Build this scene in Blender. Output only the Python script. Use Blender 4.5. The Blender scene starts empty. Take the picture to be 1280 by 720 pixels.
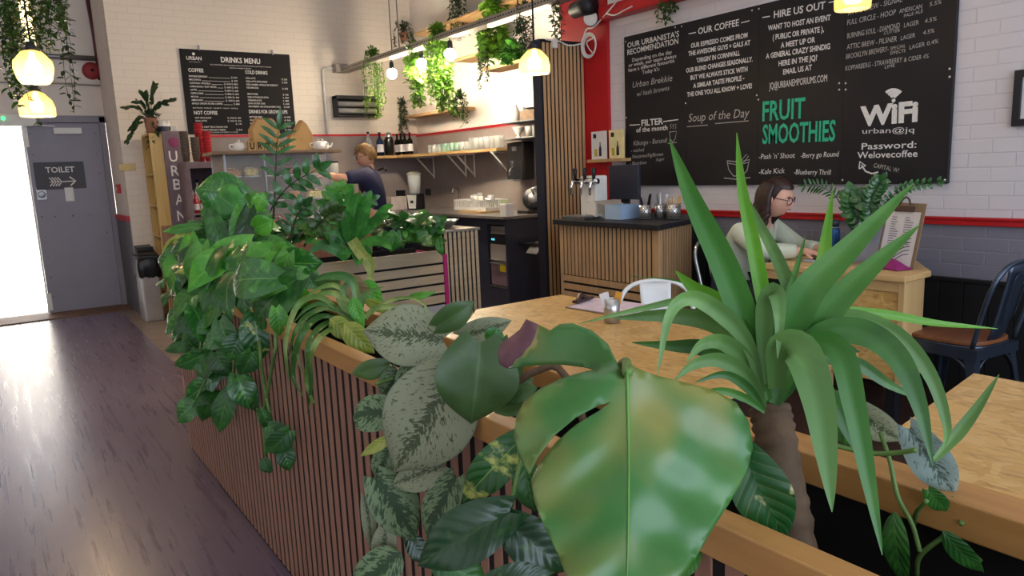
import bpy, bmesh, math, random
from mathutils import Vector, Matrix, noise
random.seed(7)
C = bpy.context.scene.collection
SC = bpy.context.scene
PI = math.pi
# ------------------------------------------------------------ camera
YAW, PITCH, ROLL, FPX, CAMZ = 0.614594564, -0.162938022, -0.0411793433, 909.0, 1.47
_f = Vector((math.sin(YAW)*math.cos(PITCH), math.cos(YAW)*math.cos(PITCH), math.sin(PITCH)))
_r = Vector((math.cos(YAW), -math.sin(YAW), 0)); _u = _r.cross(_f)
_r2 = _r*math.cos(ROLL) + _u*math.sin(ROLL); _u2 = _r2.cross(_f)
CAM = Vector((0, 0, CAMZ))
cd = bpy.data.cameras.new('camera'); cam = bpy.data.objects.new('camera', cd); C.objects.link(cam)
cd.sensor_width = 36; cd.lens = FPX/1280*36; cd.clip_start = .05
cam.matrix_world = Matrix(((_r2.x, _u2.x, -_f.x, 0), (_r2.y, _u2.y, -_f.y, 0), (_r2.z, _u2.z, -_f.z, CAMZ), (0, 0, 0, 1)))
SC.camera = cam
# ------------------------------------------------------------ light and exposure
SC.view_settings.view_transform = 'Standard'; SC.view_settings.look = 'None'
SC.view_settings.exposure = 0.0; SC.view_settings.gamma = 1.0; SC.view_settings.use_curve_mapping = False
w = bpy.data.worlds.new('daylight'); SC.world = w; w.use_nodes = True
w.node_tree.nodes['Background'].inputs[0].default_value = (.74, .85, 1.0, 1)
w.node_tree.nodes['Background'].inputs[1].default_value = 2.2
def area(name, loc, rot, sx, sy, power, col):
    d = bpy.data.lights.new(name, 'AREA'); d.shape = 'RECTANGLE'; d.size = sx; d.size_y = sy; d.energy = power; d.color = col
    o = bpy.data.objects.new(name, d); C.objects.link(o); o.location = loc; o.rotation_euler = rot; return o
# daylight through the shop windows behind the camera and on the left
area('shop_front_daylight', (1.2, -3.3, 2.2), (PI/2, 0, 0), 6.5, 3.0, 120, (.74, .82, 1.0))
area('side_window_daylight', (-3.05, 2.6, 2.3), (0, -PI/2, 0), 2.6, 5.0, 22, (.80, .84, 1.0))
sd = bpy.data.lights.new('sun', 'SUN'); sd.energy = 70; sd.angle = .02; sd.color = (1, .96, .9)
so = bpy.data.objects.new('sun', sd); C.objects.link(so); so.rotation_euler = (0, -.62, 0); so.location = (0, 13, 8)
area('overhead_fill', (1.0, 2.2, 4.6), (0, 0, 0), 3.2, 5.0, 36, (.93, .96, 1.0))  # added fill light; brightens leaf tops
def lamp(name, loc, power, col=(1, .78, .5), r=.04):
    d = bpy.data.lights.new(name, 'POINT'); d.energy = power; d.color = col; d.shadow_soft_size = r
    o = bpy.data.objects.new(name, d); C.objects.link(o); o.location = loc; return o
# ------------------------------------------------------------ helpers
def at(px, py, **k):
    d = _r2*((px-640)/FPX) - _u2*((py-360)/FPX) + _f
    if 'X' in k: t = k['X']/d.x
    elif 'Y' in k: t = k['Y']/d.y
    elif 'Z' in k: t = (k['Z']-CAMZ)/d.z
    else: t = k['D']
    return CAM + d*t
def lin(c):
    if isinstance(c, str):
        c = [int(c[i:i+2], 16)/255 for i in (0, 2, 4)]
    return tuple((x/12.92 if x <= .04045 else ((x+.055)/1.055)**2.4) for x in c[:3]) + (1,)
class NT:
    def __init__(s, name):
        s.m = bpy.data.materials.new(name); s.m.use_nodes = True; s.t = s.m.node_tree
        s.b = s.t.nodes['Principled BSDF']
    def n(s, typ, **k):
        x = s.t.nodes.new(typ)
        for a, v in k.items():
            if a.startswith('i_'):
                key = a[2:]
                x.inputs[int(key) if key.isdigit() else key.replace('_', ' ')].default_value = v
            else: setattr(x, a, v)
        return x
    def l(s, a, b): s.t.links.new(a, b)
    def coord(s, kind='Object', scale=(1, 1, 1), rot=(0, 0, 0)):
        tc = s.n('ShaderNodeTexCoord'); mp = s.n('ShaderNodeMapping')
        mp.inputs['Scale'].default_value = scale; mp.inputs['Rotation'].default_value = rot
        s.l(tc.outputs[kind], mp.inputs['Vector']); return mp.outputs['Vector']
    def noise(s, vec, scale, detail=3, rough=.55, dist=0):
        x = s.n('ShaderNodeTexNoise'); x.inputs['Scale'].default_value = scale; x.inputs['Detail'].default_value = detail
        x.inputs['Roughness'].default_value = rough; x.inputs['Distortion'].default_value = dist
        if vec is not None: s.l(vec, x.inputs['Vector'])
        return x.outputs['Fac']
    def ramp(s, fac, stops, interp='LINEAR'):
        x = s.n('ShaderNodeValToRGB'); x.color_ramp.interpolation = interp; e = x.color_ramp.elements
        while len(e) < len(stops): e.new(.5)
        for i, (p, c) in enumerate(stops): e[i].position = p; e[i].color = c
        s.l(fac, x.inputs['Fac']); return x.outputs['Color']
    def mix(s, fac, a, b, mode='MIX'):
        x = s.n('ShaderNodeMix', data_type='RGBA', blend_type=mode)
        for v, i in ((fac, 0), (a, 6), (b, 7)):
            if hasattr(v, 'is_linked') or isinstance(v, bpy.types.NodeSocket): s.l(v, x.inputs[i])
            else: x.inputs[i].default_value = v
        return x.outputs[2]
    def math(s, op, a, b=0, c=0):
        x = s.n('ShaderNodeMath', operation=op)
        for i, v in enumerate((a, b, c)):
            if isinstance(v, bpy.types.NodeSocket): s.l(v, x.inputs[i])
            else: x.inputs[i].default_value = v
        return x.outputs[0]
    def bump(s, h, strength=.3, dist=.01):
        x = s.n('ShaderNodeBump'); x.inputs['Strength'].default_value = strength; x.inputs['Distance'].default_value = dist
        s.l(h, x.inputs['Height']); s.l(x.outputs['Normal'], s.b.inputs['Normal'])
    def col(s, c): s.l(c, s.b.inputs['Base Color'])
    def set(s, **k):
        for a, v in k.items(): s.b.inputs[a.replace('_', ' ')].default_value = v
        return s
M = {}
def plain(name, c, rough=.5, metal=0, var=.12, scale=14, emit=0, trans=0, alpha=1, ior=1.45, spec=.5):
    t = NT(name); c = lin(c); v = t.coord('Object')
    f = t.noise(v, scale, 3)
    lo = tuple(x*(1-var) for x in c[:3])+(1,); hi = tuple(min(1, x*(1+var)) for x in c[:3])+(1,)
    t.col(t.ramp(f, [(.3, lo), (.7, hi)]))
    t.set(Roughness=rough, Metallic=metal, IOR=ior)
    t.b.inputs['Specular IOR Level'].default_value = spec
    if emit:
        t.b.inputs['Emission Color'].default_value = c; t.b.inputs['Emission Strength'].default_value = emit
    if trans: t.b.inputs['Transmission Weight'].default_value = trans
    M[name] = t.m; return t.m
def wood(name, c1, c2, axis='X', scale=1, rough=.5, vscale=1):
    t = NT(name); st = {'X': (1, 14, 14), 'Y': (14, 1, 14), 'Z': (14, 14, 1)}[axis]
    v = t.coord('Object', tuple(a*scale for a in st))
    f = t.noise(v, 2.2, 6, .62, .6)
    t.col(t.ramp(f, [(.3, lin(c1)), (.7, lin(c2))])); t.set(Roughness=rough); t.bump(f, .12, .004)
    M[name] = t.m; return t.m
def osb(name, tint=1.0):
    t = NT(name); v = t.coord('Object')
    vo = t.n('ShaderNodeTexVoronoi', feature='F1'); vo.inputs['Scale'].default_value = 26; vo.inputs['Randomness'].default_value = 1
    mp = t.n('ShaderNodeMapping'); t.l(v, mp.inputs['Vector'])
    nz = t.n('ShaderNodeTexNoise'); nz.inputs['Scale'].default_value = 9; t.l(v, nz.inputs['Vector'])
    mx = t.mix(.16, v, nz.outputs['Color'], 'ADD'); t.l(mx, vo.inputs['Vector'])
    base = t.ramp(vo.outputs['Color'], [(0, lin('b98f4e')), (.35, lin('d0a762')), (.7, lin('dcb878')), (1, lin('a97f45'))])
    streak = t.noise(t.coord('Object', (60, 16, 60), (0, 0, .5)), 1, 4, .6, .4)
    c = t.mix(t.ramp(streak, [(.52, (0, 0, 0, 1)), (.75, (1, 1, 1, 1))]), base, lin('8f6432'), 'MIX')
    big = t.noise(v, 3, 2); c = t.mix(t.math('MULTIPLY', big, .45), c, lin('c9964f'))
    t.col(c); t.set(Roughness=.38); t.bump(vo.outputs['Distance'], .06, .003)
    M[name] = t.m; return t.m
def brick(name, c, mortar, rough=.6, course=.0745, bw=.225, strength=.7, var=.06, axis='Y'):
    t = NT(name); tc = t.n('ShaderNodeTexCoord'); sp = t.n('ShaderNodeSeparateXYZ'); t.l(tc.outputs['Object'], sp.inputs[0])
    cb = t.n('ShaderNodeCombineXYZ'); t.l(sp.outputs[axis], cb.inputs['X']); t.l(sp.outputs['Z'], cb.inputs['Y'])
    b = t.n('ShaderNodeTexBrick'); t.l(cb.outputs[0], b.inputs['Vector'])
    b.inputs['Scale'].default_value = 1; b.inputs['Brick Width'].default_value = bw; b.inputs['Row Height'].default_value = course
    b.inputs['Mortar Size'].default_value = .0045; b.inputs['Mortar Smooth'].default_value = .5
    cc = lin(c); b.inputs['Color1'].default_value = tuple(x*(1-var) for x in cc[:3])+(1,); b.inputs['Color2'].default_value = cc; b.inputs['Mortar'].default_value = lin(mortar)
    n2 = t.noise(tc.outputs['Object'], 30, 4)
    t.col(b.outputs['Color']); t.set(Roughness=rough)
    h = t.math('SUBTRACT', t.math('MULTIPLY', n2, .25), b.outputs['Fac']); t.bump(h, strength, .006)
    M[name] = t.m; return t.m
class MB:
    def __init__(s): s.v = []; s.f = []; s.uv = {}; s.sm = []
    def add(s, vs, fs, smooth=False, uvs=None):
        o = len(s.v); s.v += [Vector(p) for p in vs]
        for f in fs:
            s.f.append(tuple(i+o for i in f)); s.sm.append(smooth)
        if uvs:
            for i, q in enumerate(uvs): s.uv[o+i] = q
        return s
    def box(s, x0, x1, y0, y1, z0, z1):
        vs = [(x, y, z) for z in (z0, z1) for y in (y0, y1) for x in (x0, x1)]
        return s.add(vs, [(0, 2, 3, 1), (4, 5, 7, 6), (0, 1, 5, 4), (2, 6, 7, 3), (0, 4, 6, 2), (1, 3, 7, 5)])
    def obox(s, c, ax, ay, az, hx, hy, hz):
        c = Vector(c); ax, ay, az = Vector(ax)*hx, Vector(ay)*hy, Vector(az)*hz
        vs = [c+ax*i+ay*j+az*k for k in (-1, 1) for j in (-1, 1) for i in (-1, 1)]
        return s.add(vs, [(0, 2, 3, 1), (4, 5, 7, 6), (0, 1, 5, 4), (2, 6, 7, 3), (0, 4, 6, 2), (1, 3, 7, 5)])
    def bar(s, p0, p1, wx, wy, up=(0, 0, 1)):
        p0, p1 = Vector(p0), Vector(p1); d = (p1-p0); L = d.length; d /= L; up = Vector(up)
        if abs(d.dot(up)) > .98: up = Vector((1, 0, 0))
        a = d.cross(up).normalized(); b = a.cross(d)
        return s.obox((p0+p1)/2, d, a, b, L/2, wx/2, wy/2)
    def tube(s, pts, r, n=8, cap=True):
        pts = [Vector(p) for p in pts]; N = len(pts); rs = r if isinstance(r, (list, tuple)) else [r]*N
        t0 = (pts[1]-pts[0]).normalized(); up = Vector((0, 0, 1)) if abs(t0.z) < .9 else Vector((1, 0, 0))
        a = t0.cross(up).normalized(); vs = []; 
        for i, p in enumerate(pts):
            t = (pts[min(i+1, N-1)]-pts[max(i-1, 0)]).normalized()
            a = (a - t*a.dot(t)); a = a.normalized() if a.length > 1e-6 else t.orthogonal().normalized()
            b = t.cross(a)
            for k in range(n):
                th = 2*PI*k/n; vs.append(p+(a*math.cos(th)+b*math.sin(th))*rs[i])
        fs = [(i*n+k, i*n+(k+1) % n, (i+1)*n+(k+1) % n, (i+1)*n+k) for i in range(N-1) for k in range(n)]
        if cap: fs += [tuple(range(n))[::-1], tuple((N-1)*n+k for k in range(n))]
        return s.add(vs, fs, True)
    def cyl(s, p0, p1, r0, r1=None, n=20): return s.tube([p0, p1], [r0, r0 if r1 is None else r1], n)
    def lathe(s, prof, c=(0, 0, 0), n=24, ax=None):
        c = Vector(c); z = Vector(ax).normalized() if ax else Vector((0, 0, 1)); x = z.orthogonal().normalized() if ax else Vector((1, 0, 0)); y = z.cross(x); vs = []
        for r, h in prof:
            for k in range(n):
                th = 2*PI*k/n; vs.append(c+z*h+(x*math.cos(th)+y*math.sin(th))*max(r, 1e-5))
        fs = [(i*n+k, i*n+(k+1) % n, (i+1)*n+(k+1) % n, (i+1)*n+k) for i in range(len(prof)-1) for k in range(n)]
        return s.add(vs, fs, True)
    def ball(s, c, rx, ry=None, rz=None, n=14, m=9):
        ry = ry or rx; rz = rz or rx; vs = []; c = Vector(c)
        for i in range(m+1):
            ph = PI*i/m
            for k in range(n):
                th = 2*PI*k/n; vs.append(c+Vector((rx*math.sin(ph)*math.cos(th), ry*math.sin(ph)*math.sin(th), -rz*math.cos(ph))))
        return s.add(vs, [(i*n+k, i*n+(k+1) % n, (i+1)*n+(k+1) % n, (i+1)*n+k) for i in range(m) for k in range(n)], True)
    def grid(s, P, uv=True, smooth=True):
        a, b = len(P), len(P[0])
        return s.add([p for r in P for p in r], [(i*b+j, (i+1)*b+j, (i+1)*b+j+1, i*b+j+1) for i in range(a-1) for j in range(b-1)], smooth,
                     [(i/(a-1), j/(b-1)) for i in range(a) for j in range(b)] if uv else None)
    def poly(s, pts, thick):                       # extruded polygon; thick is a vector
        n = len(pts); t = Vector(thick); pts = [Vector(p) for p in pts]
        return s.add(pts+[p+t for p in pts], [tuple(range(n))[::-1], tuple(range(n, 2*n))]+[(i, (i+1) % n, n+(i+1) % n, n+i) for i in range(n)])
    def build(s, name, mat, parent=None, origin=None, bevel=0, solid=0, sub=0):
        me = bpy.data.meshes.new(name)
        if parent is not None: og = Vector(parent['_o'])
        else:
            if origin is None:
                xs = [p.x for p in s.v]; ys = [p.y for p in s.v]; origin = ((min(xs)+max(xs))/2, (min(ys)+max(ys))/2, min(p.z for p in s.v))
            og = Vector(origin)
        me.from_pydata([p-og for p in s.v], [], s.f); me.update()
        me.polygons.foreach_set('use_smooth', s.sm)
        if s.uv:
            u = me.uv_layers.new(name='UVMap'); u.data.foreach_set('uv', [c for l in me.loops for c in s.uv.get(l.vertex_index, (0, 0))])
        if mat is not None: me.materials.append(M[mat] if isinstance(mat, str) else mat)
        o = bpy.data.objects.new(name, me); C.objects.link(o)
        o['_o'] = tuple(og)
        if parent is not None: o.parent = parent
        else: o.location = og
        if bevel:
            m = o.modifiers.new('bevel', 'BEVEL'); m.width = bevel; m.segments = 2; m.limit_method = 'ANGLE'; m.angle_limit = .7
        if solid:
            m = o.modifiers.new('thickness', 'SOLIDIFY'); m.thickness = solid; m.offset = 0
        if sub:
            m = o.modifiers.new('smooth', 'SUBSURF'); m.levels = sub; m.render_levels = sub
        return o
def tag(o, label, cat, group=None, kind=None):
    o['label'] = label; o['category'] = cat
    if group: o['group'] = group
    if kind: o['kind'] = kind
    return o
def thing(name, label, cat, loc, group=None):
    o = bpy.data.objects.new(name, None); C.objects.link(o); o.empty_display_size = .1
    o.location = loc; o['_o'] = tuple(loc); return tag(o, label, cat, group)
def struct(o): o['kind'] = 'structure'; return o
def dup(root, loc, rotz=None, label=None, scale=None):
    r = root.copy(); C.objects.link(r); r.location = loc
    if rotz is not None: r.rotation_euler = (0, 0, rotz)
    if scale: r.scale = (scale,)*3
    if label: r['label'] = label
    for ch in list(root.children):
        c = ch.copy(); C.objects.link(c); c.parent = r
        for g in list(ch.children):
            d = g.copy(); C.objects.link(d); d.parent = c
    return r
# lettering: text laid out on a plane as mesh
_tc = {}
def glyphs(body, bold=0, shear=0, space=1.0):
    key = (body, bold, shear, space)
    if key in _tc: return _tc[key]
    cu = bpy.data.curves.new('lettering', 'FONT'); cu.body = body; cu.size = 1; cu.offset = bold; cu.shear = shear; cu.resolution_u = 2; cu.space_character = space
    o = bpy.data.objects.new('lettering', cu); C.objects.link(o)
    dg = bpy.context.evaluated_depsgraph_get(); dg.update()
    me = bpy.data.meshes.new_from_object(o.evaluated_get(dg))
    vs = [v.co.copy() for v in me.vertices]; fs = [tuple(p.vertices) for p in me.polygons]
    bpy.data.objects.remove(o); bpy.data.meshes.remove(me)
    x0 = min(v.x for v in vs); x1 = max(v.x for v in vs)
    _tc[key] = (vs, fs, x0, x1); return _tc[key]
def write(mb, body, p0, p1, height, n, up=(0, 0, 1), bold=0, shear=0, space=1.0):
    """letters from p0 to p1 (baseline ends), cap height in metres, n = the surface's outward normal"""
    vs, fs, x0, x1 = glyphs(body, bold, shear, space); p0, p1 = Vector(p0), Vector(p1)
    d = (p1-p0); L = d.length; d /= L; n = Vector(n).normalized(); u = n.cross(d).normalized()
    if u.dot(Vector(up)) < 0: u = -u
    sx = L/(x1-x0); sy = height/.7
    mb.add([p0+d*((v.x-x0)*sx)+u*(v.y*sy)+n*.0015 for v in vs], fs)
def strip(mb, pts, w, n, lift=.0015):                # a flat painted stroke on a surface
    n = Vector(n).normalized(); pts = [Vector(p) for p in pts]; vs = []
    for i, p in enumerate(pts):
        t = (pts[min(i+1, len(pts)-1)]-pts[max(i-1, 0)]).normalized(); a = t.cross(n)*w/2
        vs += [p+a+n*lift, p-a+n*lift]
    mb.add(vs, [(2*i, 2*i+1, 2*i+3, 2*i+2) for i in range(len(pts)-1)])
def bez(pts, n):
    """Catmull-Rom through the points, n samples"""
    P = [Vector(p) for p in pts]; P = [P[0]*2-P[1]]+P+[P[-1]*2-P[-2]]; m = len(P)-3; out = []
    for i in range(n):
        s = i/(n-1)*m; k = min(int(s), m-1); t = s-k; a, b, c, d = P[k:k+4]
        out.append(.5*((2*b)+(c-a)*t+(2*a-5*b+4*c-d)*t*t+(3*b-a-3*c+d)*t**3))
    return out
# ------------------------------------------------------------ materials of the place
def floor_mat():
    t = NT('floor_wood'); v = t.coord('Object', (9, .35, 1)); g = t.noise(v, 3.6, 7, .66, .35)
    v2 = t.coord('Object', (1, 1, 1)); b = t.noise(v2, 1.1, 3)
    tc = t.n('ShaderNodeTexCoord'); sp = t.n('ShaderNodeSeparateXYZ'); t.l(tc.outputs['Object'], sp.inputs[0])
    fr = t.math('FRACT', t.math('DIVIDE', sp.outputs['X'], .24)); gap = t.math('LESS_THAN', fr, .014)
    c = t.ramp(g, [(.2, lin('594a58')), (.55, lin('6a5967')), (.85, lin('7a6976'))])
    c = t.mix(t.math('MULTIPLY', b, .5), c, lin('665668')); c = t.mix(t.math('MULTIPLY', gap, .55), c, lin('1c1414'))
    t.col(c); r = t.math('MULTIPLY_ADD', g, .22, .18); t.l(r, t.b.inputs['Roughness'])
    t.bump(t.math('SUBTRACT', g, t.math('MULTIPLY', gap, .6)), .08, .004); t.set(IOR=1.7); M['floor_wood'] = t.m
floor_mat()
plain('concrete_floor', '8a7a6c', .5, var=.2, scale=5)
plain('platform_wood', '35231f', .45, var=.25, scale=6)
plain('threshold', '6b4a30', .6, var=.3, scale=6)
brick('white_brick', 'd8cbbc', 'cfc2b2', .55, strength=.4, var=.02, axis='X')
brick('white_brick_side', 'cfcacd', 'c9c4c8', .5, strength=.5, var=.02, axis='Y')
brick('grey_brick', '7a7884', '83818b', .5, strength=.55, var=.04, axis='Y')
plain('white_plaster', 'd8cfc6', .7, var=.04, scale=3)
plain('ceiling_white', 'cfc8be', .8, var=.03, scale=3)
plain('splash_grey', '8a7e7a', .55, var=.08, scale=4)
plain('red_paint', 'b3151d', .42, var=.08, scale=5)
plain('maroon', '56262a', .5); plain('dull_red', '8f2c33', .5); plain('emblem_pink', '84345c', .55)
plain('black_board', '0f0f11', .6, var=.15, scale=8)
plain('dark_grey_dado', '5c5a60', .6, var=.06)
plain('door_grey', '8a8793', .5, var=.05, scale=5)
plain('door_frame', '837f88', .5, var=.05, scale=5)
plain('chalk_black', '17151a', .5, var=.2, scale=3, spec=.4)
plain('chalk_white', 'd9d6d2', .8, var=.1, scale=60)
plain('chalk_grey', 'aaa6a2', .8, var=.15, scale=60)
plain('chalk_green', '2fae84', .8, var=.2, scale=60)
plain('menu_black', '171415', .65, var=.1, scale=3, spec=.25)
plain('white_paint', 'e6e2dc', .5, var=.05)
plain('charcoal', '17181d', .5, var=.2)
plain('navy_panel', '262a38', .45, var=.12, scale=6)
plain('black_plastic', '141416', .35, var=.2)
plain('matt_black', '0c0c0d', .8, var=.2)
plain('steel', 'c2c1be', .28, metal=.82, var=.06); plain('oven_steel', 'a39c95', .4, metal=.25, var=.05); plain('counter_grey', '6a6563', .4, var=.08)
plain('dull_steel', '8f8f92', .42, metal=1, var=.08)
plain('galvanised', 'a8a298', .45, metal=.7, var=.12)
plain('chrome', 'd8d8d8', .1, metal=1, var=.03)
plain('brass', 'a58a5c', .45, metal=.8, var=.1)
plain('white_plastic', 'dcdad4', .45, var=.04)
plain('grey_plastic', '9d958a', .5, var=.06)
plain('grey_slab', 'a9a5a8', .45, var=.06, scale=6)
plain('magenta', 'b0206c', .5, var=.06)
plain('slot_black', '120d0b', .8, var=.2)
plain('soil', '1b120d', .95, var=.5, scale=60)
plain('purple_grey', '6a5860', .55, var=.08)
plain('sign_black', '3a383e', .5, var=.08)
plain('paper', 'd9d4d2', .7, var=.04)
plain('kraft', 'b08a55', .7, var=.1)
plain('kraft_dark', '9a7444', .7, var=.1)
plain('cup_red', 'b32a30', .5, var=.1)
plain('cup_brown', '5d5148', .55, var=.35, scale=90)
plain('ceramic', 'e2ddd6', .25, var=.03)
plain('terracotta', '8a5f4a', .7, var=.15)
plain('sack', '6d4c2c', .8)
def glassy(name, c, rough=.03, tr=1.0, ior=1.1, alpha=.45):
    t = NT(name); t.set(Roughness=rough, IOR=ior); t.b.inputs['Base Color'].default_value = lin(c); t.b.inputs['Transmission Weight'].default_value = tr
    t.b.inputs['Alpha'].default_value = alpha; t.b.inputs['Specular IOR Level'].default_value = .8; M[name] = t.m
glassy('glass', 'f4f6f2', tr=0, alpha=.3); glassy('glass_pane', 'e8efee', tr=0, alpha=.1); glassy('glass_green', 'bfe6d2', tr=0, alpha=.42)
glassy('glass_dark', '35402c', alpha=.9); glassy('glass_blue', '2d66a8', alpha=.9, ior=1.3)
def shade_glass(name, c, tfac, al):
    t = NT(name); t.b.inputs['Base Color'].default_value = lin(c); t.set(Roughness=.12); tr = t.n('ShaderNodeBsdfTranslucent'); tr.inputs['Color'].default_value = lin(c); tp = t.n('ShaderNodeBsdfTransparent'); tp.inputs['Color'].default_value = lin('fbf0c8')
    m1 = t.n('ShaderNodeMixShader'); m1.inputs[0].default_value = tfac; m2 = t.n('ShaderNodeMixShader'); m2.inputs[0].default_value = al
    t.l(t.b.outputs[0], m1.inputs[1]); t.l(tr.outputs[0], m1.inputs[2]); t.l(m1.outputs[0], m2.inputs[1]); t.l(tp.outputs[0], m2.inputs[2]); t.l(m2.outputs[0], t.t.nodes['Material Output'].inputs['Surface']); M[name] = t.m
shade_glass('glass_amber', 'e8dab0', .3, .55)
def glow(name, c, s):
    m = bpy.data.materials.new(name); m.use_nodes = True; b = m.node_tree.nodes['Principled BSDF']
    b.inputs['Base Color'].default_value = lin(c); b.inputs['Emission Color'].default_value = lin(c); b.inputs['Emission Strength'].default_value = s; M[name] = m
glow('bulb_white', 'fff3df', 38); glow('bulb_warm', 'ffe7bd', 20); glow('led_strip', 'fff0dc', 1.2); glow('tube_warm', 'ffdf9e', 6); glow('green_led', '35ff70', 4); glow('display_blue', '57b7c9', 1.2)
wood('slat_oak', 'a5805a', 'c19c70', 'Z', .8, .5); wood('slat_oak_flat', 'ac9678', 'c4ad8c', 'X', .8, .55)
wood('slat_walnut', '8b6350', 'a2775f', 'Z', .8, .5)
wood('rail_oak', 'a5763f', 'bd8b50', 'Y', .8, .45); wood('shelf_oak', 'a98354', 'c4a06d', 'Y', .8, .5); wood('shelf_oak_x', 'b08c50', 'caa868', 'X', .8, .5)
wood('pine', 'c09a62', 'd6b27a', 'Y', .7, .5); wood('pine_z', 'bf9a64', 'd3b07a', 'Z', .7, .5)
wood('yellow_ply', 'b9954f', 'cbaa66', 'Z', .6, .5); wood('brown_ply', '8a5f45', '9c7052', 'Z', .6, .5)
wood('seat_wood', '6b3f25', '8c5632', 'X', .8, .4); wood('old_wood', '6a5340', '8c725a', 'X', 1, .7)
osb('osb'); osb('osb_panel')
# ------------------------------------------------------------ the room
XR, YM, XB, YD, ZC = 4.3, 9.0, 4.87, 10.0, 4.7
struct(MB().box(-3.2, 5.1, -4, 10.2, -.12, 0).build('floor', 'floor_wood', origin=(0, 0, 0)))
struct(MB().box(1.16, XR, -4, 4.7, 0, .12).build('floor_platform', 'platform_wood', origin=(2, 0, 0)))
struct(MB().poly([at(*p, Z=.001) for p in ((152, 390), (216, 452), (250, 455), (420, 420), (400, 360), (170, 388))], (0, 0, .004)).build('floor_screed', 'concrete_floor'))
struct(MB().box(-3.2, 5.1, -4, 10.2, ZC, ZC+.1).build('ceiling', 'ceiling_white'))
struct(MB().box(1.24, 5.1, YM, YM+.15, 0, ZC).build('wall_back', 'white_brick', origin=(0, 9, 0)))
struct(MB().box(1.24, 1.4, YM+.15, YD, 0, ZC).build('wall_return', 'white_plaster', origin=(1.24, 9, 0)))
struct(MB().box(1.225, 1.24, YM+.05, YD, 0, 1.06).build('trim_4', 'dark_grey_dado'))
struct(MB().box(1.215, 1.24, YM+.05, YD, 1.06, 1.12).build('trim_5', 'red_paint'))
ZH = 2.2; XL0 = -.62
b = MB(); b.box(-3.2, XL0, YD, YD+.15, 0, ZC); b.box(XL0, 1.24, YD, YD+.15, ZH, ZC)
struct(b.build('wall_door', 'white_plaster', origin=(0, 10, 0)))
struct(MB().box(-3.35, -3.2, -4, 10.2, 0, ZC).build('wall_left', 'white_plaster'))
struct(MB().box(XB, XB+.15, 5.15, YM, 0, ZC).build('wall_bar', 'white_plaster'))
b = MB(); b.box(XR, XR+.2, -4, 5.15, 1.1, ZC); b.box(XR+.2, XB+.15, 5.0, 5.15, 0, ZC)
struct(b.build('wall_right', 'white_brick_side', origin=(4.3, 0, 1.0)))
struct(MB().box(XR, XR+.2, -4, 5.15, .0, 1.1).build('wall_right_dado', 'grey_brick', origin=(4.3, 0, 1.0)))
b = MB(); b.box(XR-.022, XR, -4, 4.55, 1.065, 1.105); b.box(XR-.032, XR, -4, 4.55, 1.095, 1.11)
struct(b.build('trim_1', 'red_paint', bevel=.004))
b = MB()
for i in range(38): b.box(XR-.022, XR-.004, -.6+i*.125, -.6+i*.125+.121, .12, .755)
b.box(XR-.004, XR, -.6, 4.1, .12, .755); b.box(XR-.03, XR, -.6, 4.1, .755, .775)
struct(b.build('wall_right_panelling', 'black_board', bevel=.003))
b = MB(); b.box(2.12, XB, YM-.012, YM, 0, 1.97); b.box(XB-.012, XB, 5.15, YM, 0, 1.95)
struct(b.build('wall_bar_splashback', 'splash_grey'))
b = MB(); b.box(2.12, XB, YM-.02, YM, 1.965, 1.99); b.box(XB-.02, XB, 5.15, YM, 1.945, 1.975)
struct(b.build('trim_2', 'red_paint'))
# red pier and the red beam over the white brick panel
b = MB(); b.box(XR-.03, XR, 4.56, 5.15, .12, 3.4); struct(b.build('wall_right_pier', 'red_paint'))
b = MB(); b.box(XR-.12, XR, 1.0, 4.56, 2.62, 2.72); b.box(XR-.02, XR, 1.0, 4.56, 2.72, 3.4); struct(b.build('trim_3', 'red_paint', bevel=.006))
# ---- the double door at the end of the room
DX0 = .42
b = MB(); b.box(XL0-.06, XL0, YD-.03, YD+.12, 0, ZH+.07); b.box(1.17, 1.235, YD-.03, YD+.12, 0, ZH+.07); b.box(XL0-.06, 1.235, YD-.03, YD+.12, ZH, ZH+.08)
struct(b.build('trim_6', 'door_frame', bevel=.004))
door = struct(MB().box(DX0, 1.17, YD-.005, YD+.05, .015, ZH-.005).build('door_1', 'door_grey', origin=(1.17, YD, 0), bevel=.004))
b = MB()
for i in range(9):
    for x in (DX0+.05, 1.11): b.ball((x, YD-.006, .2+i*.235), .011, .006, .011, 8, 5)
for x in (.6, .78, .95): b.ball((x, YD-.006, 1.13), .011, .006, .011, 8, 5)
b.build('stud', 'dull_steel', door)
b = MB(); b.box(DX0+.03, DX0+.13, YD-.012, YD-.004, 1.33, 1.46); b.lathe([(0, .05), (.034, .05), (.038, .03), (.02, .0)], (DX0+.08, YD-.005, 1.395), 16, (0, -1, 0)); b.build('door_handle', 'dull_steel', door, bevel=.003)
b = MB(); b.box(.73, .82, YD-.025, YD-.004, 1.3, 1.46); b.box(.745, .805, YD-.032, YD-.02, 1.31, 1.4); b.build('latch_cover', 'white_plastic', door, bevel=.004)
b = MB(); b.box(.70, .98, YD-.07, YD-.004, ZH-.13, ZH-.06); b.bar((.72, YD-.05, ZH-.045), (.5, YD-.03, ZH-.02), .02, .012); b.build('door_closer', 'white_plastic', door, bevel=.005)
b = MB(); b.bar((DX0-.012, YD+.02, 0.02), (DX0-.012, YD+.02, ZH-.02), .03, .02); b.box(DX0-.02, DX0+.03, YD-.012, YD, ZH-.27, ZH-.03); b.box(DX0-.02, DX0+.03, YD-.012, YD, .05, .25); b.build('hinge_plate', 'white_plastic', door)
door2 = struct(MB().obox((-.33, YD+.42, ZH/2), (.36, .93, 0), (-.93, .36, 0), (0, 0, 1), .40, .025, ZH/2-.02).build('door_2', 'door_grey', origin=(XL0, YD, 0), bevel=.004))
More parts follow.
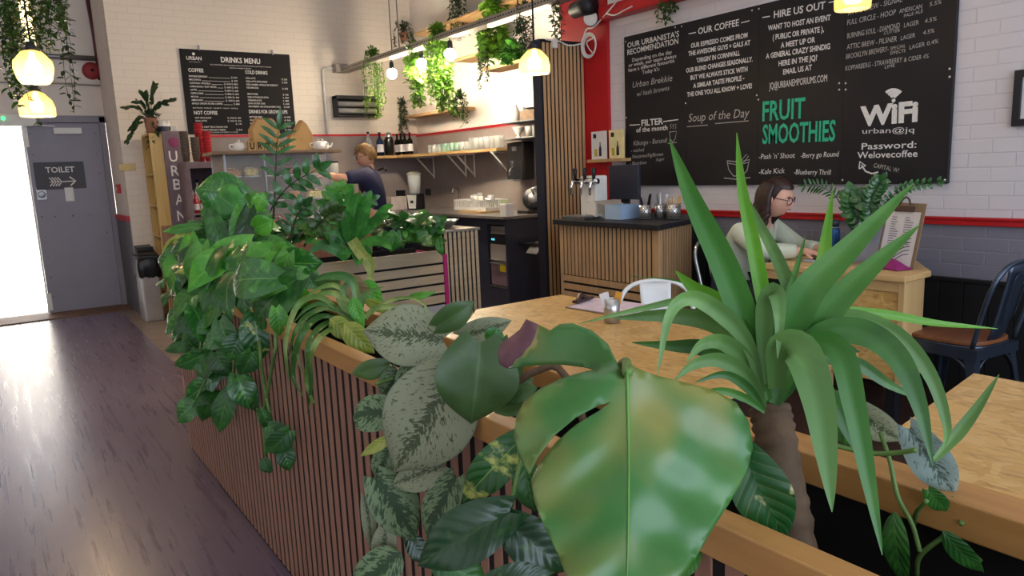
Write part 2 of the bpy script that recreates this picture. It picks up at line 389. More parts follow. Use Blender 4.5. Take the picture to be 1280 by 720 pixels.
struct(MB().box(XL0-.3, 1.24, YD-.42, YD+.1, 0.0, .012).build('trim_7', 'threshold', bevel=.003))
struct(MB().box(-6, 6, 10.2, 22, -.14, -.02).build('ground_outside', 'white_paint'))
struct(MB().box(-6, 6, 16, 16.2, -.1, 3).build('wall_yard', 'white_paint'))
# toilet sign
P = [at(*q, Y=YD-.006) for q in ((39, 203), (104, 202), (104, 236), (45, 237))]
x0, x1, z0, z1 = P[0].x+.015, P[1].x, (P[2].z+P[3].z)/2, (P[0].z+P[1].z)/2
sg = thing('toilet_sign', 'dark plaque reading TOILET over a white feathered arrow, fixed to the grey door', 'sign', (x0, YD-.006, z0))
MB().box(x0, x1, YD-.013, YD-.0055, z0, z1).build('plaque', 'sign_black', sg)
b = MB(); N = (0, -1, 0); yy = YD-.0135; W = x1-x0; Hh = z1-z0
write(b, 'TOILET', (x0+W*.22, yy, z0+Hh*.62), (x0+W*.8, yy, z0+Hh*.62), Hh*.2, N, bold=.02)
zc = z0+Hh*.28
strip(b, [(x0+W*.28, yy, zc), (x0+W*.78, yy, zc)], .012, N)
strip(b, [(x0+W*.68, yy, zc+.05), (x0+W*.79, yy, zc), (x0+W*.68, yy, zc-.05)], .016, N)
for k in range(4):
    xx = x0+W*(.27+.055*k)
    strip(b, [(xx, yy, zc+.05), (xx+.04, yy, zc), (xx, yy, zc-.05)], .012, N)
b.build('lettering', 'chalk_white', sg)
# brass plate, call point, emergency light, bell
b = MB(); p = at(148, 205, Y=YM-.005); q = at(170, 213, Y=YM-.005); b.box(p.x, q.x, YM-.012, YM, q.z, p.z)
tag(b.build('blank_plate', 'brass', bevel=.002), 'small blank brass plate on the white wall beside the door', 'wall plate')
p = at(144, 236, Y=9.5); cp = thing('call_point', 'small red fire call point on the wall edge right of the door', 'fire alarm', (1.235, 9.45, p.z-.05))
MB().box(1.2, 1.238, 9.4, 9.5, p.z-.05, p.z+.05).build('housing', 'red_paint', cp, bevel=.005); MB().box(1.197, 1.2, 9.42, 9.48, p.z-.02, p.z+.02).build('glass_square', 'paper', cp)
p = at(0, 150, Y=YD-.02); q = at(46, 158, Y=YD-.02)
em = thing('emergency_light', 'long white emergency light with a green dot above the door', 'light fitting', (q.x-.25, YD-.04, q.z))
MB().box(q.x-.55, q.x, YD-.09, YD-.0, q.z, q.z+.13).build('body', 'white_plastic', em, bevel=.01); p = at(4, 148, Y=YD-.09); MB().ball(p, .018).build('indicator', 'green_led', em)
p = at(115, 88, Y=YD-.05); be = thing('alarm_bell', 'round red fire bell high on the wall by the dark pipe', 'fire bell', (p.x, YD, p.z-.06))
MB().lathe([(0, .075), (.05, .07), (.085, .045), (.1, .01), (.1, 0)], (p.x, YD, p.z), 24, (0, -1, 0)).build('gong', 'dull_red', be); MB().lathe([(0, .09), (.015, .09), (.018, .07)], (p.x, YD, p.z), 12, (0, -1, 0)).build('screw_cap', 'matt_black', be)
def pipe(name, pts, r, mat, label, cat='pipe'):
    return tag(MB().tube(pts, r, 8).build(name, mat), label, cat)
pipe('conduit', [at(108, -8, Y=YD-.03), at(117, 40, Y=YD-.03), at(125, 100, Y=YD-.03)], .022, 'maroon', 'thin dark red pipe running up the corner of the white wall')
pipe('conduit', [at(0, 66, Y=YD-.05), at(60, 70, Y=YD-.05), at(119, 73, Y=YD-.05)], .028, 'dull_steel', 'grey pipe running level across the wall above the alarm bell')
pipe('cable', [at(0, 103, Y=YD-.02), at(70, 104, Y=YD-.02), at(125, 107, Y=YD-.02)], .009, 'grey_plastic', 'thin level cable on the wall below the alarm bell', 'cable')
# ---- drinks menu board on the back wall
p0 = at(224, 60.6, Y=YM-.02); p1 = at(361.5, 68.4, Y=YM-.02); p2 = at(236.7, 167.8, Y=YM-.02)
bx0, bx1, bz0, bz1 = p0.x, p1.x, p2.z, p0.z
mb_ = thing('menu_board', 'black drinks menu board with white printing on the back wall', 'menu board', (bx0, YM, bz0))
MB().box(bx0, bx1, YM-.025, YM-.001, bz0, bz1).build('board', 'menu_black', mb_, bevel=.002)
b = MB(); N = (0, -1, 0); yy = YM-.026; W = bx1-bx0; Hh = bz1-bz0
def ml(s, u0, u1, v, h, **k): write(b, s, (bx0+W*u0, yy, bz1-Hh*v), (bx0+W*u1, yy, bz1-Hh*v), Hh*h, N, **k)
ml('URBAN', .05, .18, .125, .042, bold=.015); b.lathe([(0, .0), (.016, .0)], (bx0+W*.115, yy-.0015, bz1-Hh*.055), 12, (0, -1, 0))
ml('QUALITY COFFEE HOUSE', .07, .165, .152, .008)
ml('DRINKS MENU', .35, .71, .135, .062, bold=.02)
ml('ALL OUR DRINKS ARE AVAILABLE WITH A CHOICE OF MILKS, JUST ASK AT THE BAR', .25, .81, .175, .012); ml('DECAF ALSO AVAILABLE ON REQUEST', .42, .62, .205, .012)
L1 = [('DOUBLE ESPRESSO', .16, '2.20'), ('MACCHIATO', .1, '2.40'), ('CORTADO / PICCOLO', .18, '2.50/2.80'), ('LONG BLACK / FLAT WHITE', .23, '2.60/2.90'), ('LATTE', .055, '2.80/3.20'), ('CAPPUCCINO', .11, '2.80/3.20'), ('MOCHA', .065, '3.00/3.40'), ('AMERICANO', .1, '2.30/2.60'), ('SINGLE ORIGIN FILTER COFFEE', .27, '2.80')]
ml('COFFEE', .055, .185, .265, .042, bold=.015)
for i, (s, u, pr) in enumerate(L1):
    v = .325+i*.04; ml(s, .055, .055+u, v, .02, bold=.01); ml(pr, .48-.014*len(pr), .48, v, .02)
    strip(b, [(bx0+W*(.065+u), yy, bz1-Hh*v), (bx0+W*(.47-.014*len(pr)), yy, bz1-Hh*v)], .003, N)
ml('EXTRAS: SYRUP / SHOT / OAT / SOYA', .06, .46, .695, .014)
ml('NOT COFFEE', .065, .27, .765, .042, bold=.015)
for i, (s, u, pr) in enumerate([('HOT CHOCOLATE', .14, '2.90/3.30'), ('CHAI LATTE', .1, '2.90/3.30'), ('TEA', .035, '2.10'), ('LOOSE LEAF TEAS PLEASE ASK', .28, ''), ('TEA + TOAST SPECIALITY BREAD', .26, '3.50')]):
    v = .815+i*.036; ml(s, .07, .07+u, v, .019, bold=.01)
    if pr: ml(pr, .48-.014*len(pr), .48, v, .019)
ml('PLEASE ASK FOR OUR ALLERGEN LIST WHEN YOU ORDER', .06, .44, .985, .013)
ml('COLD DRINKS', .56, .77, .262, .042, bold=.015)
for i, (s, u, pr) in enumerate([('ICED LATTE', .09, '3.20'), ('ICED LATTE WITH SYRUP', .2, '3.50'), ('ICED CARAMEL, VANILLA OR HAZELNUT', .3, ''), ('ICED MOCHA', .11, '3.50'), ('', 0, ''), ('SMOOTHIES', .1, '3.95'), ('CANS OF SPARKLING DRINK', .2, '1.50'), ('ORANGE JUICE', .13, '1.80'), ('COKE OR DIET COKE', .16, '1.60'), ('STRAWBERRY CAN OR BLACKBERRY MILK', .31, '2.60')]):
    v = .325+i*.0385
    if s: ml(s, .56, .56+u, v, .02, bold=.01)
    if pr: ml(pr, .90, .955, v, .02)
ml('DRINKS FOR GROWN UPS', .56, .93, .745, .042, bold=.015)
for i, (s, u, pr) in enumerate([('BOTTLED BEER', .12, '4.00'), ('WHITE WINE', .1, '4.50'), ('PROSECCO / GLASS / BOTTLE', .24, '5/22'), ('CIDER BY BOTTLE, ASK / DRAUGHT', .3, '4.20'), ('GIN + TONIC', .12, '5.00')]):
    v = .80+i*.04; ml(s, .56, .56+u, v, .019, bold=.01); ml(pr, .89, .955, v, .019)
b.build('lettering', 'chalk_white', mb_)
for px, py in ((248, 58.5), (340, 64.5)): q = at(px, py, Y=YM-.01); b = MB(); b.bar((q.x, YM-.02, q.z-.04), (q.x, YM-.02, q.z+.015), .03, .015); b.build('hook', 'dull_steel', mb_)
# ---- chalkboard on the right wall
XF = XR-.03
c0 = at(778, 47, X=XF); c1 = at(784.5, 232, X=XF); c2 = at(1184, 229.6, X=XF); c3 = at(1201, 0, X=XF)
y0, y1, z0, z1 = c2.y, (c0.y+c1.y)/2, (c1.z+c2.z)/2, c0.z
cb = thing('chalkboard', 'huge black chalkboard covered in white and green lettering on the white brick wall', 'chalkboard', (XR, (y0+y1)/2, z0))
seg = [y1, at(858, 100, X=XF).y, at(948, 100, X=XF).y, at(1055, 100, X=XF).y, y0]
b = MB()
for i in range(4): b.box(XF, XR-.001, seg[i+1]+.0015, seg[i]-.0005, z0, z1)
b.build('board', 'chalk_black', cb, bevel=.001)
N = (-1, 0, 0); XT = XF
COLS = ('recommendation', 'coffee', 'events', 'beer_and_wifi'); bws = [MB() for _ in COLS]; bns = [MB() for _ in COLS]; bg = MB(); bn = 'hand'
def pick(mb, x):
    k = 0 if x < 853 else 1 if x < 940 else 2 if x < 1053 else 3
    return bws[k] if mb is None else bns[k] if mb == 'hand' else mb
def cw(s, xa, ya, xb, yb, h, mb=None, **k):
    p, q = at(xa, ya, X=XT), at(xb, yb, X=XT); zpx = (_f.dot((p+q)/2-CAM)); write(pick(mb, xa), s, p, q, h*zpx/FPX, N, **k)
def cs(pts, w=1.2, mb=None): strip(pick(mb, pts[0][0]), [at(*p, X=XT) for p in pts], w*5/FPX, N)
cw("OUR URBANISTA'S", 784.4, 60, 849, 45.5, 6.6, bold=.012); cw('RECOMMENDATION', 784.5, 69, 848, 54.5, 6.8, bold=.012)
cw('Depending on the day', 790.5, 77.3, 840, 67, 4.6); cw('or week, our team always', 786, 84, 845.5, 72, 4.6); cw('have a different favourite', 786, 90, 843, 78, 4.6); cw("Today it's:", 803, 93, 824.5, 88, 4.6)
cw('Urban Brekkie', 791, 110, 840.5, 101, 7.5, bn, shear=.25); cw('w/ hash browns', 796.5, 120.5, 837, 112.5, 6, bn, shear=.25)
cw('FILTER', 802, 157.5, 829, 155, 7.5, bold=.02); cs([(787, 156.5), (800, 155.8)]); cs([(829, 152), (848, 149.5)])
cw('of the month', 795.5, 165.5, 834.5, 162.2, 6, bold=.012); cw('Kibungo - Burundi', 792, 182, 834.5, 178, 6, bn, shear=.25); cw('- washed', 789, 190.5, 805.5, 189, 4.4, bn, shear=.2); cw('- Nectarine/Fig/Brown', 788, 198.2, 829, 194.6, 4.4, bn, shear=.2); cw('Sugar', 820, 201.5, 831, 200, 3.5, bn, shear=.2); cw('- Bourbon', 787.5, 206.3, 808, 205, 4.4, bn, shear=.2)
cs([(837, 165), (838, 174), (841, 177.5), (844, 173.5), (846, 164), (837, 165)], .9, bn); cs([(835, 179.5), (846, 178)], .9, bn)
for k in range(3): cs([(838+3*k, 161), (839.5+3*k, 159), (837.5+3*k, 157), (839.5+3*k, 155)], .8, bn)
cw('OUR COFFEE', 872.7, 43, 923.8, 32, 7.8, bold=.015); cs([(861, 42.3), (870, 40.6)]); cs([(926.7, 28.5), (937, 26)])
for a in (('OUR ESPRESSO COMES FROM', 863.8, 60, 934.5, 46.7), ('THE AWESOME GUYS + GALS AT', 860.7, 70, 938, 56), ("'ORIGIN' IN CORNWALL", 871, 78.3, 925, 69), ('OUR BLEND CHANGES SEASONALLY.', 857.8, 91, 941, 76.7), ('BUT WE ALWAYS STICK WITH', 863.3, 100, 934.5, 89), ('A SIMILAR TASTE PROFILE -', 866.7, 110, 930.5, 100), ('THE ONE YOU ALL KNOW + LOVE!', 859, 121, 940, 110)):
    cw(*a, 5.6, bold=.025)
cw('Soup of the Day', 860.7, 152.5, 937, 146, 10.5, bn, shear=.2); cs([(858.5, 158.5), (885, 156.3)], 1, bn); cs([(894, 154.5), (936, 151)], 1, bn)
cw('HIRE US OUT', 967.3, 22.7, 1031.7, 10.7, 8.5, bold=.018); cs([(953, 22), (962.5, 20.3)]); cs([(1036, 3.3), (1047, 1)])
for a in (('WANT TO HOST AN EVENT', 960, 38.3, 1038.3, 25), ('( PUBLIC OR PRIVATE ),', 966, 50, 1030, 39.5), ('A MEET UP OR', 976, 60, 1019, 52.7), ('A GENERAL CRAZY SHINDIG', 957.5, 73.5, 1037.7, 61), ('HERE IN THE JQ?', 973.3, 82.8, 1021.7, 75), ('EMAIL US AT', 979, 93.3, 1015, 87.3)):
    cw(*a, 6.4, bold=.025)
cw('JQ@URBANEMPORIUMS.COM', 961.7, 111.7, 1034, 101.7, 8.4)
cw('FRUIT', 953, 151, 1006, 147, 24, bg, bold=.02); cw('SMOOTHIES', 953, 179.5, 1044, 175.5, 24, bg, bold=.02)
cw("-Pash 'n' Shoot", 948.8, 199, 993.8, 197.2, 6.5, shear=.15); cw('-Berry go Round', 1001, 197.5, 1048.8, 195.5, 6.5, shear=.15); cw('-Kale Kick', 948.8, 218, 981, 216.2, 6.5, shear=.15); cw('-Blueberry Thrill', 992.5, 218, 1038.8, 218.6, 6.5, shear=.15)
cs([(909, 201), (911, 212), (917, 220), (928, 220), (934, 213), (937, 199.5), (924, 202.5), (909, 201)], 1.2, bn); cs([(905, 222.5), (920, 224), (938, 222)], 1.2, bn); cs([(926, 208), (936, 195), (933, 193), (926, 202)], .9, bn); cs([(910, 204), (922, 206), (936, 203)], .9, bn)
for a in (('ATTIC BREW - SIGNAL', 1060, 19.5, 1128, 2, 6.5), ('FULL CIRCLE - HOOP', 1059, 31.7, 1120, 18.3, 6.5), ('AMERICAN', 1124, 17, 1153, 10.5, 5.5), ('PALE ALE', 1130, 22, 1154, 15.5, 4), ('5.5%', 1162, 8, 1177, 4.5, 5), ('BURNING SOUL - DIAMOND', 1059, 48.3, 1125, 35, 6.5), ('CUTTER', 1105, 43.5, 1125, 39.5, 3.8), ('LAGER', 1130, 34.5, 1148.5, 30.5, 5.5), ('4.5%', 1156, 29, 1171, 25.5, 5), ('ATTIC BREW - PILSNER', 1058.5, 62, 1121, 51.5, 6.3), ('LAGER', 1126, 50.5, 1144, 46.5, 5.3), ('4.5%', 1154, 43.5, 1168, 40.5, 5), ('BROOKLYN BREWERY-', 1057.5, 74, 1111, 64, 6.3), ('SPECIAL', 1113, 63, 1132, 59, 4.2), ('EFFECTS', 1113, 68.5, 1132, 65, 4), ('LAGER', 1137, 62, 1156, 57.5, 5.3), ('0.4%', 1159, 57, 1173, 53.5, 5), ('KOPPARBERG - STRAWBERRY', 1056.8, 88.5, 1128, 77.5, 6), ('LIME', 1106, 86, 1119, 83.5, 4), ('& CIDER 4%', 1130, 77.5, 1161, 72.5, 5.5)):
    cw(*a[:5], a[5], bn, shear=.12)
cw('WiFi', 1075, 157, 1147.5, 150.5, 23, bold=.045)
for r in (5, 9, 13):
    cs([(1117+r*math.sin(a), 124.5-r*math.cos(a)*.95) for a in [(-.8+1.6*i/10) for i in range(11)]], 3)
b_ = at(1117, 125.5, X=XT-.001); bws[3].lathe([(0, 0), (.011, 0)], b_, 12, (-1, 0, 0))
cw('urban@jq', 1078, 167, 1142.7, 165.3, 6.5); cw('Password:', 1077, 187, 1145.5, 184.6, 8.2, bold=.01); cw('Welovecoffee', 1071.7, 198, 1147, 195.8, 8.2, bold=.01)
cs([(1098, 215), (1090, 217), (1082, 214), (1077, 206)], 1.6); cs([(1074, 211), (1075, 202), (1082, 207), (1074, 211)], 1.8); cw('CAPITAL W!', 1091.7, 209, 1123, 216, 5.5, bn)
for px, py in ((782, 52), (844, 34), (852, 33), (948.5, 11), (940, 13), (857, 129), (946, 119), (948, 124.5), (1049, 104), (1049, 112), (1057, 104), (1057, 112), (1187, 86), (1187, 96), (1053, 225), (1181, 225), (783, 147), (788, 228)):
    q = at(px, py, X=XT-.001); pick(None, px).lathe([(0, .003), (.006, 0)], q, 8, (-1, 0, 0))
for nm_, a_, c_ in zip(COLS, bws, bns): a_.build(nm_+'_lettering', 'chalk_white', cb); c_.build(nm_+'_handwriting', 'chalk_grey', cb)
o = bg.build('green_lettering', 'chalk_green', cb); o['label'] = 'green FRUIT SMOOTHIES lettering'
# framed picture at the right edge
fa = at(1268, 88, X=XF); fb = at(1268, 158, X=XF)
pf = thing('picture_frame', 'dark wooden picture frame on the white brick wall right of the chalkboard', 'picture', (XR, fa.y-.25, fb.z))
b = MB(); yy0, yy1 = fa.y-.5, fa.y
R_ = [(x, y, z) for x in (XF, XR-.001) for (y, z) in ((yy0, fb.z), (yy1, fb.z), (yy1, fa.z), (yy0, fa.z), (yy0+.035, fb.z+.035), (yy1-.035, fb.z+.035), (yy1-.035, fa.z-.035), (yy0+.035, fa.z-.035))]
b.add(R_, [f_ for i in range(4) for f_ in ((i, (i+1) % 4, 4+(i+1) % 4, 4+i), (8+i, 12+i, 12+(i+1) % 4, 8+(i+1) % 4), (i, 8+i, 8+(i+1) % 4, (i+1) % 4), (4+i, 4+(i+1) % 4, 12+(i+1) % 4, 12+i))])
b.build('frame', 'charcoal', pf, bevel=.003); MB().box(XF+.015, XR-.001, yy0+.035, yy1-.035, fb.z+.035, fa.z-.035).build('print', 'paper', pf)
# ------------------------------------------------------------ bar: partition, counters, machines
PF = .12                                            # platform height
# slatted partition at the end of the bar
pt = thing('slatted_partition', 'tall oak slatted partition with a dark edge beside the red pier', 'partition', (4.03, 4.9, 0))
MB().box(3.815, 4.262, 4.853, 4.955, .0, 2.5).build('core', 'slot_black', pt)
b = MB(); n = 11
for i in range(n): x = 3.822+i*(.44-.026)/(n-1); b.box(x, x+.026, 4.846, 4.8535, .0, 2.475)
b.build('slats', 'slat_oak', pt, bevel=.002)
MB().box(3.80, 3.817, 4.862, 4.962, .0, 2.5).build('edge_board', 'navy_panel', pt)
# drinks station counter
dc = thing('drinks_station_counter', 'oak slatted counter with a dark top holding cutlery tins below the chalkboard', 'counter', (3.85, 3.75, PF))
poly = [(3.46, 3.24), (3.94, 3.40), (4.24, 3.52), (4.24, 4.46), (3.46, 4.24)]
b = MB(); b.poly([(x, y, PF) for x, y in poly], (0, 0, .92)); b.build('carcass', 'slot_black', dc)
top = [(3.41, 3.19), (3.97, 3.375), (4.26, 3.49), (4.26, 4.49), (3.41, 4.27)]
MB().poly([(x, y, 1.045) for x, y in top], (0, 0, .035)).build('worktop', 'charcoal', dc, bevel=.004)
b = MB(); n = 25
for i in range(n):
    y = 3.235+i*(1.0-.028)/(n-1); b.box(3.452, 3.4605, y, y+.026, .67, 1.044)
for i in range(9): z = PF+.012+i*.061; b.box(3.452, 3.4605, 3.3, 4.235, z, z+.044)
b.box(3.45, 3.4605, 3.236, 3.29, PF, 1.044); b.box(3.45, 3.4605, 4.215, 4.24, PF, 1.044)
b.build('front_slats', 'slat_oak', dc, bevel=.0015)
b = MB(); d = Vector((.48, .16, 0)); L = d.length; d /= L; nn = Vector((d.y, -d.x, 0)); n = 12
for i in range(n):
    c = Vector((3.46, 3.24, 0))+d*(.02+i*(L-.03)/(n-1))+nn*.003; b.obox((c.x, c.y, (PF+1.044)/2), d, nn, (0, 0, 1), .0125, .004, (1.044-PF)/2)
b.build('end_slats', 'slat_oak', dc, bevel=.0015)
ZT = 1.081
# beer/water tower
tw = thing('drinks_tower', 'white boxy tap tower with chrome taps at the far end of the drinks counter', 'tap tower', (3.72, 4.19, ZT))
MB().box(3.68, 3.80, 4.08, 4.26, ZT, ZT+.31).build('column', 'white_plastic', tw, bevel=.012)
MB().cyl((3.645, 4.02, ZT+.27), (3.645, 4.3, ZT+.27), .022).build('tap_rail', 'chrome', tw)
for y in (4.05, 4.15, 4.26):
    b = MB(); b.tube([(3.645, y, ZT+.27), (3.61, y, ZT+.27), (3.595, y, ZT+.24), (3.592, y, ZT+.17)], [.016, .014, .012, .009], 10); o = b.build('tap', 'chrome', tw)
    MB().lathe([(0, 0), (.012, 0), (.016, .04), (.018, .075), (.012, .085), (0, .085)], (3.635, y, ZT+.285), 12).build('tap_handle', 'black_plastic', o)
MB().lathe([(0, .004), (.022, .004), (.027, 0)], (3.68, 4.17, ZT+.13), 20, (-1, 0, 0)).build('badge', 'paper', tw)
MB().box(3.48, 3.64, 4.0, 4.25, ZT, ZT+.022).build('drip_tray', 'dull_steel', tw, bevel=.003)
tl = thing('till_screen', 'back of a dark blue till screen on the drinks counter', 'till', (3.95, 4.06, ZT))
MB().box(3.94, 3.97, 3.90, 4.22, ZT+.12, ZT+.38).build('screen', 'navy_panel', tl, bevel=.006); MB().box(3.92, 4.03, 4.0, 4.13, ZT, ZT+.02).build('foot', 'charcoal', tl); MB().box(3.955, 3.985, 4.03, 4.1, ZT+.02, ZT+.14).build('neck', 'charcoal', tl)
nb = thing('napkin_box', 'pale blue open box with papers beside the cutlery tins', 'box', (3.72, 3.86, ZT))
b = MB(); yo = .1; b.box(3.60, 3.605, 3.64+yo, 3.80+yo, ZT, ZT+.1); b.box(3.78, 3.785, 3.64+yo, 3.80+yo, ZT, ZT+.1); b.box(3.605, 3.78, 3.64+yo, 3.645+yo, ZT, ZT+.1); b.box(3.605, 3.78, 3.795+yo, 3.80+yo, ZT, ZT+.1); b.box(3.605, 3.78, 3.645+yo, 3.795+yo, ZT, ZT+.004)
M['pale_blue'] = plain('pale_blue', '8fa6c0', .6, var=.06); b.build('body', 'pale_blue', nb)
MB().poly([(3.60, 3.90, ZT+.1), (3.785, 3.90, ZT+.1), (3.785, 4.02, ZT+.125), (3.60, 4.02, ZT+.125)], (0, 0, .003)).build('lid_flap', 'grey_plastic', nb)
b = MB(); P = [[(3.46+.045*i, 3.84+.05*j, ZT+.028+.02*math.sin(2*i+j)) for j in range(5)] for i in range(3)]; b.grid(P); tag(b.build('paper_napkins', 'paper', solid=.002), 'crumpled white paper lying before the till screen', 'paper')
# cutlery tins
def tin(px, py, r, h, label, sticks):
    p = at(px, py+3, Z=ZT); t = thing('cutlery_tin', label, 'cutlery holder', p, 'perforated steel cutlery tins')
    MB().lathe([(0, .002), (r, .002), (r, h), (r-.003, h), (r-.003, .006), (0, .006)], p, 28).build('tin', 'steel', t)
    b = MB()
    for i in range(14):
        for j in range(6):
            a = 2*PI*i/14+(.22 if j % 2 else 0); b.obox(p+Vector((math.cos(a)*r, math.sin(a)*r, h*.2+j*h*.12)), (-math.sin(a), math.cos(a), 0), (0, 0, 1), (math.cos(a), math.sin(a), 0), .0035, .0035, .0008)
    b.build('perforation', 'slot_black', t)
    rg = random.Random(px)
    for i in range(sticks[1]):
        a = rg.uniform(0, 6.28); rr = r*.6*rg.random(); c = p+Vector((math.cos(a)*rr, math.sin(a)*rr, .01)); e = c+Vector((math.cos(a)*.028, math.sin(a)*.028, h+rg.uniform(.02, .06)))
        b = MB()
        if sticks[0] == 'fork':
            b.bar(c, e, .008, .002); dd = (e-c).normalized()
            for k in (-1, 0, 1): b.bar(e+Vector((0, k*.006, 0)), e+dd*.035+Vector((0, k*.007, 0)), .0025, .002)
            b.bar(e+Vector((0, -.009, 0)), e+Vector((0, .009, 0)), .006, .002)
            tag(b.build('fork', 'steel', origin=c), 'steel fork standing in the middle cutlery tin', 'fork', 'forks in the cutlery tin')
        elif sticks[0] == 'knife':
            b.bar(c, e, .013, .003); b.ball(e, .008, .004, .012, 8, 5); tag(b.build('knife', 'black_plastic', origin=c), 'black handled knife standing in the left cutlery tin', 'knife', 'knives in the cutlery tin')
        else:
            b.bar(c, e, .008, .002); tag(b.build('wooden_stirrer', 'pine_z', origin=c), 'wooden stirrer standing in the right cutlery tin', 'stirrer', 'stirrers in the cutlery tin')
tin(806.5, 271, .042, .10, 'leftmost perforated steel tin of dark handled knives on the drinks counter', ('knife', 5))
tin(826, 270, .042, .10, 'middle perforated steel tin of forks on the drinks counter', ('fork', 6))
tin(842, 271, .048, .105, 'rightmost perforated steel tin full of wooden stirrers on the drinks counter', ('stick', 12))
# bottle leaflets on a small ledge
ld = MB().box(4.16, 4.268, 4.30, 4.72, 1.49, 1.515); tag(ld.build('wall_ledge', 'shelf_oak', bevel=.003), 'small oak ledge under two bottle leaflets on the red pier', 'shelf')
for i, (ya, yb, c) in enumerate(((4.52, 4.705, 'white'), (4.315, 4.49, 'cream coloured'))):
    t = thing('leaflet', ('white leaflet with a bottle picture standing against the red pier', 'cream leaflet with a bottle picture standing beside the chalkboard')[i], 'leaflet', (4.22, (ya+yb)/2, 1.516))
    mm = 'paper' if i == 0 else plain('cream_paper', 'e0d39c', .6)
    MB().box(4.205, 4.211, ya, yb, 1.516, 1.745).build('card', mm, t)
    b = MB(); ym = ya+(yb-ya)*.42; b.lathe([(0, 0), (.016, 0), (.016, .06), (.006, .085), (.005, .115), (0, .115)], (4.2045, ym, 1.54), 14); b.v = [Vector((4.2045+(p.x-4.2045)*.05, p.y, p.z)) for p in b.v]; b.build('bottle_picture', 'navy_panel', t)
    b = MB(); b.box(4.2035, 4.205, ym+.035, ym+.07, 1.54, 1.6); b.build('glass_picture', plain('beer_print', 'b89a3a', .6), t); b = MB(); b.box(4.2035, 4.205, yb-.06, yb-.025, 1.69, 1.725); b.build('stamp_mark', 'charcoal', t)
# ---- back counter along the bar wall
bc = thing('bar_back_counter', 'dark navy bar counter with grey worktop and steel ovens along the back wall', 'counter', (4.5, 7.4, 0))
ya_, yb_, zo0, zo1 = 5.99, 6.30, .27, .91
b = MB(); b.box(4.17, 4.85, 5.96, 5.99, 0, .97); b.box(4.17, 4.2, 6.31, 8.95, 0, .97); b.box(4.17, 4.2, 5.99, 6.31, 0, zo0); b.box(4.17, 4.2, 5.99, 6.31, zo1, .97); b.box(4.75, 4.8, 5.99, 8.95, 0, .97); b.box(4.2, 4.75, 5.99, 6.31, zo0-.02, zo0); b.box(4.2, 4.75, 6.31, 6.33, 0, .97)
b.build('carcass', 'navy_panel', bc)
MB().box(4.12, 4.855, 5.93, 8.95, .97, 1.0).build('worktop', 'counter_grey', bc, bevel=.004)
MB().box(4.165, 4.172, 6.0, 6.3, .262, .275).build('edge_trim', 'dull_steel', bc)
for i, (z0_, z1_, nm, lb) in enumerate(((.28, .52, 'oven', 'lower steel oven with a yellow sticker in the navy bar counter'), (.525, .82, 'microwave', 'upper steel microwave with a lit display in the navy bar counter'))):
    t = thing(nm, lb, 'oven', (4.4, 6.15, z0_)); MB().box(4.19, 4.6, 6.005, 6.295, z0_, z1_).build('body', 'oven_steel', t, bevel=.006)
    if i:
        MB().box(4.183, 4.19, 6.01, 6.29, .53, .70).build('oven_door', 'oven_steel', t, bevel=.004); MB().box(4.183, 4.19, 6.01, 6.29, .71, .815).build('control_panel', 'charcoal', t); MB().box(4.18, 4.184, 6.2, 6.26, .745, .765).build('display', 'display_blue', t)
        MB().bar((4.17, 6.02, .545), (4.17, 6.28, .545), .01, .01).build('door_handle', 'steel', t)
    else:
        MB().box(4.183, 4.19, 6.01, 6.29, .285, .51).build('oven_door', 'purple_grey', t, bevel=.004); MB().box(4.179, 4.184, 6.02, 6.12, .43, .5).build('sticker', plain('yellow_label', 'd4c21c', .6), t); MB().bar((4.168, 6.02, .512), (4.168, 6.28, .512), .012, .012).build('door_handle', 'steel', t)
for k in range(3):
    b = MB(); b.box(4.2, 4.5, 6.02, 6.28, .822+k*.024, .826+k*.024); b.box(4.195, 4.2, 6.02, 6.28, .822+k*.024, .842+k*.024)
    tag(b.build('baking_tray', 'steel'), ('bottom', 'middle', 'top')[k]+' shiny baking tray of the stack above the microwave', 'tray', 'baking trays above the microwave')
# little shelf with paper on the partition side
sh = MB().box(4.30, 4.84, 5.66, 5.95, .70, .725); tag(sh.build('side_shelf', 'black_plastic', bevel=.003), 'small dark shelf at the end of the navy bar counter', 'shelf')
b = MB(); P = [[(4.28+.05*i, 5.62+.06*j, .734-(.10*(1-i/3)**2 if i < 3 else 0)) for j in range(4)] for i in range(6)]; b.grid(P); tag(b.build('paper_sheet', 'paper', solid=.001), 'white paper sheet drooping off the small dark shelf', 'paper')
b = MB(); b.box(4.165, 4.172, 5.965, 5.985, .86, .97)
# dish rack and friends on the counter
dr = thing('dish_rack', 'white plastic crate of clean crockery on the bar counter', 'crate', (4.5, 7.0, 1.0))
X0, X1, Y0, Y1, Z0, Z1 = 4.40, 4.70, 6.66, 7.34, 1.022, 1.14
b = MB(); b.box(X0, X1, Y0, Y1, Z0, Z0+.012)
for z in (Z0+.012, Z1-.018):
    for a in ((X0, X0+.008, Y0, Y1), (X1-.008, X1, Y0, Y1), (X0, X1, Y0, Y0+.008), (X0, X1, Y1-.008, Y1)): b.box(*a, z, z+.018)
n = 26
for i in range(n+1):
    y = Y0+i*(Y1-Y0-.010)/n; 
    for x in (X0+.001, X1-.007): b.box(x, x+.006, y, y+.010, Z0, Z1)
for i in range(12):
    x = X0+i*(X1-X0-.012)/11
    for y in (Y0+.001, Y1-.007): b.box(x, x+.012, y, y+.006, Z0, Z1)
b.build('crate', 'white_plastic', dr)
tag(MB().box(4.30, 4.72, 6.62, 7.1, 1.0, 1.02).build('chopping_board', 'shelf_oak', bevel=.004), 'wooden chopping board under the white crate', 'chopping board')
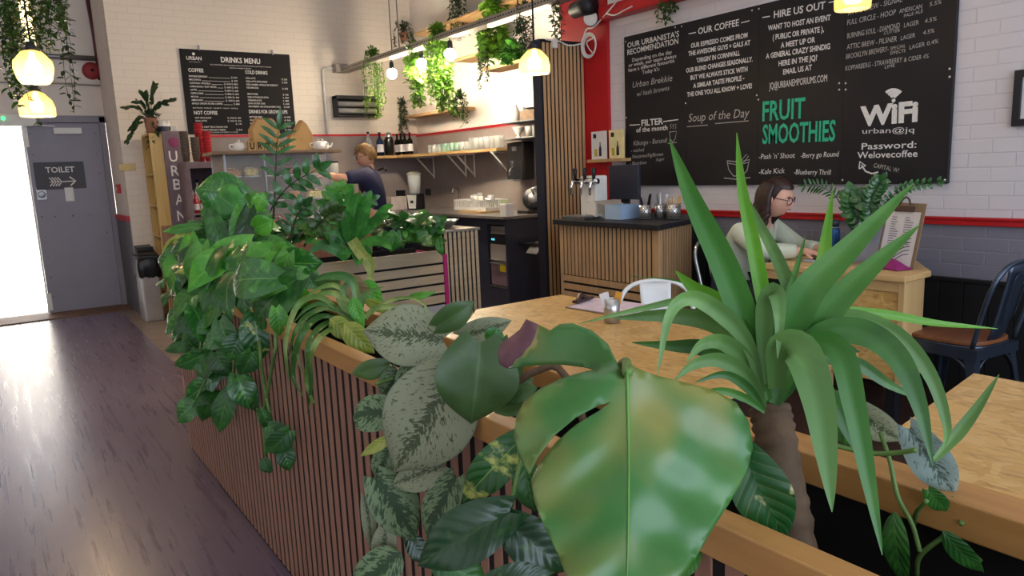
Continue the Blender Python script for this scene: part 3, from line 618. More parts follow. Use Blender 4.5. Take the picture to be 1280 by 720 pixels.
def tumbler(name, p, r, h, mat, label, cat, group, n=14):
    b = MB(); b.lathe([(0, .003), (r*.82, .003), (r, h), (r-.003, h), (r*.78, .009), (0, .009)], p, n); return tag(b.build(name, mat, origin=p), label, cat, group)
rg = random.Random(3)
CR = [('glass', 'drinking_glass', 'drinking glass sticking up out of the white crate', 'glass'), ('ceramic', 'coffee_cup', 'white cup heaped in the white crate', 'cup')]
for i in range(14):
    k = 0 if i % 3 else 1; p = Vector((rg.uniform(4.45, 4.66), 6.72+.6*i/14, 1.04+rg.uniform(0, .08)))
    tumbler(CR[k][1], p, .034, .1 if k == 0 else .07, CR[k][0], CR[k][2], CR[k][3], 'crockery in the white crate')
p = at(575, 262, Z=1.0); fc = thing('tap', 'chrome swan neck tap behind the white crate', 'tap', p)
b = MB(); b.tube(bez([p, p+Vector((0, 0, .16)), p+Vector((-.02, -.02, .25)), p+Vector((-.09, -.03, .26)), p+Vector((-.12, -.04, .2))], 14), .013, 10); b.lathe([(0, 0), (.03, 0), (.03, .02), (.015, .03)], p, 16); b.build('spout', 'chrome', fc); MB().bar(p+Vector((0, .02, .05)), p+Vector((0, .07, .09)), .012, .012).build('lever', 'chrome', fc)
p = at(635, 271, Z=1.0); t = thing('plastic_tub', 'white square tub at the near end of the bar counter', 'tub', p)
MB().poly([p+Vector(v) for v in ((-.05, -.04, 0), (.06, -.04, 0), (.06, .07, 0), (-.05, .07, 0))], (0, 0, .13)).build('tub', 'ceramic', t, bevel=.008)
tumbler('utensil_pot', p+Vector((.05, .13, 0)), .05, .16, plain('pale_green', 'a9b08a', .5), 'pale green utensil pot behind the white square tub', 'pot', None)
p = Vector((4.62, 6.08, 1.0)); t = thing('slicing_machine', 'round black slicing machine by the dark partition', 'kitchen machine', p)
ax = Vector((-.7, -.5, .35)).normalized(); MB().lathe([(0, .03), (.11, .03), (.125, .015), (.125, -.015), (.1, -.03), (0, -.03)], p+Vector((0, 0, .15)), 28, ax).build('blade_guard', 'black_plastic', t)
MB().lathe([(0, .042), (.05, .042), (.06, .03)], p+Vector((0, 0, .15)), 20, ax).build('hub', 'dull_steel', t)
MB().box(p.x-.14, p.x+.14, p.y-.1, p.y+.12, 1.0, 1.035).build('base', 'black_plastic', t, bevel=.01); b = MB(); b.tube([p+Vector((-.08, -.1, .2)), p+Vector((-.12, -.12, .25)), p+Vector((-.05, -.14, .28))], .012, 8); b.build('handle', 'steel', t)
# blender
p = at(520, 262, Z=1.0); t = thing('blender', 'bar blender with white front panel and clear jug on the counter', 'blender', p)
fx = Vector((-.87, -.5, 0)); sx = Vector((-.5, .87, 0))
def fp(a, b_, z): return p+sx*a+fx*b_+Vector((0, 0, z))
b = MB(); b.poly([fp(-.085, -.09, 0), fp(.085, -.09, 0), fp(.085, .08, 0), fp(-.085, .08, 0)], (0, 0, .2)); b.build('base', 'charcoal', t, bevel=.015)
b = MB(); b.poly([fp(-.05, .0815, .02), fp(.05, .0815, .02), fp(.068, .0815, .19), fp(-.068, .0815, .19)], fx*.004); b.build('front_panel', 'white_plastic', t)
b = MB(); b.poly([fp(-.022, .086, .085), fp(.022, .086, .085), fp(.022, .086, .12), fp(-.022, .086, .12)], fx*.003); b.build('button_pad', 'navy_panel', t)
b = MB(); b.lathe([(0, .2), (.062, .2), (.07, .22), (.088, .44), (.084, .44), (.066, .225), (0, .21)], p, 24); b.build('jug', 'glass', t); b = MB(); b.lathe([(0, .235), (.064, .235), (.08, .40), (0, .40)], p, 20); b.build('ice', plain('ice', 'aeb6c4', .4, var=.3, scale=40), t)
b = MB(); b.lathe([(0, .48), (.05, .48), (.085, .46), (.09, .44), (.0, .438)], p, 24); b.build('lid', 'grey_plastic', t)
p = at(499, 268, Z=1.0); p = Vector((4.30, 8.62, 1.0)); tag(MB().box(p.x-.12, p.x+.13, p.y-.1, p.y+.1, 1.0, 1.17).build('cardboard_box', plain('pale_card', 'bdb0a8', .7), bevel=.004), 'pale cardboard box on the counter left of the blender', 'box')
for px, py, lb in ((501, 242, 'black double socket on the grey splashback left of the blender'), (535, 240, 'black double socket on the grey splashback right of the blender')):
    q = at(px, py, X=XB-.015)
    if px < 521:
        q = at(px, py, Y=YM-.015); t = thing('socket', lb, 'socket', q); MB().box(q.x-.07, q.x+.07, q.y-.004, q.y+.006, q.z-.045, q.z+.045).build('plate', 'black_plastic', t, bevel=.003)
        for s_ in (-.035, .035): MB().box(q.x+s_-.015, q.x+s_+.015, q.y-.009, q.y-.003, q.z-.02, q.z+.02).build('switch', 'charcoal', t)
        continue
    t = thing('socket', lb, 'socket', q); MB().box(q.x-.004, q.x+.006, q.y-.07, q.y+.07, q.z-.045, q.z+.045).build('plate', 'black_plastic', t, bevel=.003); b = MB(); b.box(q.x-.009, q.x-.003, q.y-.05, q.y-.02, q.z-.02, q.z+.02); b.box(q.x-.009, q.x-.003, q.y+.02, q.y+.05, q.z-.02, q.z+.02); b.build('switch', 'charcoal', t)
# water boiler and the shelf over it
t = thing('water_boiler', 'black wall mounted water boiler with chrome tap', 'water boiler', (4.77, 6.5, 1.33))
MB().box(4.70, 4.855, 6.36, 6.66, 1.34, 1.75).build('body', 'black_plastic', t, bevel=.02); MB().box(4.692, 4.70, 6.37, 6.65, 1.34, 1.55).build('front_panel', 'charcoal', t, bevel=.004); MB().box(4.689, 4.7, 6.47, 6.54, 1.655, 1.70).build('display', 'dull_steel', t)
b = MB(); b.tube([(4.70, 6.5, 1.47), (4.64, 6.5, 1.47), (4.62, 6.5, 1.44), (4.62, 6.5, 1.40)], .014, 10); b.tube([(4.66, 6.5, 1.48), (4.66, 6.5, 1.53), (4.63, 6.5, 1.54)], .01, 8); b.build('spout', 'chrome', t); MB().box(4.60, 4.70, 6.4, 6.62, 1.335, 1.35).build('drip_tray', 'dull_steel', t)
for z, ya0, yb0 in ((1.775, 5.95, 6.62), (1.945, 5.95, 6.62)):
    tag(MB().box(4.62, 4.855, ya0, yb0, z, z+.015).build('steel_shelf', 'dull_steel', bevel=.003), 'grey metal shelf over the water boiler, '+('lower one' if z < 1.9 else 'upper one'), 'shelf', 'metal shelves over the boiler')
b = MB(); b.lathe([(0, .0), (.03, 0), (.03, .015), (.012, .02), (.02, .03), (.065, .11), (.06, .11), (.015, .035), (0, .033)], (4.70, 6.42, 1.79), 20); tag(b.build('coffee_dripper', 'ceramic'), 'white cone coffee dripper on the lower metal shelf', 'coffee dripper')
for i, y in enumerate((6.24, 6.12)): tumbler('coffee_pot', Vector((4.70, y, 1.79)), .04, .11, 'ceramic' if i == 0 else 'glass', ('white pot on the lower metal shelf beside the dripper', 'glass pot on the lower metal shelf at its near end')[i], 'pot', None)
b = MB(); b.box(4.64, 4.8, 6.05, 6.3, 1.96, 2.06); tag(b.build('storage_box', 'old_wood', bevel=.004), 'brown box on the upper metal shelf over the boiler', 'box')
b = MB(); b.lathe([(0, 0), (.045, 0), (.045, .11), (.02, .16), (.02, .18), (0, .18)], (4.7, 6.46, 1.96), 18); tag(b.build('milk_bottle', 'ceramic'), 'white bottle on the upper metal shelf over the boiler', 'bottle')
b = MB(); b.lathe([(0, 0), (.035, 0), (.035, .14), (.03, .145), (0, .145)], (4.72, 6.36, 1.96), 16); tag(b.build('shaker', 'steel'), 'steel shaker on the upper metal shelf', 'shaker')
b = MB(); b.lathe([(0, 0), (.1, 0), (.1, .012), (.0, .012)], (4.72, 6.14, 2.07), 24); tag(b.build('round_tin_lid', 'charcoal'), 'dark round lid on the brown box over the boiler', 'lid')
# glass shelf with brackets
gs = thing('glass_shelf', 'long oak shelf of glasses and bottles above the bar counter', 'shelf', (4.6, 7.8, 1.66))
ZS = 1.70
b = MB(); b.poly([(4.61, 6.72, ZS-.035), (4.85, 6.72, ZS-.035), (4.85, 8.97, ZS-.035), (3.98, 8.97, ZS-.035), (3.98, 8.72, ZS-.035), (4.40, 8.72, ZS-.035)], (0, 0, .035)); b.build('board', 'shelf_oak', gs, bevel=.003)
for y in (6.80, 7.55, 7.75, 8.55):
    b = MB(); b.tube([(4.60, y, ZS-.045), (4.845, y, ZS-.30)], .010, 6); b.tube([(4.845, y, ZS-.04), (4.845, y, ZS-.32)], .010, 6); b.tube([(4.58, y, ZS-.043), (4.85, y, ZS-.043)], .008, 6); b.build('bracket', 'white_paint', gs)
for i in range(15):
    for k in range(2):
        y = 6.80+i*.098+k*.04; x = 4.68+k*.085-.006*i*(1-k); 
        if x < 4.5: x = 4.5
        gr = 8 <= i <= 11
        tumbler('tumbler_glass', Vector((x, y, ZS+.001)), .036, .135 if i < 6 else .10, 'glass_green' if gr else 'glass', ('pale green tumbler in the glasses on the long oak shelf' if gr else ('tall clear glass at the near end of the long oak shelf' if i < 6 else 'short clear tumbler at the far end of the long oak shelf')), 'glass', 'glasses on the long oak shelf', 12)
def bottle(name, p, r, h, mat, label, cat, group=None, cap=None, lab=None):
    t = thing(name, label, cat, p, group); MB().lathe([(0, 0), (r, 0), (r, h*.58), (r*.85, h*.66), (r*.36, h*.76), (r*.33, h*.97), (0, h*.97)], p, 16).build('glass_body', mat, t)
    if lab: MB().lathe([(r+.001, h*.15), (r+.001, h*.48)], p, 16).build('paper_label', lab, t)
    MB().lathe([(r*.38, h*.9), (r*.4, h), (0, h)], p, 12).build('cap', cap or 'black_plastic', t); return t
wpx = (491, 499, 506, 512)
for i, px in enumerate(wpx):
    q = at(px, 192, Z=ZS+.001); q = Vector((4.46+.02*i, 8.8-.07*i-(.03 if i > 2 else 0), ZS+.001))
    bottle('wine_bottle', q, .037, .28, 'glass_dark', ('leftmost', 'second', 'third', 'rightmost')[i]+' of the four dark wine bottles with white labels on the oak shelf', 'bottle', 'wine bottles on the oak shelf', lab='paper')
bottle('gin_bottle', Vector((4.22, 8.82, ZS+.001)), .045, .3, 'glass_blue', 'bluish spirit bottle just right of the barista\'s head', 'bottle', lab='paper')
q = Vector((4.34, 8.8, ZS+.001)); t = thing('thermos_jug', 'stout black flask with silver top on the oak shelf', 'flask', q); MB().lathe([(0, 0), (.06, 0), (.062, .2), (.045, .24), (0, .24)], q, 20).build('body', 'black_plastic', t); MB().lathe([(.045, .24), (.04, .285), (.015, .3), (0, .3)], q, 20).build('lid', 'steel', t)
bottle('syrup_bottle', Vector((4.07, 8.84, ZS+.001)), .042, .31, 'glass', 'clear bottle with a dark cap above the barista\'s head', 'bottle', lab='paper')
# wall heater, junction box, conduit
plain('heater_bar', 'a8a4a0', .4, metal=.25)
t = thing('wall_heater', 'black and steel bar heater mounted on the back wall', 'heater', (3.97, 8.93, 2.2))
b = MB(); b.box(3.68, 3.70, 8.84, 8.99, 2.2, 2.46); b.box(4.24, 4.26, 8.84, 8.99, 2.2, 2.46); b.box(3.68, 4.26, 8.84, 8.99, 2.41, 2.46); b.box(3.68, 4.26, 8.84, 8.99, 2.2, 2.225); b.box(3.7, 4.24, 8.97, 8.99, 2.22, 2.42); b.build('housing', 'charcoal', t, bevel=.012)
for z in (2.275, 2.36): MB().cyl((3.71, 8.9, z), (4.23, 8.9, z), .034).build('heating_bar', 'heater_bar', t)
t = thing('junction_box', 'beige junction box on the back wall at the end of the cable tray', 'junction box', (3.8, 8.93, 2.75)); MB().box(3.72, 3.89, 8.88, 8.998, 2.745, 2.85).build('box_body', 'grey_plastic', t, bevel=.008); MB().box(3.73, 3.88, 8.874, 8.88, 2.755, 2.84).build('cover', 'grey_plastic', t, bevel=.004)
pipe('conduit', [(3.72, 8.97, 2.80), (3.62, 8.97, 2.80), (3.58, 8.97, 2.78), (3.58, 8.97, 2.4), (3.58, 8.97, 1.99)], .014, 'white_paint', 'thin white conduit running down the back wall left of the heater')
# cable tray with lamps
TX = 3.85
ct = thing('cable_tray', 'long galvanised cable tray with strip lights hanging under the ceiling', 'cable tray', (TX, 6.5, 2.74))
b = MB(); b.box(TX-.06, TX+.06, 3.6, 8.96, 2.745, 2.75); b.box(TX-.062, TX-.058, 3.6, 8.96, 2.745, 2.80); b.box(TX+.058, TX+.062, 3.6, 8.96, 2.745, 2.80); b.build('channel', 'galvanised', ct)
b = MB(); 
for i in range(130): y = 3.64+i*.041; b.box(TX-.0635, TX-.062, y, y+.02, 2.768, 2.778)
b.build('perforation', 'slot_black', ct)
for y0_, y1_ in ((6.85, 7.55), (4.75, 5.6)): MB().box(TX-.05, TX-.005, y0_, y1_, 2.715, 2.744).build('strip_light', 'led_strip', ct)
for y in (7.58, 7.40, 5.2, 4.2): MB().tube([(TX, y, 2.75), (TX, y, ZC)], .006, 6).build('hanger_wire', 'dull_steel', ct)
BUL = [(490, 92), (527, 80), (563, 68)]
for i, (px, py) in enumerate(BUL):
    q = at(px, py, X=TX); t = thing('tray_bulb', ('leftmost', 'middle', 'rightmost')[i]+' of three glaring round bulbs under the cable tray', 'bulb', (q.x, q.y, q.z), 'bulbs under the cable tray')
    MB().ball(q, .058).build('bulb', 'bulb_white', t); MB().lathe([(.022, .05), (.026, .09), (.02, .13), (0, .13)], q, 16).build('socket', 'charcoal', t)
    MB().cyl(q+Vector((0, 0, .12)), (q.x, q.y, 2.744), .006).build('stem', 'charcoal', t)
    lamp('tray_bulb_light', q-Vector((0, 0, .075)), 82, (1, .84, .62), .05)
# pendants
def pendant(px, py, D, r, label, kind, power, scale=1):
    q = at(px, py, D=D); t = thing('pendant_lamp', label, 'pendant lamp', q)
    if kind == 'globe': prof = [(.03, r*.98), (r*.55, r*.85), (r*.95, r*.35), (r, -.05*r), (r*.86, -.6*r), (r*.7, -r*.85)]
    else: prof = [(.03, r*.9), (r*.5, r*.78), (r*.88, r*.35), (r, -.1*r), (r*.98, -.55*r), (r*.95, -.62*r)]
    b = MB(); b.lathe(prof, q, 32); b.build('glass_shade', 'glass_amber', t, solid=.003)
    MB().lathe([(0, r*1.45), (.022, r*1.42), (.03, r*1.2), (.045, r*.95), (0, r*.93)], q, 20).build('lamp_holder', 'charcoal', t)
    b = MB(); b.lathe([(0, r*.9), (.014, r*.88), (.02, r*.5), (.042, r*.2), (.046, 0), (.034, -r*.25), (0, -r*.32)], q, 18); b.build('bulb', 'bulb_warm', t)
    MB().tube([q+Vector((0, 0, r*1.4)), (q.x, q.y, ZC-.04)], .006, 6).build('cord', 'charcoal', t)
    MB().lathe([(0, 0), (.06, 0), (.06, .04), (0, .04)], (q.x, q.y, ZC-.041), 20).build('ceiling_rose', 'charcoal', t)
    lamp('pendant_light', q-Vector((0, 0, r*.45)), power, (1, .74, .42), .05)
pendant(42, 85, 4.6, .112, 'round lit glass pendant lamp at far left, the upper one over the door', 'globe', 24)
pendant(46, 133, 5.6, .122, 'lit glass dome pendant lamp lower and further back over the door', 'dome', 18)
pendant(668, 80, 4.6, .098, 'lit smoked glass dome pendant lamp in front of the slatted partition', 'dome', 16)
pendant(1066, -2, 3.6, .085, 'smoked glass pendant lamp cut off at the top before the chalkboard', 'dome', 1.2)
p = at(34, 30, D=5.2); t = thing('tube_lamp', 'glowing upright tube lamp among the leaves at top left', 'lamp', p-Vector((0, 0, .1)))
MB().cyl(p-Vector((0, 0, .15)), p+Vector((0, 0, .28)), .035).build('tube', 'tube_warm', t); MB().cyl(p+Vector((0, 0, .28)), (p.x, p.y, ZC), .01).build('rod', 'charcoal', t); MB().lathe([(0, 0), (.045, 0), (.05, .05), (0, .06)], p+Vector((0, 0, .26)), 18).build('cap', 'charcoal', t)
# plant shelves on the bar wall
SH = []
for ya0, yb0, z, lb in ((7.5, 8.85, 2.21, 'lower left'), (6.88, 7.52, 2.755, 'middle'), (6.2, 6.95, 2.575, 'lower right'), (5.2, 8.45, 3.20, 'long top')):
    tag(MB().box(4.62, 4.866, ya0, yb0, z-.035, z).build('plant_shelf', 'shelf_oak', bevel=.003), lb+' oak plant shelf on the white bar wall', 'shelf', 'plant shelves on the bar wall')
# security camera, speaker, cables and coil on the red pier
q = at(735, 12, X=XR-.1); t = thing('spotlight', 'long dark cylindrical spotlight on the red wall above the slatted partition', 'spotlight', q)
a0, a1 = at(716, 14, X=4.15), at(740, 5, X=4.15); MB().tube([a0, a0+(a1-a0)*.08, a0+(a1-a0)*.5, a0+(a1-a0)*.55, a1], [.05, .065, .065, .075, .075], 20).build('barrel', 'charcoal', t); MB().bar((a0+a1)/2, Vector((XR-.03, (a0.y+a1.y)/2, (a0.z+a1.z)/2+.1)), .03, .03).build('bracket', 'charcoal', t)
q = at(739, 23, X=4.2); t = thing('wall_spotlight', 'short black spotlight with a white face on the red wall', 'spotlight', q); ax = Vector((-.75, -.6, -.15)).normalized(); MB().lathe([(0, -.1), (.05, -.1), (.062, -.06), (.062, .03), (.058, .035)], q, 24, ax).build('housing', 'black_plastic', t); MB().lathe([(.058, .03), (.045, .036), (0, .036)], q, 24, ax).build('face', 'ceramic', t); MB().bar(q, Vector((XR-.03, q.y, q.z+.06)), .02, .02).build('bracket', 'black_plastic', t)
q = at(737, 57, X=XR-.07); b = MB()
for k in range(4):
    rr = .072+.006*k; b.tube([q+Vector((-.004*k, rr*math.cos(a), rr*1.1*math.sin(a))) for a in [2*PI*i/28 for i in range(29)]], .006, 6, cap=False)
b.tube(bez([q+Vector((-.01, -.05, .05)), q+Vector((-.012, .02, .03)), q+Vector((-.012, .0, -.02)), q+Vector((-.01, -.04, -.06))], 12), .005, 6)
tag(b.build('cable_coil', 'white_plastic'), 'coil of white cable hanging at the top of the red pier', 'cable')
pipe('cable', bez([at(728, 53, X=4.2), at(733, 37, X=4.2), at(742, 34, X=4.2), at(757, 18, X=4.18), at(772, 0, X=4.16), at(780, -12, X=4.16)], 24), .006, 'white_plastic', 'white cable rising across the red wall to the ceiling', 'cable')
pipe('cable', bez([at(758, 17, X=4.16), at(768, 19, X=4.16), at(780, 13, X=4.15), at(790, 8, X=4.15)], 20), .006, 'white_plastic', 'white cable drooping onto the red beam', 'cable')
pipe('cable', bez([at(730, 54, X=4.15), at(712, 57, Y=4.83), at(700, 52, Y=4.83), at(692, 51, Y=4.83), at(682, 49, Y=4.84)], 20), .006, 'white_plastic', 'white cable sagging along the top of the slatted partition', 'cable')
q = at(693, 54, Y=4.835); tag(MB().box(q.x-.025, q.x+.025, 4.82, 4.848, q.z-.04, q.z+.04).build('plug_adapter', 'white_plastic', bevel=.006), 'small white plug hanging at the top of the slats', 'plug')
for i, (px, h, m, lb) in enumerate(((775, .17, 'white_plastic', 'white carton on the red beam above the chalkboard'), (786, .15, 'steel', 'steel pot on the red beam next to the white carton'), (797, .2, 'charcoal', 'dark bottle on the red beam'), (806, .13, 'ceramic', 'white jar on the red beam right of the dark bottle'))):
    y = at(px, 10, X=XR-.07).y; q = Vector((XR-.065, y, 2.721))
    if i == 0: tag(MB().box(q.x-.045, q.x+.045, y-.06, y+.1, 2.721, 2.721+h).build('carton', m, bevel=.004), lb, 'carton')
    elif i == 2: bottle('dark_bottle', q, .035, .26, 'glass_dark', lb, 'bottle')
    else: tumbler(('x', 'steel_pot', 'x', 'jar')[i], q, .045, h, m, lb, ('x', 'pot', 'x', 'jar')[i], None)
# ---- front bar: slat clad cabinet, plank planter, display case, URBAN unit
t = thing('slatted_cabinet', 'narrow slatted cabinet with a steel top and bowls right of the pink edged planter', 'cabinet', (3.07, 5.28, 0))
MB().box(2.925, 3.245, 5.06, 5.5, 0, .985).build('carcass', 'slot_black', t); b = MB()
for i in range(8): x = 2.925+i*(.32-.028)/7; b.box(x, x+.027, 5.054, 5.0605, 0, .985)
b.build('slats', 'slat_oak_flat', t, bevel=.0015); MB().box(2.91, 3.255, 5.03, 5.52, .985, 1.003).build('worktop', 'galvanised', t, bevel=.003)
for i, (x, y) in enumerate(((3.02, 5.22), (3.12, 5.36))):
    b = MB(); b.lathe([(0, .004), (.06, .004), (.105, .055), (.115, .057), (.115, .06), (.103, .058), (.058, .008), (0, .008)], (x, y, 1.004), 28); tag(b.build('steel_bowl', 'steel'), ('front', 'rear')[i]+' steel bowl on the slatted cabinet', 'bowl', 'steel bowls on the slatted cabinet')
bp = thing('plank_planter', 'horizontal plank planter with a magenta right edge in the middle of the room', 'planter', (2.2, 5.2, 0))
b = MB(); zt = .855; hs = (.085, .046, .046, .046, .046)
z = zt
for i, h in enumerate((.098, .064, .064, .064, .064)):
    b.box(1.2, 2.87, 5.0, 5.02, z-h, z); z -= h+.017
b.build('planks', 'slat_oak_flat', bp, bevel=.002)
b = MB(); b.box(1.2, 2.87, 5.02, 5.03, .3, zt-.01); b.box(1.2, 2.87, 5.45, 5.46, .3, zt-.01); b.box(1.19, 1.2, 5.0, 5.46, .0, zt-.01); b.build('box_lining', 'slot_black', bp)
MB().box(1.2, 2.87, 5.005, 5.44, 0, z).build('lower_panel', 'grey_slab', bp); o = MB().box(2.87, 2.905, 4.99, 5.46, 0, zt-.035).build('edge_board', 'magenta', bp, bevel=.003); o['label'] = 'magenta edge board'
b = MB(); P = [[(1.21+.166*i, 5.03+.14*j, .79+.02*math.sin(3*i+2*j)) for j in range(4)] for i in range(11)]; b.grid(P); b.build('soil', 'soil', bp)['kind'] = 'stuff'
# bar front counter behind the planters carrying the display case
t = thing('bar_front_counter', 'bar front counter below the cake display case', 'counter', (2.2, 6.9, 0)); MB().box(1.55, 3.0, 6.6, 7.4, 0, .98).build('carcass', 'brown_ply', t); MB().box(1.5, 3.05, 6.55, 7.45, .98, 1.02).build('worktop', 'charcoal', t, bevel=.004)
dcase = thing('display_case', 'glass cake display case with an old wooden top on the bar', 'display case', (2.2, 6.95, 1.02))
X0, X1, Y0, Y1, Z0, Z1 = 1.72, 2.69, 6.75, 7.2, 1.02, 1.69
b = MB(); b.poly([(X0-.1, Y0-.05, Z1), (X0+.25, Y0-.06, Z1), (X1+.12, Y0-.04, Z1), (X1+.12, Y1+.04, Z1), (X0-.06, Y1+.04, Z1)], (0, 0, .03)); b.build('top_board', 'old_wood', dcase, bevel=.006)
for x in (X0, X0+.35, X1-.015):
    for y in (Y0, Y1-.015): MB().box(x, x+.015, y, y+.015, Z0, Z1).build('frame_post', 'dull_steel', dcase)
for a in ((X0, X1, Y0+.003, Y0+.007), (X0+.002, X0+.006, Y0, Y1), (X1-.006, X1-.002, Y0, Y1)): MB().box(*a, Z0+.01, Z1).build('glass_panel', 'glass_pane', dcase)
for z in (1.25, 1.48): MB().box(X0+.01, X1-.01, Y0+.02, Y1-.02, z, z+.008).build('shelf', 'glass_pane', dcase)
MB().box(X0, X1, Y0, Y1, Z0, Z0+.02).build('floor_plate', 'old_wood', dcase)
MB().box(X0+.01, X1-.01, Y1-.03, Y1-.02, Z0, Z1).build('rear_panel', plain('case_back', '7d6b62', .6, var=.3, scale=6), dcase)
cakes = [('loaf_cake', 'd2c07a', 'yellow loaf cake'), ('chocolate_cake', '3d2118', 'dark chocolate cake'), ('red_velvet_cake', '8a3033', 'red cake'), ('flapjack_tray', 'a98345', 'tray of golden flapjacks'), ('cream_cake', 'dccfbd', 'cream topped cake'), ('brownie_tray', '4e2f22', 'tray of brownies'), ('pastry_pile', 'b07b42', 'pile of brown pastries')]
k = 0
for z in (1.04, 1.259, 1.489):
    for i in range(5):
        nm, c, l = cakes[(k*3+i) % 7]; x = X0+.11+i*.185; y = Y0+.17+.05*(i % 2); mn = 'icing_'+c
        if mn not in M: plain(mn, c, .7, var=.35, scale=40)
        tt = thing(nm, l+' on '+('bottom', 'middle', 'top')[k]+' case shelf, %s from left' % ('one', 'two', 'three', 'four', 'five')[i], 'cake', (x, y, z))
        MB().lathe([(0, .0), (.07, .0), (.08, .01), (.075, .011), (0, .006)], (x, y, z), 20).build('plate', 'ceramic', tt)
        b = MB()
        if i % 2: b.lathe([(0, .012), (.062, .012), (.064, .07), (.055, .082), (0, .086)], (x, y, z), 20)
        else: b.box(x-.065, x+.065, y-.05, y+.05, z+.012, z+.07)
        b.build('sponge', mn, tt, bevel=.01)
        b = MB(); rr = random.Random(k*9+i)
        for q_ in range(7): b.ball((x+rr.uniform(-.05, .05), y+rr.uniform(-.035, .035), z+.08), .013, .013, .01, 8, 5)
        b.build('topping', 'icing_'+cakes[(k+i+1) % 7][1] if 'icing_'+cakes[(k+i+1) % 7][1] in M else mn, tt)
    k += 1
# on top of the case
ZT2 = Z1+.031
t = thing('kraft_takeaway_box', 'upright yellow brown kraft box on the display case', 'box', (2.19, 6.95, ZT2)); p0, p1 = at(316, 188, Y=6.95), at(346, 150, Y=6.95)
b = MB(); b.poly([(p0.x, 6.9, ZT2), (p1.x, 6.9, ZT2), (p1.x, 6.9, ZT2+.2), (p1.x-.04, 6.9, ZT2+.28), (p0.x+.05, 6.9, ZT2+.28), (p0.x, 6.9, ZT2+.2)], (0, .14, 0)); b.build('carton', 'kraft', t, bevel=.004); b = MB(); b.poly([(p0.x+.03, 6.905, ZT2+.27), (p1.x-.03, 6.905, ZT2+.27), (p1.x-.05, 6.94, ZT2+.3), (p0.x+.05, 6.94, ZT2+.3)], (0, .05, 0)); b.build('lid_flap', 'kraft_dark', t)
t = thing('kraft_bag', 'folded brown kraft paper bag with a pointed top on the display case', 'paper bag', (2.5, 6.95, ZT2))
b = MB(); b.poly([(2.37, 6.9, ZT2), (2.61, 6.9, ZT2), (2.61, 6.92, ZT2+.16), (2.57, 6.94, ZT2+.25), (2.53, 6.95, ZT2+.29), (2.42, 6.93, ZT2+.15), (2.37, 6.91, ZT2+.1)], (0, .1, 0)); b.build('bag', 'kraft', t, bevel=.006); strip_ = MB(); strip_.bar((2.42, 6.9, ZT2+.14), (2.53, 6.925, ZT2+.27), .008, .006); strip_.build('crease', 'kraft_dark', t)
for i, (px, py) in enumerate(((316, 0), (326, 0), (336, 0), (346, 0), (354, 0))):
    x = at(px-3, 185, Y=6.82).x; t = thing('letter_block', 'wooden block with the letter '+'URBAN'[i]+' on the display case edge', 'letter block', (x, 6.8, ZT2), 'letter blocks on the display case'); MB().box(x-.034, x+.034, 6.76, 6.81, ZT2, ZT2+.085).build('block', 'kraft', t, bevel=.003)
    b = MB(); write(b, 'URBAN'[i], (x-.02, 6.7595, ZT2+.015), (x+.02, 6.7595, ZT2+.015), .058, (0, -1, 0), bold=.03); b.build('letter', 'slot_black', t)
def teapot(x, y, r, label, spots):
    q = Vector((x, y, ZT2)); t = thing('ceramic_teapot', label, 'teapot', q, 'white ceramics on the display case'); b = MB(); b.lathe([(0, 0), (r*.6, 0), (r*.95, r*.35), (r, r*.7), (r*.8, r*1.2), (r*.4, r*1.45), (0, r*1.5)], q, 22); b.build('body', 'ceramic', t); MB().ball(q+Vector((0, 0, r*1.6)), r*.18).build('lid_knob', 'ceramic', t)
    MB().tube(bez([q+Vector((r*.9, -.01, r*.5)), q+Vector((r*1.35, -.01, r*.7)), q+Vector((r*1.5, -.01, r*1.15))], 8), [r*.22]*3+[r*.16]*5, 8).build('spout', 'ceramic', t)
    MB().tube(bez([q+Vector((-r*.8, 0, r*1.1)), q+Vector((-r*1.4, 0, r*1.0)), q+Vector((-r*1.3, 0, r*.5)), q+Vector((-r*.9, 0, r*.4))], 12), r*.1, 8).build('handle', 'ceramic', t)
teapot(1.93, 6.98, .062, 'white teapot left of the tall kraft box on the display case', 0); teapot(2.655, 6.9, .06, 'white teapot just right of the kraft bag', 0); teapot(2.75, 7.05, .065, 'rightmost white teapot on the display case', 0)
# shelf unit with cups and bottles
t = thing('cup_shelf', 'dark purple shelf unit of cups and bottles between the URBAN panel and the display case', 'shelf unit', (1.8, 8.1, 0)); b = MB(); b.box(1.68, 2.1, 7.9, 8.35, 1.60, 1.665); b.box(1.68, 2.1, 7.9, 8.35, 1.11, 1.15); b.box(1.68, 2.1, 8.33, 8.36, 0, 1.66); b.box(1.66, 1.68, 7.9, 8.36, 0, 1.665); b.box(2.1, 2.12, 7.9, 8.36, 0, 1.665); b.box(1.68, 2.1, 7.9, 7.92, 0, 1.13); b.build('carcass', 'purple_grey', t)
def cupstack(px, mat, n, label, y=8.0, r=.042):
    x = at(px, 200, Y=y).x; q = Vector((x, y, 1.666))
    for k in range(n):
        z = q+Vector((0, 0, k*.03)); b = MB(); b.lathe([(0, .004), (r*.72, .004), (r*.98, .088), (r*1.05, .09), (r*1.05, .096), (r*.95, .094), (r*.7, .01), (0, .01)], z, 16)
        tag(b.build('paper_cup', mat, origin=z), label, 'paper cup', label.split(' in ')[-1])
cupstack(233, 'cup_brown', 8, 'patterned brown paper cup in the left cup stack'); cupstack(246, 'cup_brown', 6, 'patterned brown paper cup in the middle cup stack', 7.97)
cupstack(252, 'cup_red', 11, 'red paper cup in the taller red cup stack', 8.14); cupstack(261, 'cup_red', 8, 'red paper cup in the shorter red cup stack', 8.0)
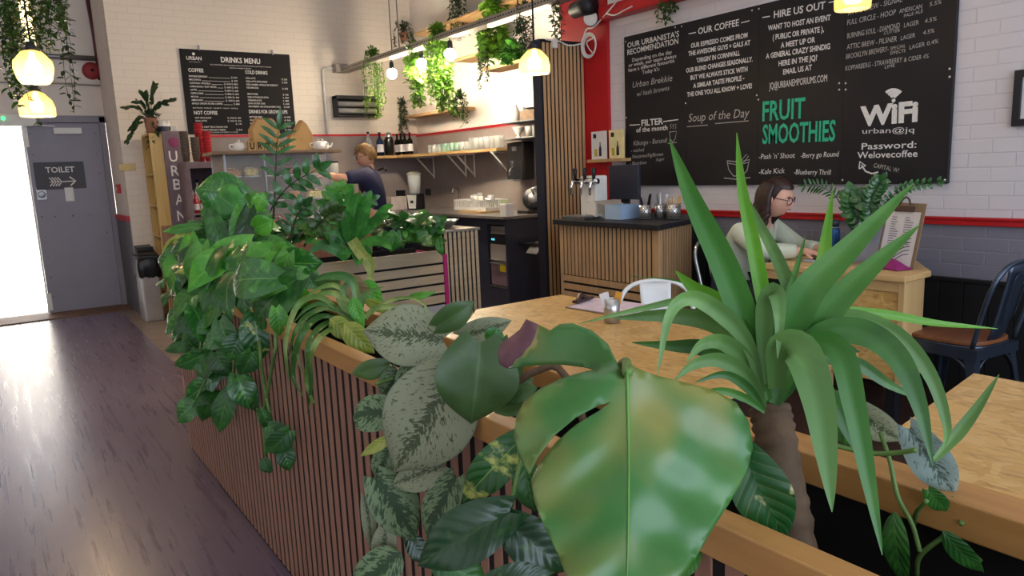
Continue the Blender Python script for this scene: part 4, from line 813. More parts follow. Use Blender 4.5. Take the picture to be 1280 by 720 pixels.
for i in range(5):
    x = 1.72+.078*i; bottle('sauce_bottle', Vector((x, 8.0+.02*(i % 2), 1.151)), .033, .19, 'cup_red' if i < 3 else 'glass_dark', ('leftmost', 'second', 'third', 'fourth', 'rightmost')[i]+' bottle in the front row under the paper cups', 'bottle', 'bottles under the paper cups', 'red_paint' if i < 3 else None, 'paper')
    bottle('syrup_bottle', Vector((x, 8.2, 1.151)), .036, .34, 'ceramic', ('leftmost', 'second', 'third', 'fourth', 'rightmost')[i]+' pale bottle in the back row under the paper cups', 'bottle', 'bottles under the paper cups')
# URBAN unit
u = thing('shelf_unit', 'tall shelf unit with yellow plywood side shelves and a purple URBAN panel', 'shelf unit', (1.62, 8.6, 0))
b = MB(); b.box(1.70, 1.72, 8.43, 8.88, 0, 1.98); b.box(1.43, 1.70, 8.86, 8.88, 0, 1.98); b.box(1.43, 1.70, 8.43, 8.45, 0, 1.98)
for z in (.30, .9, 1.22, 1.55, 1.965): b.box(1.43, 1.70, 8.45, 8.86, z-.0, z+.018)
b.build('shelves', 'yellow_ply', u); MB().box(1.55, 1.755, 8.395, 8.43, .62, 2.0).build('sign_panel', 'purple_grey', u, bevel=.004); MB().box(1.44, 1.72, 8.40, 8.43, 0, 1.02).build('kick_panel', 'brown_ply', u)
b = MB()
for i, (s, py) in enumerate(zip('URBAN', (202, 220, 237, 256, 276))):
    a_, c_ = at(212+i*2.6, py, Y=8.394), at(222.5+i*2.6, py, Y=8.394); write(b, s, (a_.x, 8.394, a_.z), (c_.x, 8.394, a_.z), .11, (0, -1, 0), bold=.01)
b.build('lettering', 'ceramic', u); q = at(217, 178, Y=8.394); b = MB(); b.lathe([(.0, .001), (.05, .001), (.055, 0)], q, 20, (0, -1, 0)); b.build('emblem', 'emblem_pink', u)
q = at(206, 166, Y=8.6); q = Vector((1.55, 8.55, 1.984)); t = thing('painted_vase', 'small white and blue pot on top of the URBAN unit', 'pot', q+Vector((.05, 0, 0))); MB().lathe([(0, 0), (.05, 0), (.06, .05), (.055, .13), (.05, .13), (.05, .02), (0, .02)], q+Vector((.05, -.05, 0)), 20).build('body', 'ceramic', t); MB().lathe([(.0585, .015), (.0625, .05), (.0615, .07)], q+Vector((.05, -.05, 0)), 20).build('blue_band', 'navy_panel', t)
tumbler('glass_jar', q+Vector((.155, -.05, 0)), .03, .07, 'glass', 'small glass jar beside the white and blue pot', 'jar', None)
# espresso machine and grinder in front of the barista
em_ = thing('espresso_machine', 'white and chrome espresso machine the barista is working at', 'coffee machine', (2.85, 7.0, 1.02))
MB().box(2.74, 2.90, 6.85, 7.3, 1.06, 1.34).build('body', 'white_plastic', em_, bevel=.02); MB().box(2.73, 2.91, 6.8, 7.32, 1.34, 1.37).build('cup_rail', 'chrome', em_, bevel=.008); MB().box(2.74, 3.0, 6.72, 7.3, 1.02, 1.06).build('drip_tray', 'steel', em_, bevel=.004)
for y in (6.95, 7.12): b = MB(); b.cyl((2.90, y, 1.25), (2.95, y, 1.25), .035); b.tube([(2.95, y, 1.24), (3.06, y, 1.21)], .014, 8); b.build('portafilter', 'chrome', em_)
gr = thing('coffee_grinder', 'coffee grinder with a clear hopper between barista and back wall', 'grinder', (3.5, 8.5, 1.0)); q = Vector((3.35, 8.4, 1.0)); MB().box(q.x-.09, q.x+.09, q.y-.1, q.y+.1, 1.0, 1.36).build('body', 'charcoal', gr, bevel=.015); MB().lathe([(.05, .36), (.1, .5), (.105, .62), (.1, .62), (.045, .37)], q, 20).build('hopper', 'glass', gr); MB().lathe([(0, .62), (.11, .62), (.11, .64), (0, .64)], q, 20).build('lid', 'black_plastic', gr)
t = thing('rear_bar_bench', 'low bench along the back wall carrying the coffee grinder', 'bench', (3.4, 8.6, 0)); MB().box(2.3, 4.1, 8.2, 8.97, 0, .97).build('carcass', 'navy_panel', t); MB().box(2.28, 4.11, 8.17, 8.98, .97, 1.0).build('worktop', 'splash_grey', t)
# bin by the door wall
q = Vector((1.31, 8.60, 0)); bn_ = thing('waste_bin', 'steel swing bin with a black lid and bin liner against the white wall', 'bin', q)
b = MB(); b.poly([(1.195, 8.47, .0), (1.385, 8.47, .0), (1.385, 8.8, .0), (1.195, 8.8, .0)], (0, 0, .56)); b.build('body', 'steel', bn_, bevel=.02)
b = MB(); rg = random.Random(5); ring = []
for k in range(28):
    a = 2*PI*k/28; cx, cy = math.cos(a), math.sin(a); m = max(abs(cx), abs(cy)); ring.append((1.29+cx/m*.105, 8.635+cy/m*.177))
P = [[Vector((x+(x-1.29)*.12*math.sin(PI*i/4)+rg.uniform(-.006, .006), y+(y-8.635)*.1*math.sin(PI*i/4)+rg.uniform(-.006, .006), .68-.045*i-(rg.uniform(0, .03) if i == 4 else 0))) for x, y in ring+ring[:1]] for i in range(5)]
b.grid(P); b.build('bin_liner', 'black_plastic', bn_)
b = MB(); b.box(1.18, 1.40, 8.455, 8.815, .665, .72); b.build('lid', 'black_plastic', bn_, bevel=.02); b = MB(); b.poly([(1.2, 8.48, .72), (1.385, 8.48, .72), (1.37, 8.79, .80), (1.21, 8.79, .80)], (0, 0, .012)); b.box(1.21, 1.37, 8.6, 8.79, .72, .80); b.build('swing_flap', 'black_plastic', bn_, bevel=.01)
# ------------------------------------------------------------ planter in the foreground
plain('skin_w', 'd9a58c', .5, var=.04, scale=20); plain('skin_m', 'd8a184', .5, var=.05, scale=20)
plain('hair_brown', '2e1a14', .45, var=.4, scale=40); plain('hair_blond', '7d5a30', .5, var=.35, scale=60)
plain('sweater', 'c3cab4', .9, var=.06, scale=120); plain('sweater_brown', 'a08458', .9, var=.1, scale=60); plain('navy_shirt', '1f2140', .85, var=.1, scale=60); plain('dark_trousers', '1b1c24', .85, var=.1)
plain('lips', 'b0605a', .5); plain('eye_white', 'e8e4de', .3); plain('lens_dark', '3a2236', .3); plain('plum_frame', '4c2340', .35); plain('iris', '2b2018', .2)
plain('white_metal', 'e4e2dd', .35, var=.03); plain('gun_metal', '4a5464', .32, metal=.75, var=.15); plain('silver_metal', 'a9abb0', .3, metal=.9)
plain('laptop_silver', 'aab0bb', .35, metal=.4, var=.04); plain('clip_brown', '8a7258', .6, var=.1); plain('clip_metal', '4f3f3a', .4, metal=.5); plain('plum_cloth', '8a1c62', .7, var=.1); plain('bottle_blue', '1f4e80', .3, metal=.3); plain('ochre', 'c98d2d', .6)
PX0, PX1, PY0, PY1, PZ = .72, 1.085, -.6, 4.2, 1.0
pl = thing('slatted_planter', 'long waist high slatted oak planter running past the camera to the bar', 'planter', (.93, 1.8, 0))
b = MB(); b.box(PX0+.022, PX0+.035, PY0, PY1, 0.0, PZ-.01); b.box(PX1-.035, PX1-.02, PY0, PY1, 0, PZ-.01); b.box(PX0+.035, PX1-.035, PY1-.015, PY1, .0, PZ-.01); b.box(PX0+.035, PX1-.035, PY0, PY0+.015, .12, PZ-.01); b.build('lining', 'slot_black', pl)
b = MB(); n = 93
for i in range(n): y = PY0+.01+i*.0518; b.box(PX0+.0185, PX0+.0225, y, y+.030, 0.012, PZ-.052)
b.build('side_slats', 'slat_walnut', pl, bevel=.0015)
b = MB()
for i in range(8): x = PX0+.02+i*.0518; b.box(x, x+.034, PY1, PY1+.018, .012, PZ-.052)
b.build('end_slats', 'slat_walnut', pl)
b = MB(); b.box(PX0-.0, PX0+.045, PY0, PY1+.02, PZ-.052, PZ); b.build('front_rail', 'rail_oak', pl, bevel=.003)
b = MB(); b.box(PX1-.07, PX1+.005, PY0, PY1+.02, PZ-.052, PZ); b.build('rear_rail', 'rail_oak', pl, bevel=.003)
b = MB(); b.box(PX0+.045, PX1-.04, PY1-.025, PY1+.02, PZ-.052, PZ); b.build('end_rail', 'rail_oak', pl, bevel=.003)
b = MB(); rg = random.Random(11)
P = [[(PX0+.036+i*(PX1-PX0-.072)/5, PY0+.02+j*(PY1-PY0-.04)/60, .80+rg.uniform(-.012, .012)) for j in range(61)] for i in range(6)]; b.grid(P); b.build('soil', 'soil', pl)['kind'] = 'stuff'
# ------------------------------------------------------------ OSB tables
def table(name, poly, zt, label):
    cx = sum(p[0] for p in poly)/len(poly); cy = sum(p[1] for p in poly)/len(poly); t = thing(name, label, 'table', (cx, cy, PF), 'tables topped with strand board')
    MB().poly([(x, y, zt-.03) for x, y in poly], (0, 0, .03)).build('tabletop', 'osb', t, bevel=.002)
    k = .8; q = [(cx+(x-cx)*k, cy+(y-cy)*k) for x, y in (min(poly, key=lambda p: p[0]+p[1]), min(poly, key=lambda p: -p[0]+p[1]), max(poly, key=lambda p: p[0]+p[1]), min(poly, key=lambda p: p[0]-p[1]))]
    b = MB()
    for i in range(4): a, c = q[i], q[(i+1) % 4]; b.bar((a[0], a[1], zt-.055), (c[0], c[1], zt-.055), .03, .05)
    b.build('apron_frame', 'charcoal', t)
    for x, y in q: MB().box(x-.02, x+.02, y-.02, y+.02, PF, zt-.03).build('leg', 'charcoal', t)
    return t
table('osb_table', [(1.34, 2.12), (2.40, 2.12), (2.40, 2.955), (1.86, 2.945), (1.34, 2.35)], .80, 'strand board table farther from the camera, with the clipboard lying on it')
table('osb_table', [(1.34, 1.32), (2.40, 1.32), (2.40, 2.112), (1.34, 2.112)], .80, 'strand board table behind the big spiky plant, nearer of the joined pair')
table('osb_table', [(1.2, -.3), (2.365, -.3), (2.365, .938), (1.745, .855), (1.2, .40)], .80, 'strand board table at the right edge of the photo beyond the planter')
# clipboard lying on the table
ZTT = .801
cl = thing('clipboard', 'clipboard with white paper lying on the far strand board table', 'clipboard', (2.28, 2.55, ZTT))
c4 = [at(*q, Z=ZTT) for q in ((706, 385), (744, 373), (822, 383), (790, 399))]; b = MB(); b.poly(c4, (0, 0, .004)); b.build('board', 'clip_brown', cl)
m = sum(c4, Vector())/4; b = MB(); b.poly([m+(p-m)*.93+Vector((0, 0, .005)) for p in c4], (0, 0, .0015)); b.build('paper', plain('paper_pink', 'd8c3cd', .7), cl)
a, c = c4[0]*.75+c4[1]*.25, c4[0]*.2+c4[1]*.8; d = (c4[2]-c4[1]).normalized()*.012
b = MB(); b.bar(a+d+Vector((0, 0, .018)), c+d+Vector((0, 0, .018)), .03, .014); b.tube([a+d*2.5+Vector((0, 0, .02)), a*.6+c*.4+d*.5+Vector((0, 0, .045)), c*.7+a*.3+d*2+Vector((0, 0, .02))], .012, 8); b.build('clip', 'clip_metal', cl, bevel=.003)
q = at(765, 403, Z=ZTT); tn = thing('steel_cup', 'straight steel cup of sugar sachets on the strand board table', 'cup', q)
r, h = .034, .105; MB().lathe([(0, .002), (r, .002), (r, h), (r-.002, h), (r-.002, .006), (0, .006)], q, 28).build('cup_body', 'steel', tn)
for i, (dx, dy, an, mt_, lb) in enumerate(((-.016, .0, -.35, 'paper', 'white'), (-.006, .012, -.2, 'paper', 'white'), (.014, .002, .3, 'ochre', 'ochre'), (.012, -.012, .2, 'ochre', 'ochre'))):
    p = q+Vector((dx, dy, .055)); e = p+Vector((math.sin(an)*.08*.81, -math.sin(an)*.08*.58, .075)); b = MB(); b.bar(p, e, .03, .003, (.6, .8, 0)); tag(b.build('sugar_sachet', mt_), lb+' sugar sachet poking out of the steel cup', 'sachet', 'sachets in the steel cup')
# ------------------------------------------------------------ metal chairs
def chair(name, loc, rz, label, metal, seatmat=None, sh=.45):
    t = thing(name, label, 'chair', (0, 0, 0)); s = .18
    b = MB(); n = 10; P = []
    pts = []
    for k in range(40):
        a = 2*PI*k/40; ca, sa = math.cos(a), math.sin(a); e = .5; pts.append((s*abs(ca)**e*(1 if ca > 0 else -1)*(1.0+.1*(sa)), s*abs(sa)**e*(1 if sa > 0 else -1), sh-.024))
    b.poly(pts, (0, 0, .014)); b.build('seat', metal, t, bevel=.006)
    if seatmat: MB().poly([(x*.98, y*.98, sh-.009) for x, y, z in pts], (0, 0, .02)).build('seat_board', seatmat, t, bevel=.004)
    b = MB()
    for i in range(4):
        a = [(s, s), (-s, s), (-s, -s), (s, -s)]; p, q = a[i], a[(i+1) % 4]; p = Vector((p[0]*.98, p[1]*.98, sh-.045)); q = Vector((q[0]*.98, q[1]*.98, sh-.045)); b.bar(p, q, .012, .05)
    b.build('seat_rim', metal, t)
    for sx in (-1, 1):
        for sy in (-1, 1):
            b = MB(); ftx, fty = sx*.215, sy*.215; v = []
            tx, ty = sx*.165, sy*.165
            for (x, y, z, wd) in ((tx, ty, sh-.02, .055), (tx+(ftx-tx)*.3, ty+(fty-ty)*.3, sh*.66, .036), (ftx, fty, 0.0, .018)):
                v.append([(x, y, z), (x-sx*wd, y+0*sy, z), (x, y-sy*wd, z)])
            vs = [p for r_ in v for p in r_]; b.add(vs, [(0, 1, 4, 3), (3, 4, 7, 6), (0, 3, 5, 2), (3, 6, 8, 5), (0, 2, 1), (6, 7, 8)]); b.build('leg', metal, t, solid=.005)
    # arched braces below the seat
    b = MB()
    for (ux, uy) in ((1, 0), (0, 1)):
        for sg_ in (-1, 1):
            pts = []
            for k in range(13):
                u = -1+k/6; z = sh-.06-.10*(abs(u)**3); a_ = u*.165
                pts.append((a_, sg_*.172, z) if ux else (sg_*.172, a_, z))
            b.tube(pts, .007, 6)
    b.build('brace', metal, t)
    hb = bez([(-.175, -.16, sh-.01), (-.185, -.20, sh+.16), (-.18, -.24, sh+.30), (-.12, -.262, sh+.375), (0, -.268, sh+.395), (.12, -.262, sh+.375), (.18, -.24, sh+.30), (.185, -.20, sh+.16), (.175, -.16, sh-.01)], 40)
    MB().tube(hb, .0115, 10).build('back_hoop', metal, t)
    b = MB(); P = [[(u*(.062+.018*v), -.168-.098*v**.8+.012*u*u, sh-.005+v*.39) for u in [-1+i/4 for i in range(9)]] for v in [j/8 for j in range(9)]]; b.grid(P); b.build('back_splat', metal, t, solid=.004)
    b = MB(); P = [(u*.045, -.186-.098*v**.8+.0085-.0*u, sh+v*.39) for u, v in ((-1, .25), (-1.1, .75), (-.7, .85), (.7, .85), (1.1, .75), (1, .25))]; b.tube(bez(P, 24), .003, 6); b.build('pressed_line', metal, t)
    t.location = loc; t.rotation_euler = (0, 0, rz); return t
chair('metal_chair', (2.55, 2.36, PF), 2.50, 'white metal chair tucked at the strand board tables below the drinks counter', 'white_metal', sh=.36)
chair('metal_chair', (3.81, 1.585, PF), -.12, 'dark metal chair with a brown wooden seat at the right by the black panelling', 'gun_metal', 'seat_wood')
chair('metal_chair', (3.84, 2.88, PF), PI, 'silver metal chair the woman is sitting on', 'silver_metal', 'dark_trousers')
# ------------------------------------------------------------ desk with laptop
dk = thing('desk', 'pine and strand board desk the woman works at against the panelled wall', 'desk', (3.9, 2.1, PF))
DX, DY0, DY1, DZ = 3.55, 1.74, 2.52, .88
MB().poly([(DX-.03, DY0-.02, DZ-.03), (3.78, DY0-.02, DZ-.03), (4.265, 2.06, DZ-.03), (4.265, DY1, DZ-.03), (DX-.03, DY1, DZ-.03)], (0, 0, .03)).build('desktop', 'pine', dk, bevel=.004)
MB().box(DX, DX+.02, DY0, 2.20, .33, DZ-.08).build('front_panel', 'osb_panel', dk)
b = MB(); b.box(DX-.008, DX+.02, DY0, DY1-.01, DZ-.085, DZ-.03); b.build('apron', 'pine', dk, bevel=.003)
for y0_, y1_ in ((2.10, 2.20), (DY0-.012, DY0+.02)): MB().box(DX-.01, DX+.03, y0_, y1_, PF if y0_ > 2 else .30, DZ-.03).build('post', 'pine_z', dk, bevel=.003)
MB().box(DX+.02, 3.76, DY0, DY0+.025, .30, DZ-.03).build('end_panel', 'pine_z', dk)
for x in (4.1,): MB().box(x, x+.05, 2.05, 2.10, PF, DZ-.03).build('leg', 'pine_z', dk)
MB().box(DX+.03, DX+.08, DY0+.03, DY0+.08, PF, .33).build('foot', 'charcoal', dk)
lt = thing('laptop', 'open silver laptop in front of the woman on the desk', 'laptop', (3.85, 2.2, DZ))
MB().box(3.70, 4.02, 2.14, 2.38, DZ+.001, DZ+.016).build('keyboard_base', 'laptop_silver', lt, bevel=.004); MB().box(3.73, 3.99, 2.2, 2.36, DZ+.016, DZ+.018).build('keys', 'charcoal', lt)
b = MB(); b.poly([(3.70, 2.14, DZ+.016), (4.02, 2.14, DZ+.016), (4.02, 2.06, DZ+.235), (3.70, 2.06, DZ+.235)], (0, -.008, -.002)); sc = b.build('screen', 'laptop_silver', lt, bevel=.003)
b = MB(); b.poly([(3.71, 2.139, DZ+.022), (4.01, 2.139, DZ+.022), (4.01, 2.063, DZ+.228), (3.71, 2.063, DZ+.228)], (0, .001, 0)); b.build('display', 'black_plastic', lt)
q = at(1041, 322, X=4.0); q.z = DZ+.001; wb = thing('water_bottle', 'blue metal water bottle standing on the desk before the woman', 'bottle', q); MB().lathe([(0, 0), (.034, 0), (.036, .01), (.036, .15), (.03, .17), (0, .17)], q, 22).build('body', 'bottle_blue', wb); MB().lathe([(.031, .171), (.031, .176)], q, 22).build('ring', 'steel', wb); MB().lathe([(0, .172), (.03, .172), (.031, .205), (.026, .215), (0, .215)], q, 22).build('cap', 'navy_panel', wb)
# clipboard menu on a stand
mc = thing('menu_clipboard', 'brown clipboard menu standing upright at the near end of the desk', 'clipboard', (3.80, 1.85, DZ))
A0, A1 = at(1096, 336, X=3.83), at(1140, 336, X=3.76); A0.z = A1.z = DZ+.002; u = (A1-A0).normalized(); A1 = A0+u*.235; A0 = A0-u*.015; bk = Vector((0, 0, 1)).cross(u); bk = bk if bk.x > 0 else -bk
upv = (Vector((0, 0, 1))*.97+bk*.2).normalized(); Hc = .335
b = MB(); b.poly([A0, A1, A1+upv*Hc, A0+upv*Hc], bk*.005); b.build('board', 'clip_brown', mc, bevel=.002)
o_ = -bk*.002; i0, i1 = A0+u*.02, A1-u*.02; b = MB(); b.poly([i0+o_+upv*.0, i1+o_, i1+o_+upv*(Hc-.045), i0+o_+upv*(Hc-.045)], -bk*.001); b.build('paper', 'paper', mc)
b = MB(); rg = random.Random(4); nrm = -bk
for cx_ in (.18, .62):
    for k in range(13):
        l = rg.uniform(.14, .3); s0 = i0+o_*1.6+u*(.195*cx_)+upv*(Hc-.075-.0125*k); strip(b, [s0, s0+u*.195*l], .0035, nrm, .001)
b.build('printed_lines', 'purple_grey', mc)
b = MB()
for k in range(5):
    c0_ = i0+o_*1.6+u*.19*.5+upv*(.03+.02*k); strip(b, bez([c0_, c0_+u*.05+upv*.035, c0_+u*.09+upv*.045], 8), .004, nrm, .001)
b.build('printed_leaf', 'navy_panel', mc)
b = MB(); m_ = (A0+A1)/2+upv*(Hc-.03)-bk*.008; b.bar(m_-u*.06, m_+u*.06, .012, .03, upv); b.tube([m_+upv*.02-u*.035, m_+upv*.05-u*.02, m_+upv*.062, m_+upv*.05+u*.02, m_+upv*.02+u*.035], .005, 8); b.build('clip', 'clip_metal', mc, bevel=.003)
b = MB(); b.poly([A0-u*.02+bk*.03, A0-u*.008+bk*.03, A0-u*.008+bk*.03+upv*.2, A0-u*.02+bk*.03+upv*.2], bk*.01); b.build('prop_stand', 'charcoal', mc)
pc = MB(); c_ = (A0+A1)/2-bk*.055; P = []
for i in range(9):
    s_ = i/8; row = []
    for j in range(13):
        v = -1+j/6; hgt = .05*(1-abs(v)**2.2)*math.sin(PI*min(1, s_*1.0+.08))*1.0; row.append(c_+u*(v*.125)+bk*(.05-s_*.10)+Vector((0, 0, .003+max(0, hgt))))
    P.append(row)
pc.grid(P); tag(pc.build('folded_cloth', 'plum_cloth', solid=.004), 'folded plum coloured cloth in front of the standing clipboard', 'cloth')
# ------------------------------------------------------------ people
def skin_mesh(name, mat, joints, edges, root, parent=None, origin=None, sub=2):
    names = list(joints); ix = {k: i for i, k in enumerate(names)}; og = Vector(parent['_o']) if parent is not None else Vector(origin)
    me = bpy.data.meshes.new(name); me.from_pydata([Vector(joints[k][0])-og for k in names], [(ix[a], ix[b_]) for a, b_ in edges], [])
    bm = bmesh.new(); bm.from_mesh(me); lay = bm.verts.layers.skin.verify(); bm.verts.ensure_lookup_table()
    for k in names:
        r = joints[k][1]; v = bm.verts[ix[k]]; v[lay].radius = (r, r) if not isinstance(r, tuple) else r; v[lay].use_root = (k == root)
    bm.to_mesh(me); bm.free(); me.materials.append(M[mat]); o = bpy.data.objects.new(name, me); C.objects.link(o); o['_o'] = tuple(og)
    m = o.modifiers.new('skin', 'SKIN'); m.use_smooth_shade = True; m = o.modifiers.new('smooth', 'SUBSURF'); m.levels = sub; m.render_levels = sub
    if parent is not None: o.parent = parent
    else: o.location = og
    return o
def hand(j, e, pre, wrist, d, palm_n, spread, r=.0085, L=.075, curl=.5):
    """palm and five bent fingers grown from the wrist joint"""
    d = d.normalized(); palm_n = (palm_n-d*palm_n.dot(d)).normalized(); s = d.cross(palm_n)*spread; w0 = Vector(wrist)
    j[pre+'palm'] = (w0+d*.045, (.032, .018)); e.append((pre+'wrist', pre+'palm'))
    for k, (o_, l_) in enumerate(((-.027, .78), (-.009, .95), (.009, 1), (.027, .92))):
        b0 = w0+d*.085+s*o_*1.05; j[f'{pre}k{k}'] = (b0, r*1.15); e.append((pre+'palm', f'{pre}k{k}'))
        b1 = b0+(d*math.cos(curl*.6)+palm_n*math.sin(curl*.6))*L*.55*l_; b2 = b1+(d*math.cos(curl*1.7)+palm_n*math.sin(curl*1.7))*L*.45*l_
        j[f'{pre}m{k}'] = (b1, r); j[f'{pre}t{k}'] = (b2, r*.8); e += [(f'{pre}k{k}', f'{pre}m{k}'), (f'{pre}m{k}', f'{pre}t{k}')]
    t0 = w0+d*.03+s*.034; t1 = t0+d*.028+s*.022+palm_n*.012; t2 = t1+d*.03+palm_n*.012+s*.004
    for k, (p, rr) in enumerate(((t0, r*1.3), (t1, r*1.15), (t2, r*.9))): j[f'{pre}h{k}'] = (p, rr)
    e += [(pre+'wrist', pre+'h0'), (pre+'h0', pre+'h1'), (pre+'h1', pre+'h2')]
def head(parent, c, fwd, up, H, skin, name='head'):
    """sculpted head; returns a function mapping local (forward, left, up in head heights) to the world"""
    c = Vector(c); f = Vector(fwd).normalized(); u = (Vector(up)-f*Vector(up).dot(f)).normalized(); l = u.cross(f)
    W = lambda a, b_, z: c+f*(a*H)+l*(b_*H)+u*(z*H)
    b = MB(); n, m = 48, 34; P = []
    g = lambda x, s: math.exp(-(x/s)**2)
    for i in range(m+1):
        ph = PI*i/m; row = []
        for k in range(n+1):
            th = 2*PI*k/n; x, y, z = math.sin(ph)*math.cos(th), math.sin(ph)*math.sin(th), -math.cos(ph)
            a, b_, zz = x*.41, y*.325, z*.5
            lowr = max(0, -z)
            b_ *= 1-.34*lowr**1.6
            if x < 0: a *= 1-.45*max(0, -z-.1); 
            else: a *= 1-.08*lowr**2
            if x > 0:
                yy = b_
                a += .085*g(yy, .035)*g(zz+.08, .06)*(1 if zz < -.05 else 1)+.035*g(yy, .03)*g(zz-.02, .07)      # nose
                a -= .03*(g(yy-.13, .05)+g(yy+.13, .05))*g(zz-.03, .045)                                           # eye sockets
                a += .018*g(zz-.09, .035)*g(yy, .2)                                                               # brow
                a += .022*g(yy, .075)*g(zz+.215, .03)                                                             # lips
                a -= .012*g(yy, .09)*g(zz+.28, .025); a += .03*g(yy, .09)*g(zz+.36, .06)                           # chin
            row.append(W(a, b_, zz))
        P.append(row)
    b.grid(P, uv=False); hd = b.build(name, skin, parent)
    for s in (-1, 1):
        b = MB(); q = W(.0, s*.335, -.03); rows = []
        for i in range(9):
            t = i/8*2*PI; rows.append(q+f*(H*.055*math.cos(t)-.0*H)+u*(H*.12*math.sin(t))+l*s*H*(.015+.03*max(0, -math.cos(t))))
        b.add([q+l*s*H*.012]+rows, [(0, i+1, i+2 if i < 7 else 1) for i in range(8)], True); b.build('ear', skin, hd, solid=.006)
        b = MB(); b.ball(W(.335, s*.13, .03), .05*H); e_ = b.build('eye', 'eye_white', hd); b = MB(); b.ball(W(.375, s*.13, .03), .02*H); b.build('iris', 'iris', hd)
        b = MB(); b.tube([W(.375, s*.075, .105), W(.385, s*.13, .125), W(.345, s*.20, .11)], H*.012, 6); b.build('eyebrow', 'hair_brown', hd)
    b = MB(); b.tube(bez([W(.385, -.085, -.212), W(.43, 0, -.205), W(.385, .085, -.212)], 9), [H*.008, H*.014, H*.017, H*.018, H*.018, H*.018, H*.017, H*.014, H*.008], 8); b.build('mouth', 'lips', hd)
    return hd, W
def glasses(parent, W, H, mat, r=.115):
    b = MB()
    for s in (-1, 1):
        pts = []
        for k in range(25):
            a = 2*PI*k/24; ca, sa = math.cos(a), math.sin(a); pts.append(W(.445-.06*abs(s*.15+ca*r)/.3, s*.15+ca*r*1.05, .015+sa*r*.82))
        b.tube(pts, .011*H, 6, cap=False); b.tube([W(.40, s*.26, .04), W(.15, s*.345, .05), W(-.02, s*.35, .03)], .010*H, 6)
    b.tube([W(.44, -.04, .04), W(.455, 0, .05), W(.44, .04, .04)], .010*H, 6); b.build('glasses', mat, parent)
def hair_shell(parent, W, mat, line, thick=.05, seed=1, back=-.4, wob=.02):
    rg = random.Random(seed); b = MB(); n, m = 44, 26; P = []
    for i in range(m+1):
        ph = PI*i/m*.72; row = []
        for k in range(n+1):
            th = 2*PI*k/n; x, y, z = math.sin(ph)*math.cos(th), math.sin(ph)*math.sin(th), math.cos(ph)
            zmin = line if x > .35 else (line+(back-line)*min(1, (.35-x)/.55))
            zz = max(z*.5, zmin); q = zz/.5; rr = math.sqrt(max(0, 1-q*q)) if z*.5 < zmin else math.sin(ph)
            w_ = 1+thick*(1.6 if z*.5 > zmin+.02 else .9)+wob*math.sin(9*th+3*q)*math.sin(5*ph)
            tap = 1-.2*max(0, -q)
            row.append(W(rr*math.cos(th)*.41*w_, rr*math.sin(th)*.325*w_*tap, (q*.5)*(1+thick*1.3)))
        P.append(row)
    b.grid(P, uv=False); return b.build('hair', mat, parent)
# --- woman
WX = 3.84
wo = thing('person', 'seated woman in a pale sweater and glasses with long dark hair working at the desk', 'person', (WX, 2.85, PF))
V = Vector
pel, hp = V((WX, 2.93, .66)), .12
j = {'pelvis': (pel, .13), 'waist': (V((WX, 2.90, .80)), .115), 'chest': (V((WX, 2.83, .98)), .125), 'neck': (V((WX, 2.75, 1.11)), .05), 'headb': (V((WX, 2.70, 1.20)), .05)}
e = [('pelvis', 'waist'), ('waist', 'chest'), ('chest', 'neck'), ('neck', 'headb')]
for s, p in ((-1, 'r'), (1, 'l')):
    sh_ = V((WX+s*.165, 2.78, 1.035)); el = V((WX+s*.20, 2.62, .915 if s > 0 else .93)); wr = V((WX+s*.085, 2.415, .935))
    j.update({p+'sh': (sh_, .058), p+'el': (el, .042), p+'wrist': (wr, .026), p+'hip': (V((WX+s*.09, 2.88, .64)), .085), p+'kn': (V((WX+s*.12, 2.47, .64)), .06), p+'an': (V((WX+s*.12, 2.50, .2)), .038), p+'toe': (V((WX+s*.13, 2.36, .16)), .034)})
    e += [('chest', p+'sh'), (p+'sh', p+'el'), (p+'el', p+'wrist'), ('pelvis', p+'hip'), (p+'hip', p+'kn'), (p+'kn', p+'an'), (p+'an', p+'toe')]
    hand(j, e, p, wr, V((-s*.15, -1, -.12)), V((0, -.1, -1)), s, .0078, .068, .45)
skin_mesh('body', 'skin_w', j, e, 'pelvis', wo)
g_ = 1.16
js = {k: (j[k][0], j[k][1]*g_) for k in ('pelvis', 'waist', 'chest')}; es = [('pelvis', 'waist'), ('waist', 'chest'), ('chest', 'collar')]; js['collar'] = (V((WX, 2.775, 1.085)), .066)
for p in 'rl':
    a, c = j[p+'el'][0], j[p+'wrist'][0]; js[p+'sh'] = (j[p+'sh'][0], .07); js[p+'el'] = (a, .058); js[p+'cuff'] = (a+(c-a)*.82, .046); js[p+'cuffend'] = (a+(c-a)*.88, .036)
    es += [('chest', p+'sh'), (p+'sh', p+'el'), (p+'el', p+'cuff'), (p+'cuff', p+'cuffend')]
skin_mesh('sweater', 'sweater', js, es, 'pelvis', wo)
js = {'pelvis': (pel-V((0, 0, .02)), .14)}; es = []
for p in 'rl':
    for q_, r_ in (('hip', .098), ('kn', .072), ('an', .05)): js[p+q_] = (j[p+q_][0], r_)
    es += [('pelvis', p+'hip'), (p+'hip', p+'kn'), (p+'kn', p+'an')]
skin_mesh('trousers', 'dark_trousers', js, es, 'pelvis', wo)
HW = .232; hd, W = head(wo, (WX, 2.655, 1.232), (.25, -.95, -.25), (0, -.12, 1), HW, 'skin_w'); glasses(hd, W, HW, 'plum_frame')
hair_shell(hd, W, 'hair_brown', .27, .09, 2, -.42, .03)
b = MB(); rg = random.Random(9)
